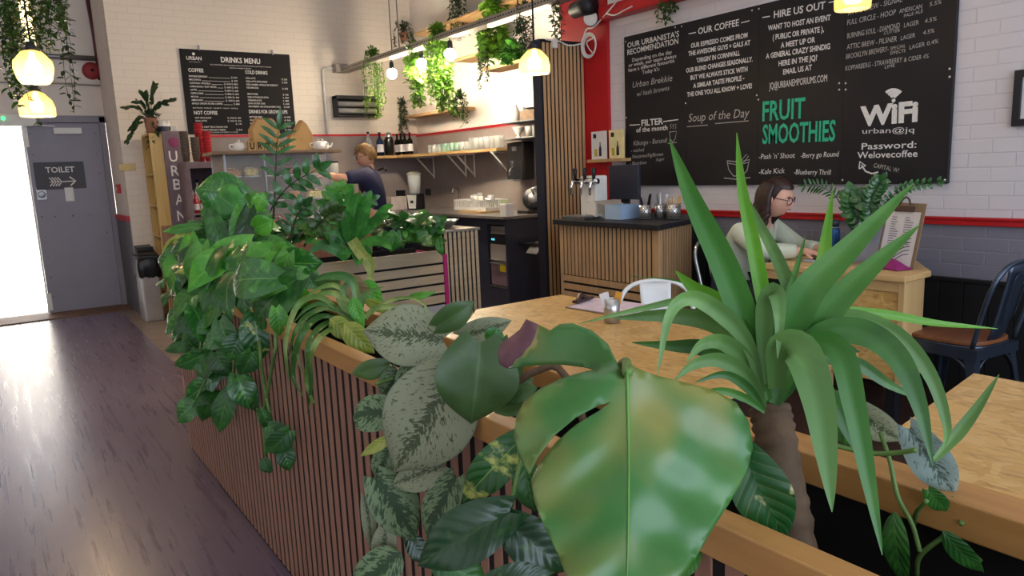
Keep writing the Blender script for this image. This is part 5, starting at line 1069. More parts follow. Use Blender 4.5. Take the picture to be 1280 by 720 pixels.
for k in range(70):
    s = rg.choice((-1, 1)); back = rg.random()
    th = s*(PI*.53+back*PI*.45); x0, y0 = math.cos(th)*.40, math.sin(th)*.35
    pts = [W(x0*.75, y0*.85, .40), W(x0*1.12, y0*1.18, .12), W(x0*1.12+.03, y0*1.22, -.2)]
    L_ = rg.uniform(-.85, -.6); ph = rg.uniform(0, 6)
    for q_ in range(1, 5): zz = -.2+(L_+.2)*q_/4; pts.append(W(x0*1.0+.05*math.sin(ph+q_*1.7)+.04*q_/4, y0*1.15+.04*math.cos(ph+q_*1.5), zz))
    b.tube(bez(pts, 18), [.012+.009*math.sin(PI*i/17)+.002 for i in range(17)]+[.003], 6)
b.build('long_hair', 'hair_brown', hd)
# --- barista
ba = thing('person', 'barista in a navy t-shirt and glasses reaching left to the espresso machine', 'person', (3.50, 7.5, 0))
y_ = 7.5; ql = lambda px, py, dy=0: at(px, py, Y=y_+dy)
j = {'pelvis': (ql(470, 282), .135), 'waist': (ql(468, 258), .135), 'chest': (ql(463, 233), .165), 'neck': (ql(463, 212), .06), 'headb': (ql(459, 202), .055)}
e = [('pelvis', 'waist'), ('waist', 'chest'), ('chest', 'neck'), ('neck', 'headb')]
for s, p in ((-1, 'l'), (1, 'r')):
    j[p+'sh'] = (ql(456, 219, s*.19), .072); j[p+'el'] = (ql(430, 223, s*.20), .048); j[p+'wrist'] = (ql(410, 221 if s < 0 else 218, s*.12), .030)
    hx = ql(470, 282).x; j[p+'hip'] = (V((hx+.01, y_+s*.1, .86)), .1); j[p+'kn'] = (V((hx, y_+s*.11, .48)), .065); j[p+'an'] = (V((hx+.04, y_+s*.12, .09)), .042); j[p+'toe'] = (V((hx-.12, y_+s*.13, .04)), .038)
    e += [('chest', p+'sh'), (p+'sh', p+'el'), (p+'el', p+'wrist'), ('pelvis', p+'hip'), (p+'hip', p+'kn'), (p+'kn', p+'an'), (p+'an', p+'toe')]
    hand(j, e, p, j[p+'wrist'][0], V((-1, -s*.1, .02)), V((0, s*.3, -1)), -s, .0095, .08, .5)
skin_mesh('body', 'skin_m', j, e, 'pelvis', ba)
js = {k: (j[k][0], j[k][1]*1.12) for k in ('pelvis', 'waist', 'chest')}; es = [('pelvis', 'waist'), ('waist', 'chest'), ('chest', 'collar')]; js['collar'] = (ql(464, 214), .09)
for p in 'rl':
    a, c = j[p+'sh'][0], j[p+'el'][0]; js[p+'sh'] = (a, .09); js[p+'s1'] = (a+(c-a)*.6, .08); js[p+'s2'] = (a+(c-a)*1.0, .072); es += [('chest', p+'sh'), (p+'sh', p+'s1'), (p+'s1', p+'s2')]
skin_mesh('t_shirt', 'navy_shirt', js, es, 'pelvis', ba)
js = {'pelvis': (j['pelvis'][0]-V((0, 0, .03)), .145)}; es = []
for p in 'rl':
    for q_, r_ in (('hip', .11), ('kn', .08), ('an', .06)): js[p+q_] = (j[p+q_][0], r_)
    es += [('pelvis', p+'hip'), (p+'hip', p+'kn'), (p+'kn', p+'an')]
skin_mesh('trousers', 'dark_trousers', js, es, 'pelvis', ba)
b = MB(); nk = ql(467, 211); b.tube(bez([nk+V((.09, -.12, -.02)), nk+V((.13, 0, .0)), nk+V((.09, .12, -.02))], 12), .014, 6); b.build('apron_strap', 'black_plastic', ba)
HB = .25; hd, W = head(ba, ql(457.5, 195), (-.92, .34, -.28), (-.2, .05, 1), HB, 'skin_m'); glasses(hd, W, HB, 'black_plastic', .10); hair_shell(hd, W, 'hair_blond', .24, .10, 6, -.22, .04)
b = MB(); rg = random.Random(12)
for k in range(60):
    th = rg.uniform(-1, 1)*PI; z0 = rg.uniform(.2, .46); rr = math.sqrt(max(0, 1-(z0/.5)**2)); p0 = (math.cos(th)*.43*rr, math.sin(th)*.35*rr, z0*1.12); sw = rg.uniform(.06, .14)
    b.tube([W(p0[0]*.8, p0[1]*.8, p0[2]+.03), W(p0[0]*1.08+.03, p0[1]*1.08, p0[2]-.0), W(p0[0]*1.22+.05, p0[1]*1.2, p0[2]-sw)], [.007, .009, .002], 5)
b.build('hair_tufts', 'hair_blond', hd)
# ------------------------------------------------------------ plants
def leafmat(name, c1, c2, vein=None, scale=18, lo=.45, hi=.6, rough=.38, trans=.22, veins=7, stretch=(1, 1, 1), edge=None, coat=.15, fleck=0):
    """c1 ground colour, c2 blotches, vein = midrib colour"""
    t = NT(name); uv = t.n('ShaderNodeUVMap'); sp = t.n('ShaderNodeSeparateXYZ'); t.l(uv.outputs[0], sp.inputs[0])
    ob = t.coord('Object', stretch)
    if fleck:
        av = t.math('ABSOLUTE', t.math('SUBTRACT', sp.outputs['Y'], .5)); so_ = t.n('ShaderNodeSeparateXYZ'); t.l(ob, so_.inputs[0]); cb_ = t.n('ShaderNodeCombineXYZ')
        t.l(t.math('MULTIPLY', t.math('SUBTRACT', sp.outputs['X'], t.math('MULTIPLY', av, .6)), fleck*2.6), cb_.inputs['X']); t.l(t.math('MULTIPLY', sp.outputs['Y'], fleck), cb_.inputs['Y']); t.l(t.math('MULTIPLY', so_.outputs['X'], .35*fleck), cb_.inputs['Z'])
        f = t.noise(cb_.outputs[0], 1.0, 5, .62, .15); f = t.math('ADD', f, t.math('MULTIPLY', t.math('SUBTRACT', t.math('MINIMUM', av, .2), .13), .9))
    else: f = t.noise(ob, scale, 4, .6, .3)
    c = t.ramp(f, [(lo, lin(c1)), (hi, lin(c2))])
    v = t.math('ABSOLUTE', t.math('SUBTRACT', sp.outputs['Y'], .5))
    if veins:
        w = t.math('SINE', t.math('MULTIPLY', t.math('ADD', sp.outputs['X'], t.math('MULTIPLY', v, -.55)), veins*6.283))
        m = t.math('MULTIPLY', t.math('GREATER_THAN', w, .95), .12); c = t.mix(m, c, lin(vein or c2))
        t.bump(t.math('MULTIPLY', w, .5), .25, .004)
    if vein:
        m = t.math('MULTIPLY', t.math('LESS_THAN', v, .02), .45); c = t.mix(m, c, lin(vein))
    if edge:
        m = t.math('GREATER_THAN', v, .485); c = t.mix(m, c, lin(edge))
    t.col(c); t.set(Roughness=rough); t.b.inputs['Coat Weight'].default_value = coat; t.b.inputs['Coat Roughness'].default_value = .25
    tr = t.n('ShaderNodeBsdfTranslucent'); t.l(c, tr.inputs['Color']); mx = t.n('ShaderNodeMixShader'); mx.inputs[0].default_value = trans
    out = t.t.nodes['Material Output']; t.l(t.b.outputs[0], mx.inputs[1]); t.l(tr.outputs[0], mx.inputs[2]); t.l(mx.outputs[0], out.inputs['Surface'])
    M[name] = t.m; return t.m
leafmat('lf_dark', '245321', '38712b', '5c963f', 14); leafmat('lf_mid', '3f7d2a', '569a36', '7fae55', 12); leafmat('lf_bright', '4c9a30', '66b23c', '8fc860', 10, trans=.3)
leafmat('lf_pothos', '2b6a28', '58a03a', '7db656', 26, .52, .72, rough=.26, coat=.5); leafmat('lf_variegated', '215a22', 'b5bd62', '9ab85c', 24, .58, .66, rough=.32, stretch=(1, .5, 1)); leafmat('lf_yellow', '8a9a3a', 'a9ad52', 'c3c77a', 14)
leafmat('lf_silver', '3c4a2a', '858a6c', None, 24, .43, .49, rough=.62, trans=.08, veins=0, coat=0, edge='6f7a62', fleck=15); leafmat('lf_silver_dark', '25401f', '6a7f58', None, 40, .5, .57, rough=.6, trans=.08, veins=0, coat=0, edge='5f6f54', fleck=8); leafmat('lf_silver_blue', '46584c', '83968e', None, 34, .43, .5, rough=.6, trans=.08, veins=0, coat=0, fleck=8)
leafmat('lf_olive', '3d5a2c', '4a6a33', '5c7a40', 5, veins=0, rough=.42); leafmat('lf_glossy', '1b4420', '46722c', '2f5a2a', 34, .6, .75, rough=.22, coat=.5); leafmat('lf_cream', '1f5526', 'c8c387', None, 12, .62, .66, rough=.35)
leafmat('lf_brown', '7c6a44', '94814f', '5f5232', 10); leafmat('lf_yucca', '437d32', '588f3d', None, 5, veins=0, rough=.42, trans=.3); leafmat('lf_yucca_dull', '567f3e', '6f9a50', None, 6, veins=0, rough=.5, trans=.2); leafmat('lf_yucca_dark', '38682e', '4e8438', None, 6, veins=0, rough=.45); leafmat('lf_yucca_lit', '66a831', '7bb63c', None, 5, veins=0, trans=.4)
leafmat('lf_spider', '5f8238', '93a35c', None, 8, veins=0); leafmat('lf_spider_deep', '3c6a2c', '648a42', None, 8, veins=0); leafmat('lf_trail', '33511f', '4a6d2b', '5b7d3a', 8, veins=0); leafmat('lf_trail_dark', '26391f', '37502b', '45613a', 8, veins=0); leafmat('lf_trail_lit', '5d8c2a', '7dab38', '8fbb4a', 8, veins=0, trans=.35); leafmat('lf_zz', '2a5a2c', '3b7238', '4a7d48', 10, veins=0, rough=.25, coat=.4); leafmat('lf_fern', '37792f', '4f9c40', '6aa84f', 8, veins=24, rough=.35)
plain('stem_green', '5c7a3a', .5, var=.15); plain('stem_dark', '2e3a20', .6, var=.2); plain('stem_brown', '5a4632', .75, var=.25, scale=40)
# the big foreground leaf has yellow-bronze patches round its sinus and a withered lobe tip
def bigleaf_mat():
    t = NT('lf_monstera'); uv = t.n('ShaderNodeUVMap'); ob = t.coord('Object'); n1 = t.noise(ob, 9, 3, .5); n2 = t.noise(ob, 5.5, 2, .5)
    c = t.ramp(n1, [(.35, lin('34752a')), (.55, lin('417f33')), (.7, lin('568f40'))]); m = t.ramp(n2, [(.46, (0, 0, 0, 1)), (.62, (1, 1, 1, 1))]); c = t.mix(t.math('MULTIPLY', m, .62), c, lin('a59348'))
    sp = t.n('ShaderNodeSeparateXYZ'); t.l(uv.outputs[0], sp.inputs[0])
    t.col(c); t.set(Roughness=.33); t.b.inputs['Coat Weight'].default_value = .9; t.b.inputs['Coat Roughness'].default_value = .42
    h = t.noise(ob, 22, 2, .4); t.bump(h, .12, .006)
    tr = t.n('ShaderNodeBsdfTranslucent'); t.l(c, tr.inputs['Color']); mx = t.n('ShaderNodeMixShader'); mx.inputs[0].default_value = .24
    t.l(t.b.outputs[0], mx.inputs[1]); t.l(tr.outputs[0], mx.inputs[2]); t.l(mx.outputs[0], t.t.nodes['Material Output'].inputs['Surface']); M['lf_monstera'] = t.m
bigleaf_mat(); plain('withered', '6b4650', .6, var=.25, scale=30); plain('vein_green', '5f9440', .5)
def blade(mb, base, tip, w, n, kind='oval', bend=.12, fold=.25, curl=0.0, ns=14, nv=8, twist=0, side=0):
    """one leaf blade from base to tip, facing along n"""
    base, tip = Vector(base), Vector(tip); d = tip-base; L = d.length; d /= L; n = Vector(n); n = (n-d*n.dot(d)); n = n.normalized() if n.length > 1e-5 else d.orthogonal().normalized(); s0 = d.cross(n)
    P = []
    for i in range(ns+1):
        t = i/ns
        if kind == 'heart': wd = (math.sin(PI*min(1, (t*.93+.05)))**.58)*(1-t**3.2)**.5*1.04
        elif kind == 'lance': wd = math.sin(PI*(t**.75))**.85
        elif kind == 'round': wd = (1-abs(2*t-1)**2.4)**.5
        else: wd = math.sin(PI*t**.82)**.7
        c = base+d*(L*t)+n*(bend*L*4*t*(1-t)-curl*L*t**3)+s0*(side*L*4*t*(1-t)); row = []
        tw = twist*t; sn = s0*math.cos(tw)+n*math.sin(tw); nn = n*math.cos(tw)-s0*math.sin(tw)
        for k in range(nv+1):
            v = -1+2*k/nv; hw = w/2*max(wd, .012)*v
            p = c+sn*hw*math.cos(fold)+nn*(abs(hw)*math.sin(fold))-nn*(abs(v)**3)*w*.06
            if kind == 'heart': p = p-d*(L*.13*abs(v)**1.2*(1-t)**4)
            p += nn*(.012*w*math.sin(9*t+3*v))
            row.append(p)
        P.append(row)
    mb.grid(P)
def zoff(p, D): return D/_f.dot(p-CAM)
def leafpx(parent, bx, by, tx, ty, wpx, D, mat, kind='oval', dt=0, tilt=0, bend=.1, fold=.2, curl=0, name='leaf', mb=None, **k):
    a, b_ = at(bx, by, D=D), at(tx, ty, D=D+dt); w_ = wpx*D/FPX; d = (b_-a).normalized(); tocam = (CAM-(a+b_)/2).normalized()
    n = (tocam-d*tocam.dot(d)).normalized(); n = n*math.cos(tilt)+d.cross(n)*math.sin(tilt); w_ /= max(.35, math.cos(tilt)*math.cos(fold))
    m = mb or MB(); blade(m, a, b_, w_, n, kind, bend, fold, curl, **k)
    return None if mb else m.build(name, mat, parent)
def ribbon(mb, pts, w, n0=None, prof=None, fold=.35, ns=26, twist=0, nv=6):
    """strap leaf along a path; w = greatest width"""
    c = bez(pts, ns+1); P = []; pv = None
    for i, p in enumerate(c):
        t = i/ns; tg = (c[min(i+1, ns)]-c[max(i-1, 0)]).normalized(); v = (CAM-p).normalized() if n0 is None else Vector(n0)
        s = tg.cross(v); s = s.normalized() if s.length > 1e-4 else (pv or tg.orthogonal())
        if pv is not None:
            if s.dot(pv) < 0: s = -s
            s = (s*.5+pv*.5); s = (s-tg*s.dot(tg)).normalized()
        pv = s; n = s.cross(tg); tw = twist*(t-.3); s2 = s*math.cos(tw)+n*math.sin(tw); n2 = n*math.cos(tw)-s*math.sin(tw)
        wd = w*(prof(t) if prof else min(1, .42+1.6*t)*(1-max(0, t-.35)**1.7/.65**1.7)**.8)
        wd = max(wd, .0012)
        P.append([p+s2*(wd/2*u)*math.cos(fold)+n2*(abs(u)*wd/2*math.sin(fold)) for u in [-1+2*k/nv for k in range(nv+1)]])
    mb.grid(P)
def pxpath(pts, D0, D1=None):
    D1 = D0 if D1 is None else D1; n = len(pts)-1
    return [at(p[0], p[1], D=(p[2] if len(p) > 2 else D0+(D1-D0)*i/n)) for i, p in enumerate(pts)]
# ---- trailing pot plants
_LEAF = [(-.0, 0), (.35, .5), (1, 0), (.35, -.5)]
def leaflet(mb, p, d, n, L, W):
    d = d.normalized(); n = (n-d*n.dot(d)); n = n.normalized() if n.length > 1e-4 else d.orthogonal().normalized(); s = d.cross(n)
    vs = [p, p+d*L*.35+s*W*.5+n*L*.05, p+d*L*.72+s*W*.36-n*L*.02, p+d*L-n*L*.14, p+d*L*.72-s*W*.36-n*L*.02, p+d*L*.35-s*W*.5+n*L*.05, p+d*L*.4-n*L*.04]
    mb.add(vs, [(0, 1, 6), (1, 2, 6), (2, 3, 6), (3, 4, 6), (4, 5, 6), (5, 0, 6)], True, [(0, .5), (.35, 1), (.7, .9), (1, .5), (.7, .1), (.35, 0), (.4, .5)])
def trailing(name, label, top, H, R, mat, n=10, L=.045, W=.022, seed=1, pot=None, up=.08, group='trailing plants high on the wall', step=.022, away=None):
    rg = random.Random(seed); top = Vector(top); t = thing(name, label, 'plant', top, group); fo, st = MB(), MB()
    for k in range(n):
        a = rg.uniform(0, 2*PI); r = R*math.sqrt(rg.random()); h = H*rg.uniform(.45, 1) if k else H; pts = []; dx, dy = math.cos(a), math.sin(a)
        m = 7
        for i in range(m+1):
            s = i/m; out = min(1, s*3.2)*r; z = up*math.sin(min(1, s*3.2)*PI*.85)*rg.uniform(.7, 1.2)-h*max(0, s-.12)/.88
            pts.append(top+Vector((dx*out+rg.uniform(-.012, .012), dy*out+rg.uniform(-.012, .012), z)))
        c = bez(pts, max(8, int((h+up)/step))); st.tube(c, .0025, 4)
        for i, p in enumerate(c[1:]):
            for _ in range(2):
                th = rg.uniform(0, 2*PI); d = Vector((math.cos(th), math.sin(th), rg.uniform(-.9, .35))); l_ = L*rg.uniform(.7, 1.2); leaflet(fo, p, d, Vector((rg.uniform(-.4, .4), rg.uniform(-.6, .2), 1)), l_, l_*W/L)
    for k in range(int(n*4)):
        th = rg.uniform(0, 2*PI); ph = rg.uniform(0, 1.2); d = Vector((math.cos(th)*math.sin(ph), math.sin(th)*math.sin(ph), math.cos(ph))); p = top+d*up*rg.uniform(.4, 1.1); leaflet(fo, p, d+Vector((0, 0, .2)), Vector((0, 0, 1)), L, W)
    fo.build('foliage', mat, t); st.build('stems', 'stem_dark', t)
    if pot: MB().lathe([(0, -.09), (.04, -.09), (.055, 0.0), (.055, .01), (.048, .01), (.046, 0), (0, -.005)], top, 18).build('pot', pot, t)
    return t
def tpx(px, py0, py1, wpx, label, mat='lf_trail', X=None, D=None, seed=1, n=10, pot=None, name='trailing_plant', **k):
    a = at(px, py0, X=X) if X else at(px, py0, D=D); dep = _f.dot(a-CAM); t = trailing(name, label, a, (py1-py0)*dep/FPX, wpx/2*dep/FPX, mat, n=n, seed=seed, pot=pot, **k)
    if D: MB().cyl(a, (a.x, a.y, ZC), .004, n=6).build('hanging_cord', 'stem_dark', t)
    return t
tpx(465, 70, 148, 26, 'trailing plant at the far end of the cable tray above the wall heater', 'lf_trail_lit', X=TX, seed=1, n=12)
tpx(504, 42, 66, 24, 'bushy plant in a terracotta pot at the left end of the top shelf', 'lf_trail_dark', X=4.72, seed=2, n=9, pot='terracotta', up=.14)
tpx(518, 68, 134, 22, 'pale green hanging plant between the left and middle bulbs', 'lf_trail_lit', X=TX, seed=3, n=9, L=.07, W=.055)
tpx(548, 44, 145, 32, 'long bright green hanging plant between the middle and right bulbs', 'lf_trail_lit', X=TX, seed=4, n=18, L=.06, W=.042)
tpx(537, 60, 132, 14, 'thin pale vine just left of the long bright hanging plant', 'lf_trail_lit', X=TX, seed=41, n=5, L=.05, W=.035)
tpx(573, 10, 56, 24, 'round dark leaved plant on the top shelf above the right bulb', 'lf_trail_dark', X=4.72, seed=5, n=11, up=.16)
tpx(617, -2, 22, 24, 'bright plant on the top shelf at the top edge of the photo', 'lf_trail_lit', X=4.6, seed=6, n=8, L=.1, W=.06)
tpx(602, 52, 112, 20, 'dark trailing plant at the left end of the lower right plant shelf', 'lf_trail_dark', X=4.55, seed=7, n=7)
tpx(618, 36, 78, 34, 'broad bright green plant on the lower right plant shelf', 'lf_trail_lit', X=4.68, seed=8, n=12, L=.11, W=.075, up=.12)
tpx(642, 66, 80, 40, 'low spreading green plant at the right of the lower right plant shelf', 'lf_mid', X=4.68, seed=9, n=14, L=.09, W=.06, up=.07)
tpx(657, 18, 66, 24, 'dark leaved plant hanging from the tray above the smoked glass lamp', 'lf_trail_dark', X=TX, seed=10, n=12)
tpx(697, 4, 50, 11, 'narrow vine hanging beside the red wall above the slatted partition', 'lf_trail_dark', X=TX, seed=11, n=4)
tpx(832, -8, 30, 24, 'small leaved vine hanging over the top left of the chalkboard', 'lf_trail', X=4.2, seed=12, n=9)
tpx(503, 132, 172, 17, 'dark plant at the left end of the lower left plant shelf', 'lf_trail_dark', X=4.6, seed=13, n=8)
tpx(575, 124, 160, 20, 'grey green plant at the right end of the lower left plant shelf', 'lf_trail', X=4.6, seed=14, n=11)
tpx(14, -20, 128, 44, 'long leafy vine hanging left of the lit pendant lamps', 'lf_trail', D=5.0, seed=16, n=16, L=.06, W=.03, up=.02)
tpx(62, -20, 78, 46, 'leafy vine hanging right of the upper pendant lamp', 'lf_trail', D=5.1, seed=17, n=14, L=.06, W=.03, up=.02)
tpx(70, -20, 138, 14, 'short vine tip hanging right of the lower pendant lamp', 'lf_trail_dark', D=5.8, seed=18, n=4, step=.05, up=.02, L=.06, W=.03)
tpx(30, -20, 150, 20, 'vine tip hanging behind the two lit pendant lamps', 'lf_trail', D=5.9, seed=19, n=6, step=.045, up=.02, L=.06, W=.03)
# leafy plant on top of the URBAN unit with a long tail
q = at(188, 150, Y=8.5); t = trailing('trailing_plant', 'leafy plant spilling down the yellow shelf unit beside the URBAN letters', q, .42, .07, 'lf_trail_dark', n=8, L=.06, W=.03, seed=21, up=.1, group=None)
b = MB()
rg = random.Random(22)
for (px, py) in ((158, 135), (160, 175), (172, 128), (193, 108), (165, 160), (215, 125), (205, 130), (180, 118)):
    c = bez([q+V((0, -.03, 0)), (q+at(px, py, Y=8.45))/2+V((0, 0, .06)), at(px, py, Y=8.45)], 14); b.tube(c, .004, 5)
    for i in range(4, 14):
        for s in (-1, 1): leaflet(b, c[i], (c[min(i+1, 13)]-c[i-1]).normalized()+V((0, 0, 1)).cross(c[i]-c[i-1]).normalized()*s*.9+V((0, 0, rg.uniform(-.3, .4))), V((0, -1, .5)), .07, .035)
b.build('branches', 'lf_trail_dark', t); MB().lathe([(0, -.16), (.05, -.16), (.065, -.0), (.0, -.0)], q+V((0, 0, .02)), 18).build('pot', 'terracotta', t)
# ---- plants in the plank planter
def zz(parent, path, n, L, W, mat='lf_zz', r=.008, name='frond', start=.25, flat=None):
    c = bez(path, 40); st = MB(); st.tube(c, [r*(1-.7*i/39) for i in range(40)], 8); fo = MB(); tocam = None
    for k in range(n):
        i = int(39*(start+(1-start)*k/max(1, n-1))); p = c[i]; tg = (c[min(39, i+1)]-c[max(0, i-1)]).normalized(); v = (CAM-p).normalized(); s = tg.cross(v).normalized(); l_ = L*(1-.35*abs(k/n-.45))
        for sg_ in (-1, 1):
            d = (s*sg_*.85+tg*.55+v*random.Random(k*2+sg_).uniform(-.3, .35)).normalized(); blade(fo, p, p+d*l_, W, v+V((0, 0, .5)), 'oval', .08, .3, .1, 6, 4)
    blade(fo, c[-1], c[-1]+(c[-1]-c[-3]).normalized()*L, W, (CAM-c[-1]), 'oval', .05, .3, 0, 6, 4)
    o = fo.build(name, mat, parent); st.build('stalk', 'stem_dark', o); return o
def foliage(parent, px0, px1, py0, py1, D0, D1, n, mats, size, seed, root=None, kind='heart', name='leaves'):
    """a filler of small leaves inside the plant's own volume, one mesh per leaf colour"""
    rg = random.Random(seed); mbs = [MB() for _ in mats]
    for k in range(n):
        px, py, D = rg.uniform(px0, px1), rg.uniform(py0, py1), rg.uniform(D0, D1); p = at(px, py, D=D); L = size*rg.uniform(.7, 1.25); a = rg.uniform(0, 2*PI)
        d = Vector((math.cos(a)*.8, math.sin(a)*.8-.2, rg.uniform(-.7, .5))).normalized(); n_ = Vector((rg.uniform(-.5, .3), rg.uniform(-.9, -.1), rg.uniform(.2, 1))); blade(mbs[k % len(mats)], p-d*L*.5, p+d*L*.5, L*rg.uniform(.5, .72), n_, kind, .1, .22, .12, 7, 4)
    for m, mt in zip(mbs, mats):
        if m.v: m.build(name, mt, parent)
def bush(name, label, base, cat='plant', group=None): return thing(name, label, cat, base, group)
p = bush('zz_plant', 'glossy plant with a tall upright stem of leaflets in front of the cake display case', at(345, 300, D=5.0))
zz(p, pxpath([(338, 300), (343, 255), (345, 200), (348, 162)], 5.0, 4.9), 6, .15, .036, start=.55); zz(p, pxpath([(335, 300), (336, 268), (362, 232), (396, 212)], 5.0, 4.8), 6, .13, .055, start=.45); zz(p, pxpath([(380, 308), (392, 288), (408, 270), (420, 264)], 4.9, 4.8), 7, .09, .05, 'lf_trail'); zz(p, pxpath([(330, 305), (325, 280), (318, 262), (312, 252)], 4.8, 4.7), 5, .1, .05, 'lf_mid'); zz(p, pxpath([(362, 305), (366, 285), (372, 268), (380, 258)], 4.8, 4.7), 5, .1, .05)
foliage(p, 318, 420, 276, 305, 4.75, 5.1, 46, ['lf_zz', 'lf_trail', 'lf_mid'], .11, 31)
p = bush('birds_nest_fern', 'bright green fern with tall strap fronds in the plank planter', at(438, 310, D=5.15))
for pts, w_ in (([(438, 308), (436, 285), (432, 262)], 26), ([(440, 308), (452, 280), (464, 238)], 20), ([(438, 308), (430, 275), (418, 245), (408, 238)], 22), ([(442, 308), (458, 285), (475, 272), (486, 270)], 18), ([(436, 308), (420, 290), (400, 288), (385, 292)], 20), ([(438, 310), (432, 318), (420, 312), (402, 306), (386, 316)], 22), ([(440, 308), (442, 280), (446, 250), (450, 240)], 20), ([(444, 310), (462, 302), (478, 302), (490, 312)], 18), ([(440, 310), (446, 318), (448, 326), (446, 332)], 18), ([(434, 308), (424, 285), (412, 270), (400, 262)], 18), ([(438, 308), (428, 318), (434, 326)], 16), ([(436, 306), (428, 280), (424, 258), (423, 246)], 16), ([(439, 306), (447, 275), (456, 250), (458, 244)], 15), ([(437, 306), (422, 278), (404, 258), (394, 250)], 16), ([(441, 306), (462, 285), (480, 262), (492, 256)], 15), ([(436, 306), (432, 270), (438, 240), (440, 230)], 14), ([(437, 308), (410, 296), (392, 278), (384, 276)], 15)):
    b = MB(); ribbon(b, pxpath(pts, 5.12, 5.0), w_*3.6/FPX, fold=.25, prof=lambda t: min(1, .3+2*t)*(1-max(0, t-.55)**2/.2025)**.7, ns=14, nv=4); b.build('frond', 'lf_fern', p)
zz(p, pxpath([(420, 305), (412, 270), (416, 245), (428, 238)], 5.2, 5.2), 8, .1, .055, 'lf_mid'); zz(p, pxpath([(440, 300), (445, 270), (452, 255), (462, 250)], 5.25, 5.25), 8, .085, .045, 'lf_zz')
p = bush('pothos', 'low green pothos at the right end of the plank planter', at(515, 305, D=5.5)); foliage(p, 470, 552, 268, 304, 5.25, 5.65, 80, ['lf_pothos', 'lf_mid', 'lf_variegated', 'lf_dark'], .12, 32)
for a in ((548, 300, 553, 320, 10, 5.3), (495, 290, 488, 315, 22, 5.2), (455, 305, 460, 328, 18, 5.1), (540, 275, 550, 295, 26, 5.4), (520, 275, 505, 292, 26, 5.35), (535, 292, 520, 302, 24, 5.3)): leafpx(p, *a, 'lf_pothos', 'heart', tilt=.3)
b = MB(); ribbon(b, pxpath([(440, 300), (452, 318), (462, 330), (463, 352)], 5.05), .08, prof=lambda t: 1 if t < .8 else .6, fold=.1, ns=12); b.build('dry_leaf', 'lf_yellow', p)['label'] = 'withered pale strap leaf'
p = bush('arum_plant', 'bushy dark leaved plant with a ribbed arching leaf before the URBAN unit', at(285, 330, D=4.2))
for a, mt in (((305, 245, 243, 236, 48, 4.2, .25), 'lf_pothos'), ((268, 240, 308, 268, 46, 4.1, .2), 'lf_fern'), ((262, 262, 280, 240, 34, 4.1, -.2), 'lf_pothos'), ((250, 283, 203, 290, 12, 4.1, .1), 'lf_mid'), ((265, 268, 285, 335, 26, 4.0, .1), 'lf_dark'), ((312, 262, 306, 330, 26, 4.0, .3), 'lf_glossy'), ((300, 262, 292, 318, 24, 4.0, -.3), 'lf_mid'), ((262, 326, 227, 312, 26, 4.0, .2), 'lf_glossy'), ((285, 275, 250, 262, 34, 4.1, .4), 'lf_dark'), ((318, 285, 342, 275, 28, 3.9, .2), 'lf_bright'), ((260, 300, 235, 275, 26, 4.15, .4), 'lf_dark'), ((285, 330, 262, 285, 30, 4.1, .2), 'lf_mid'), ((330, 300, 372, 312, 22, 4.2, .3), 'lf_mid'), ((240, 290, 215, 305, 16, 4.1, .3), 'lf_yellow'), ((320, 262, 330, 240, 20, 4.4, .2), 'lf_bright')):
    leafpx(p, *a[:6], mt, 'heart' if mt != 'lf_fern' else 'lance', tilt=a[6])
b = MB(); b.tube(bez(pxpath([(230, 300), (218, 298), (207, 310), (204, 330)], 4.1), 14), .012, 8); b.build('hanging_tail', 'lf_yellow', p)
foliage(p, 250, 335, 270, 345, 4.0, 4.5, 56, ['lf_dark', 'lf_pothos', 'lf_mid'], .15, 33)
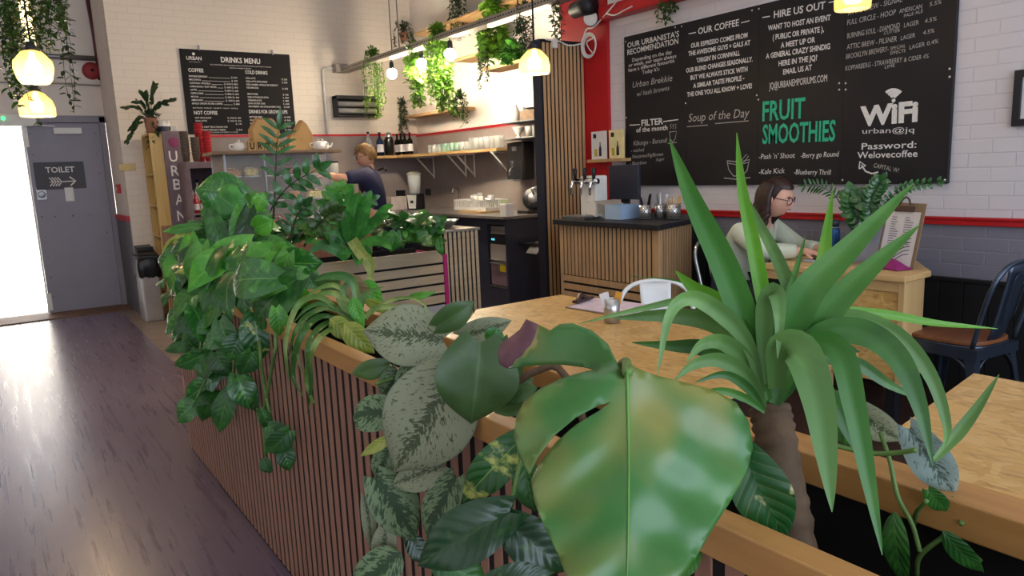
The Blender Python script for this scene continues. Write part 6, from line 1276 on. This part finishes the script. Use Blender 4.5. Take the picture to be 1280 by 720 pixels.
# ---- pothos pouring over the far part of the slatted planter
p = bush('trailing_pothos', 'big dark green pothos pouring over the side of the slatted planter', at(300, 380, D=3.2))
LL = [(285, 350, 294, 304, 32, 3.3, 'lf_variegated'), (262, 322, 218, 352, 20, 3.5, 'lf_yellow'), (256, 340, 226, 384, 46, 3.4, 'lf_pothos'), (258, 322, 265, 372, 32, 3.4, 'lf_pothos'), (330, 347, 302, 336, 22, 3.2, 'lf_bright'), (352, 326, 402, 330, 40, 3.2, 'lf_pothos'), (345, 330, 348, 385, 42, 3.1, 'lf_olive'), (350, 348, 323, 370, 30, 3.1, 'lf_pothos'), (350, 345, 390, 362, 30, 3.1, 'lf_pothos'), (335, 300, 366, 330, 30, 3.3, 'lf_mid'), (332, 362, 310, 388, 28, 3.1, 'lf_pothos'), (340, 345, 318, 312, 26, 3.3, 'lf_brown'),
      (240, 382, 262, 432, 32, 3.3, 'lf_pothos'), (248, 392, 248, 440, 28, 3.4, 'lf_dark'), (318, 392, 325, 453, 42, 3.0, 'lf_variegated'), (238, 436, 203, 436, 15, 3.3, 'lf_dark'), (262, 438, 216, 460, 24, 3.2, 'lf_pothos'), (292, 455, 252, 466, 34, 3.1, 'lf_variegated'), (268, 472, 230, 502, 28, 3.2, 'lf_pothos'), (250, 500, 219, 528, 28, 3.2, 'lf_pothos'), (262, 490, 254, 528, 26, 3.2, 'lf_dark'), (288, 488, 272, 542, 28, 3.1, 'lf_dark'), (296, 468, 312, 512, 34, 3.1, 'lf_pothos'), (312, 478, 318, 516, 22, 3.1, 'lf_dark'), (362, 538, 332, 568, 30, 2.9, 'lf_dark'), (335, 533, 362, 552, 28, 2.88, 'lf_dark'), (354, 556, 362, 590, 24, 2.88, 'lf_dark'), (330, 574, 338, 592, 16, 2.9, 'lf_dark'), (325, 512, 338, 542, 16, 2.95, 'lf_dark'), (270, 440, 285, 470, 30, 3.2, 'lf_dark'), (300, 420, 285, 452, 32, 3.1, 'lf_dark'), (275, 400, 292, 440, 30, 3.15, 'lf_pothos'), (345, 385, 350, 420, 24, 3.0, 'lf_mid'), (300, 350, 275, 385, 34, 3.3, 'lf_dark'), (385, 345, 402, 372, 26, 3.1, 'lf_dark'), (365, 365, 395, 380, 26, 3.0, 'lf_bright'), (315, 440, 300, 470, 28, 3.05, 'lf_dark'), (225, 400, 240, 420, 22, 3.4, 'lf_dark'), (280, 520, 290, 505, 18, 3.1, 'lf_dark')]
def onface(px, py, D, X):
    return min(D, _f.dot(at(px, py, X=X)-CAM)) if py > 395 else D
for i, a in enumerate(LL): leafpx(p, *a[:5], onface((a[0]+a[2])/2, (a[1]+a[3])/2, a[5], .645+.03*(i % 3)), a[6], 'heart', tilt=(-.35, .3, 0, .45)[i % 4], bend=.1, fold=.22, curl=.1)
b = MB()
for pts in ([(330, 380), (325, 430), (330, 480), (340, 530), (345, 560)], [(335, 385), (345, 420), (338, 470), (330, 520), (332, 570)], [(290, 380), (270, 420), (262, 460), (245, 500)], [(300, 385), (295, 430), (290, 480), (280, 520)], [(270, 370), (255, 400), (250, 440)], [(320, 390), (310, 440), (305, 480)]): b.tube(bez([at(*q_, D=onface(*q_, 3.15, .70)) for q_ in pts], 20), .006, 6)
b.build('vines', 'stem_green', p)
foliage(p, 245, 395, 322, 400, 3.15, 3.6, 46, ['lf_dark', 'lf_pothos', 'lf_mid'], .13, 34); 
def foliage3(parent, n, fx, fy, fz, mats, size, seed):
    rg = random.Random(seed); mbs = [MB() for _ in mats]
    for k in range(n):
        p_ = Vector((rg.uniform(*fx), rg.uniform(*fy), fz[0]+(fz[1]-fz[0])*rg.random()**.6)); L = size*rg.uniform(.75, 1.25); a = rg.uniform(0, 2*PI); d = Vector((-.5+.5*math.cos(a), .7*math.sin(a), rg.uniform(-1, .1))).normalized()
        blade(mbs[k % len(mats)], p_-d*L*.5, p_+d*L*.5, L*rg.uniform(.55, .75), Vector((-1, -.6, rg.uniform(.1, .9))), 'heart', .1, .22, .12, 9, 6)
    for m_, mt in zip(mbs, mats): m_.build('leaves', mt, parent)
foliage3(p, 46, (.68, .82), (2.5, 3.95), (.98, 1.15), ['lf_pothos', 'lf_dark', 'lf_mid', 'lf_variegated', 'lf_bright'], .215, 35); foliage3(p, 24, (.65, .70), (3.0, 3.95), (.52, 1.0), ['lf_dark', 'lf_pothos', 'lf_mid'], .155, 36)
# ---- spider plant
p = bush('spider_plant', 'spider plant with long thin striped leaves drooping over the planter rail', at(440, 420, D=2.3))
for k, (pts, w_) in enumerate((([(440, 405), (402, 372), (372, 382), (357, 430), (362, 480)], 9), ([(442, 405), (402, 395), (376, 420), (366, 468), (380, 498)], 9), ([(444, 405), (412, 402), (386, 428), (389, 478), (384, 518)], 8), ([(446, 402), (428, 372), (406, 366), (390, 372)], 9), ([(450, 405), (482, 378), (520, 374), (548, 402)], 5), ([(450, 402), (440, 352), (412, 345), (392, 352)], 13), ([(446, 402), (418, 384), (388, 392), (370, 412), (360, 450)], 8), ([(452, 400), (470, 385), (500, 384), (530, 388)], 8), ([(446, 405), (425, 390), (405, 385), (380, 400), (372, 440), (378, 470)], 7), ([(446, 400), (430, 365), (438, 348)], 8), ([(450, 404), (455, 370), (480, 358)], 8), ([(442, 408), (420, 408), (395, 428), (383, 470), (390, 500), (398, 506)], 7), ([(448, 400), (425, 360), (400, 360), (375, 378)], 7), ([(440, 402), (408, 380), (385, 385), (365, 405)], 7))):
    b = MB(); ribbon(b, [at(*q_, D=min(2.35, _f.dot(at(*q_, X=.68)-CAM))) if q_[1] > 405 and q_[0] < 405 else at(*q_, D=2.3) for q_ in pts], w_*2.3/FPX, fold=.4, ns=20, nv=4); b.build('strap_leaf', ('lf_spider', 'lf_spider_deep', 'lf_spider_deep', 'lf_spider')[k % 4], p)
for a, mt in (((412, 398, 448, 425, 26, 2.25), 'lf_yellow'), ((430, 404, 468, 442, 30, 2.2), 'lf_yellow'), ((425, 345, 470, 380, 30, 2.5), 'lf_brown'), ((455, 350, 478, 385, 24, 2.5), 'lf_bright'), ((395, 350, 440, 360, 26, 2.6), 'lf_olive'), ((455, 375, 500, 392, 14, 2.35), 'lf_yellow'), ((420, 370, 460, 400, 16, 2.3), 'lf_spider'), ((440, 372, 455, 410, 18, 2.25), 'lf_bright'), ((510, 372, 545, 365, 10, 2.5), 'lf_mid')): leafpx(p, *a, mt, 'lance', tilt=.2)
# ---- silver scindapsus and philodendron over the rail
p = bush('satin_pothos', 'silver blotched satin pothos spilling over the near planter rail', at(560, 470, D=1.6))
for i, (a, mt, kd) in enumerate((((553, 425, 452, 412, 78, 1.55), 'lf_silver', 'heart'), ((487, 456, 438, 468, 26, 1.6), 'lf_olive', 'heart'), ((522, 448, 505, 512, 40, 1.55), 'lf_silver_dark', 'heart'), ((572, 466, 491, 592, 118, 1.42), 'lf_silver', 'heart'), ((555, 582, 488, 606, 44, 1.44), 'lf_silver', 'heart'), ((497, 462, 480, 502, 34, 1.6), 'lf_silver_dark', 'heart'), ((498, 514, 440, 520, 46, 1.5), 'lf_silver_dark', 'round'), ((492, 545, 449, 571, 15, 1.48), 'lf_yellow', 'lance'), ((486, 562, 470, 602, 30, 1.5), 'lf_silver_dark', 'heart'), ((471, 598, 522, 675, 60, 1.46), 'lf_silver_dark', 'heart'), ((568, 598, 531, 676, 46, 1.42), 'lf_silver_dark', 'heart'), ((482, 660, 478, 710, 32, 1.46), 'lf_silver', 'heart'), ((500, 690, 444, 742, 52, 1.42), 'lf_silver_dark', 'round'), ((456, 622, 466, 690, 18, 1.5), 'lf_silver', 'heart'), ((575, 420, 640, 402, 32, 1.62), 'lf_silver', 'heart'), ((512, 672, 536, 706, 26, 1.5), 'lf_glossy', 'heart'), ((556, 590, 566, 606, 18, 1.45), 'lf_silver_dark', 'round'))):
    leafpx(p, *a, mt, kd, tilt=(.15, -.2, .3, .1)[i % 4], bend=.06, fold=.12, curl=.06, ns=18, nv=10)
b = MB()
for pts in ([(560, 470), (520, 470), (500, 520), (488, 580), (480, 650), (475, 720)], [(565, 470), (545, 560), (555, 600)], [(500, 470), (470, 480)], [(560, 440), (540, 425)]): b.tube(bez(pxpath(pts, 1.62, 1.55), 20), .004, 6)
b.build('vines', 'stem_green', p)
p = bush('philodendron', 'olive green heart leaved philodendron beside the big glossy leaf', at(610, 480, D=1.45))
leafpx(p, 600, 428, 589, 532, 104, 1.32, 'lf_olive', 'heart', tilt=-.1, bend=.1, fold=.22, curl=.1, ns=20, nv=12); leafpx(p, 545, 408, 594, 377, 34, 1.5, 'lf_olive', 'heart', tilt=.2); leafpx(p, 640, 430, 622, 508, 52, 1.42, 'lf_olive', 'heart', tilt=.5)
leafpx(p, 665, 480, 624, 498, 34, 1.35, 'lf_olive', 'heart', tilt=.3); leafpx(p, 660, 505, 618, 515, 26, 1.35, 'lf_olive', 'heart', tilt=.4); leafpx(p, 612, 428, 622, 410, 24, 1.36, 'lf_pothos', 'round', tilt=.5)
b = MB(); b.tube(bez(pxpath([(735, 620), (728, 520), (700, 462), (672, 463), (645, 478), (620, 492)], 1.3, 1.34), 18), .007, 8); b.tube(bez(pxpath([(640, 470), (620, 450), (600, 430)], 1.42, 1.33), 12), .004, 8); b.build('stem', 'stem_brown', p)
p = bush('golden_pothos', 'dark glossy pothos hanging in front of the slats below the big leaf', at(660, 560, D=1.2))
for a, mt in (((652, 548, 575, 630, 50, 1.22), 'lf_variegated'), ((637, 640, 518, 708, 72, 1.12), 'lf_glossy'), ((632, 652, 714, 716, 62, 1.15), 'lf_glossy'), ((655, 578, 668, 642, 40, 1.25), 'lf_dark'), ((612, 728, 694, 716, 40, 1.02), 'lf_glossy'), ((545, 695, 610, 735, 50, 1.2), 'lf_dark'), ((690, 650, 706, 690, 30, 1.2), 'lf_dark'), ((870, 690, 840, 722, 30, 1.0), 'lf_mid')): leafpx(p, *a, mt, 'heart', tilt=.1, bend=.09, fold=.25, curl=.08, ns=18, nv=10)
b = MB(); b.tube(bez(pxpath([(665, 530), (655, 560), (645, 600), (636, 645)], 1.2, 1.18), 12), .004, 6); b.build('vine', 'stem_green', p)
p = bush('pothos', 'cream splashed pothos leaf between the big leaf and the spiky plant trunk', at(935, 600, D=1.0))
leafpx(p, 928, 566, 984, 674, 72, .98, 'lf_cream', 'heart', tilt=.1, bend=.1, fold=.2, ns=20, nv=10); b = MB(); b.tube(bez(pxpath([(928, 566), (935, 540), (945, 600), (960, 640)], 1.0, 1.08), 10), .004, 6); b.build('vine', 'stem_green', p)
p = bush('satin_pothos', 'silvery trailing vine over the rear planter rail at the lower right', at(1100, 570, D=1.15))
leafpx(p, 1050, 500, 1133, 552, 40, 1.22, 'lf_silver', 'heart', tilt=.3, ns=16, nv=8); leafpx(p, 1137, 536, 1195, 620, 50, 1.02, 'lf_silver_blue', 'heart', tilt=.1, ns=18, nv=10); leafpx(p, 1045, 520, 1090, 560, 36, 1.2, 'lf_dark', 'heart', tilt=.3)
leafpx(p, 1118, 640, 1132, 735, 30, .98, 'lf_dark', 'lance', tilt=.4); leafpx(p, 1178, 664, 1230, 716, 26, .95, 'lf_dark', 'lance', tilt=.3); leafpx(p, 1160, 612, 1185, 640, 24, 1.0, 'lf_dark', 'heart', tilt=.3); leafpx(p, 1190, 620, 1200, 660, 12, 1.0, 'lf_dark', 'lance')
b = MB()
for pts in ([(1040, 556), (1085, 566), (1120, 566), (1145, 562)], [(1100, 540), (1112, 575), (1122, 620), (1140, 655), (1150, 690)], [(1143, 655), (1146, 640), (1158, 626)], [(1146, 720), (1150, 695), (1178, 672), (1190, 668), (1226, 702)], [(1188, 618), (1200, 640), (1202, 655)]): b.tube(bez(pxpath(pts, 1.05, .98), 18), .0035, 6)
b.build('vines', 'stem_green', p)
# ---- the big glossy leaf: outline triangulated, then domed
from mathutils.geometry import delaunay_2d_cdt
mo = bush('monstera', 'huge glossy split leaf in the foreground with a withered purple tip', at(785, 470, D=1.0))
out = [(776, 463), (760, 430), (740, 413), (716, 404), (700, 405), (688, 413), (672, 405), (658, 399), (650, 412), (640, 420), (628, 428), (622, 440), (625, 456), (634, 461), (655, 458), (682, 456), (705, 456), (728, 459), (742, 462),
       (722, 467), (700, 474), (675, 486), (655, 502), (645, 522), (642, 545), (648, 570), (662, 594), (672, 572), (692, 545), (720, 522), (748, 507), (764, 502), (748, 514), (720, 531), (695, 553), (674, 580), (664, 600), (668, 628), (682, 662), (700, 700), (716, 740), (735, 775), (765, 790), (800, 775), (838, 738), (868, 700), (890, 662), (912, 628), (934, 592), (941, 560), (936, 528), (920, 503), (890, 487), (855, 478), (822, 470), (800, 462), (788, 456)]
def mono(px, py):
    u = (px-785)/150; v = (py-480)/250
    D = .90-.13*max(0, v)+.05*u*u+.10*max(0, -v)*4*.3-.012*math.exp(-(u/.08)**2)*0
    if py < 466 and px < 780: D += .10*((780-px)/160)+.03
    D += .004*math.sin(px*.05+py*.035)+.012*abs(u)**.5+(.0035*math.sin(((py-480)-abs(px-785)*.55)*.085)*min(1, abs(u)*3) if py > 470 else 0)
    return at(px, py, D=D)
pts2 = [Vector(p) for p in out]; n0 = len(pts2)
from mathutils import Vector as _V
inn = []
def inside(x, y):
    c = False; j_ = n0-1
    for i in range(n0):
        xi, yi = out[i]; xj, yj = out[j_]
        if (yi > y) != (yj > y) and x < (xj-xi)*(y-yi)/(yj-yi)+xi: c = not c
        j_ = i
    return c
for gx in range(618, 945, 9):
    for gy in range(395, 795, 9):
        x, y = gx+(4 if (gy//9) % 2 else 0), gy
        if inside(x, y) and min((x-a)**2+(y-b_)**2 for a, b_ in out) > 30: inn.append((x, y))
dl = [(672, 405), (671, 414), (668, 423), (664, 431), (657, 438), (653, 445), (645, 450), (640, 457), (634, 461)]
inn = [q_ for q_ in inn if min((q_[0]-a)**2+(q_[1]-b_)**2 for a, b_ in dl) > 16]
allp = [_V((float(a), float(b_))) for a, b_ in out+inn+dl[1:-1]]; k0 = len(out)+len(inn); chain = [out.index((672, 405))]+list(range(k0, k0+len(dl)-2))+[out.index((634, 461))]
res = delaunay_2d_cdt(allp, [(i, (i+1) % n0) for i in range(n0)]+list(zip(chain, chain[1:])), [list(range(n0))], 1, 1e-4)
b = MB(); bd = MB(); vv = res[0]
W3 = [mono(p.x, p.y) for p in vv]
def dead(x, y):
    if y > 461: return False
    for (xa, ya), (xb, yb) in zip(dl, dl[1:]):
        if ya <= y <= yb: return x < xa+(xb-xa)*(y-ya)/(yb-ya)
    return x < 672
fa, fb = [], []
for f_ in res[2]:
    cx_ = sum(vv[i].x for i in f_)/len(f_); cy_ = sum(vv[i].y for i in f_)/len(f_); (fb if dead(cx_, cy_) else fa).append(tuple(f_))
b.add(W3, fa, True, [((p.y-400)/400, .5+(p.x-785)/400) for p in vv]); bd.add(W3, fb, True)
lf = b.build('split_leaf', 'lf_monstera', mo, solid=.0012); o = bd.build('withered_tip', 'withered', lf, solid=.0012); o['label'] = 'withered purple brown leaf tip'
b = MB(); tow = lambda p: p+(CAM-p).normalized()*.0012
b.tube([tow(mono(x, y)) for x, y in [(784+2*math.sin(k*.2), 466+k*16) for k in range(20)]], [.0022*(1-k/22) for k in range(20)], 6)
b.build('leaf_midrib', 'vein_green', lf)
b = MB(); b.tube(bez([mono(784, 466), at(782, 452, D=.99), at(770, 470, D=1.12), at(760, 540, D=1.2), at(765, 600, D=1.25)], 16), .0065, 10); b.build('petiole', 'stem_green', mo)
# ---- spiky yucca
yu = bush('yucca', 'spiky yucca with a thick ringed trunk and long strap leaves in the foreground planter', at(990, 690, D=1.02))
b = MB(); tk = bez(pxpath([(1000, 760), (990, 660), (978, 600), (968, 540), (962, 510)], 1.03, 1.09), 40); b.tube(tk, [.030+.0009*math.sin(i*1.9)+.0012*math.sin(i*4.7) for i in range(40)], 18); b.build('trunk', 'stem_brown', yu)
b = MB(); b.tube(bez(pxpath([(962, 520), (959, 490), (958, 465)], 1.09), 8), [.022, .022, .022, .021, .02, .018, .016, .012], 14); b.build('crown', 'lf_yucca', yu)
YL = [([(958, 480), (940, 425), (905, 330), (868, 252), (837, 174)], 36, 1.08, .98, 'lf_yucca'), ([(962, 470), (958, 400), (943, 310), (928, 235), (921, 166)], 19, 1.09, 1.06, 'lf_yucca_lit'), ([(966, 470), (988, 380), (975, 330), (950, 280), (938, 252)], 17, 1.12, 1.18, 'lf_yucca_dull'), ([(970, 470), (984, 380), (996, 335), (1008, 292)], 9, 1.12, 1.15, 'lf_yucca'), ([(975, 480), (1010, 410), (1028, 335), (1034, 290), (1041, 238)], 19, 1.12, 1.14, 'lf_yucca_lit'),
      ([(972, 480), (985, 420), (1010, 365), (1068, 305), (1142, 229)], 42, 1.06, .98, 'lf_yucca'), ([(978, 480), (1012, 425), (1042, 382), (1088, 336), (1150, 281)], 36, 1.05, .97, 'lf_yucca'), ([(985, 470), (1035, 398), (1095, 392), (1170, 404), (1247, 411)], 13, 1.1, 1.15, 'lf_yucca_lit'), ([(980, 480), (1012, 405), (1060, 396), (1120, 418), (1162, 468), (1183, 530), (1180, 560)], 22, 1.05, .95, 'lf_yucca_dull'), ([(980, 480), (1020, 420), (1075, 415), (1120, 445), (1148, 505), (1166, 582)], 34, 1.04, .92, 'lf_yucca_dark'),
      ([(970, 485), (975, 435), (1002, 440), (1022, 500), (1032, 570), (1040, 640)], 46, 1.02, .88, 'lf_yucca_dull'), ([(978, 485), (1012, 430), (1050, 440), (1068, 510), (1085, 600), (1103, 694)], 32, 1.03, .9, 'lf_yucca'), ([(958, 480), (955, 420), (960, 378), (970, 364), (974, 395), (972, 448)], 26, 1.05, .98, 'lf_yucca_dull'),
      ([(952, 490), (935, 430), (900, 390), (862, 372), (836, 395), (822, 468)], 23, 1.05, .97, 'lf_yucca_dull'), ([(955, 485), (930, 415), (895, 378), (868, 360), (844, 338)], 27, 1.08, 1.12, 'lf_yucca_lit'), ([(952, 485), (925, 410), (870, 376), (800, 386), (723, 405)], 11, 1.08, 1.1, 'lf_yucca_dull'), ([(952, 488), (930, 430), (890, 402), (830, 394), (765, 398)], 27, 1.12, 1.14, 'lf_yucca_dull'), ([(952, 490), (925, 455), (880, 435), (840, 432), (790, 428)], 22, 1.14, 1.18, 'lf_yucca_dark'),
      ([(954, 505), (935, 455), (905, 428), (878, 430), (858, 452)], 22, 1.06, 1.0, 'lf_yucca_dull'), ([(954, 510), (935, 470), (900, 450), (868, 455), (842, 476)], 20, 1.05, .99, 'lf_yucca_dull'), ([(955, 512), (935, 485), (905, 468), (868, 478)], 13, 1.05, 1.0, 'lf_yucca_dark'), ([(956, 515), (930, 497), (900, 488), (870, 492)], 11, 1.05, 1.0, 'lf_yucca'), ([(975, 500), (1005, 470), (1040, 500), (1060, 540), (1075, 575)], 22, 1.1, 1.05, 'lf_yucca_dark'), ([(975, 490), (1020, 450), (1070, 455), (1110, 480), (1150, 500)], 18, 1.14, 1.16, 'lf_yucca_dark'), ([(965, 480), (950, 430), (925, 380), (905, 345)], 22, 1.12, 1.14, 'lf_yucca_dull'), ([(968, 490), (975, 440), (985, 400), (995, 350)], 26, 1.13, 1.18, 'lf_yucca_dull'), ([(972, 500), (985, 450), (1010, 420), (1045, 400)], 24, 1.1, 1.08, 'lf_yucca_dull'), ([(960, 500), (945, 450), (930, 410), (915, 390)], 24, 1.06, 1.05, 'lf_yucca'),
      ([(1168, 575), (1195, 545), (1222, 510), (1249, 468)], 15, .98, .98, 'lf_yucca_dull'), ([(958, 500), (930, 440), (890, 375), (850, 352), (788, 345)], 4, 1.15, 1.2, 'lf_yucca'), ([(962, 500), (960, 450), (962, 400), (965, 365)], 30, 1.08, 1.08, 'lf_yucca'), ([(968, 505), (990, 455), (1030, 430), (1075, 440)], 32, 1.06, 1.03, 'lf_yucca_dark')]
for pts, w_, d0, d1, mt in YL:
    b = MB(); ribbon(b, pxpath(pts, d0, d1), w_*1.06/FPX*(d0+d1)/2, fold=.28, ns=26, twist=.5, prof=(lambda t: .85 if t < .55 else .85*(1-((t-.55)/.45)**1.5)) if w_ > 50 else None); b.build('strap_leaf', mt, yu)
# ---- plants on the woman's desk
p = bush('zz_plant', 'arching glossy plant standing on the desk behind the clipboard', at(1080, 318, X=4.1)); pb = at(1080, 318, X=4.1); pb.z = DZ+.001
MB().lathe([(0, 0), (.05, 0), (.065, .11), (.058, .11), (.05, .02), (0, .015)], pb, 20).build('pot', 'terracotta', p)
X_ = 4.08; xp = lambda pts: [at(*q_, X=X_) for q_ in pts]
zz(p, [pb+V((0, 0, .1))]+xp([(1062, 280), (1048, 250), (1030, 235), (1008, 232)]), 9, .062, .014, 'lf_zz', .005, start=.55); zz(p, [pb+V((0, 0, .1))]+xp([(1085, 270), (1090, 245), (1100, 228)]), 8, .07, .04, 'lf_zz', .005, start=.4); zz(p, [pb+V((0, 0, .1))]+xp([(1095, 275), (1110, 250), (1135, 234), (1172, 228)]), 12, .044, .022, 'lf_zz', .005, start=.4); zz(p, [pb+V((0, 0, .1))]+xp([(1078, 285), (1068, 265), (1064, 245)]), 8, .09, .06, 'lf_zz', .005, start=.3); zz(p, [pb+V((0, 0, .1))]+xp([(1085, 285), (1088, 262), (1076, 248)]), 7, .085, .055, 'lf_zz', .005, start=.4)
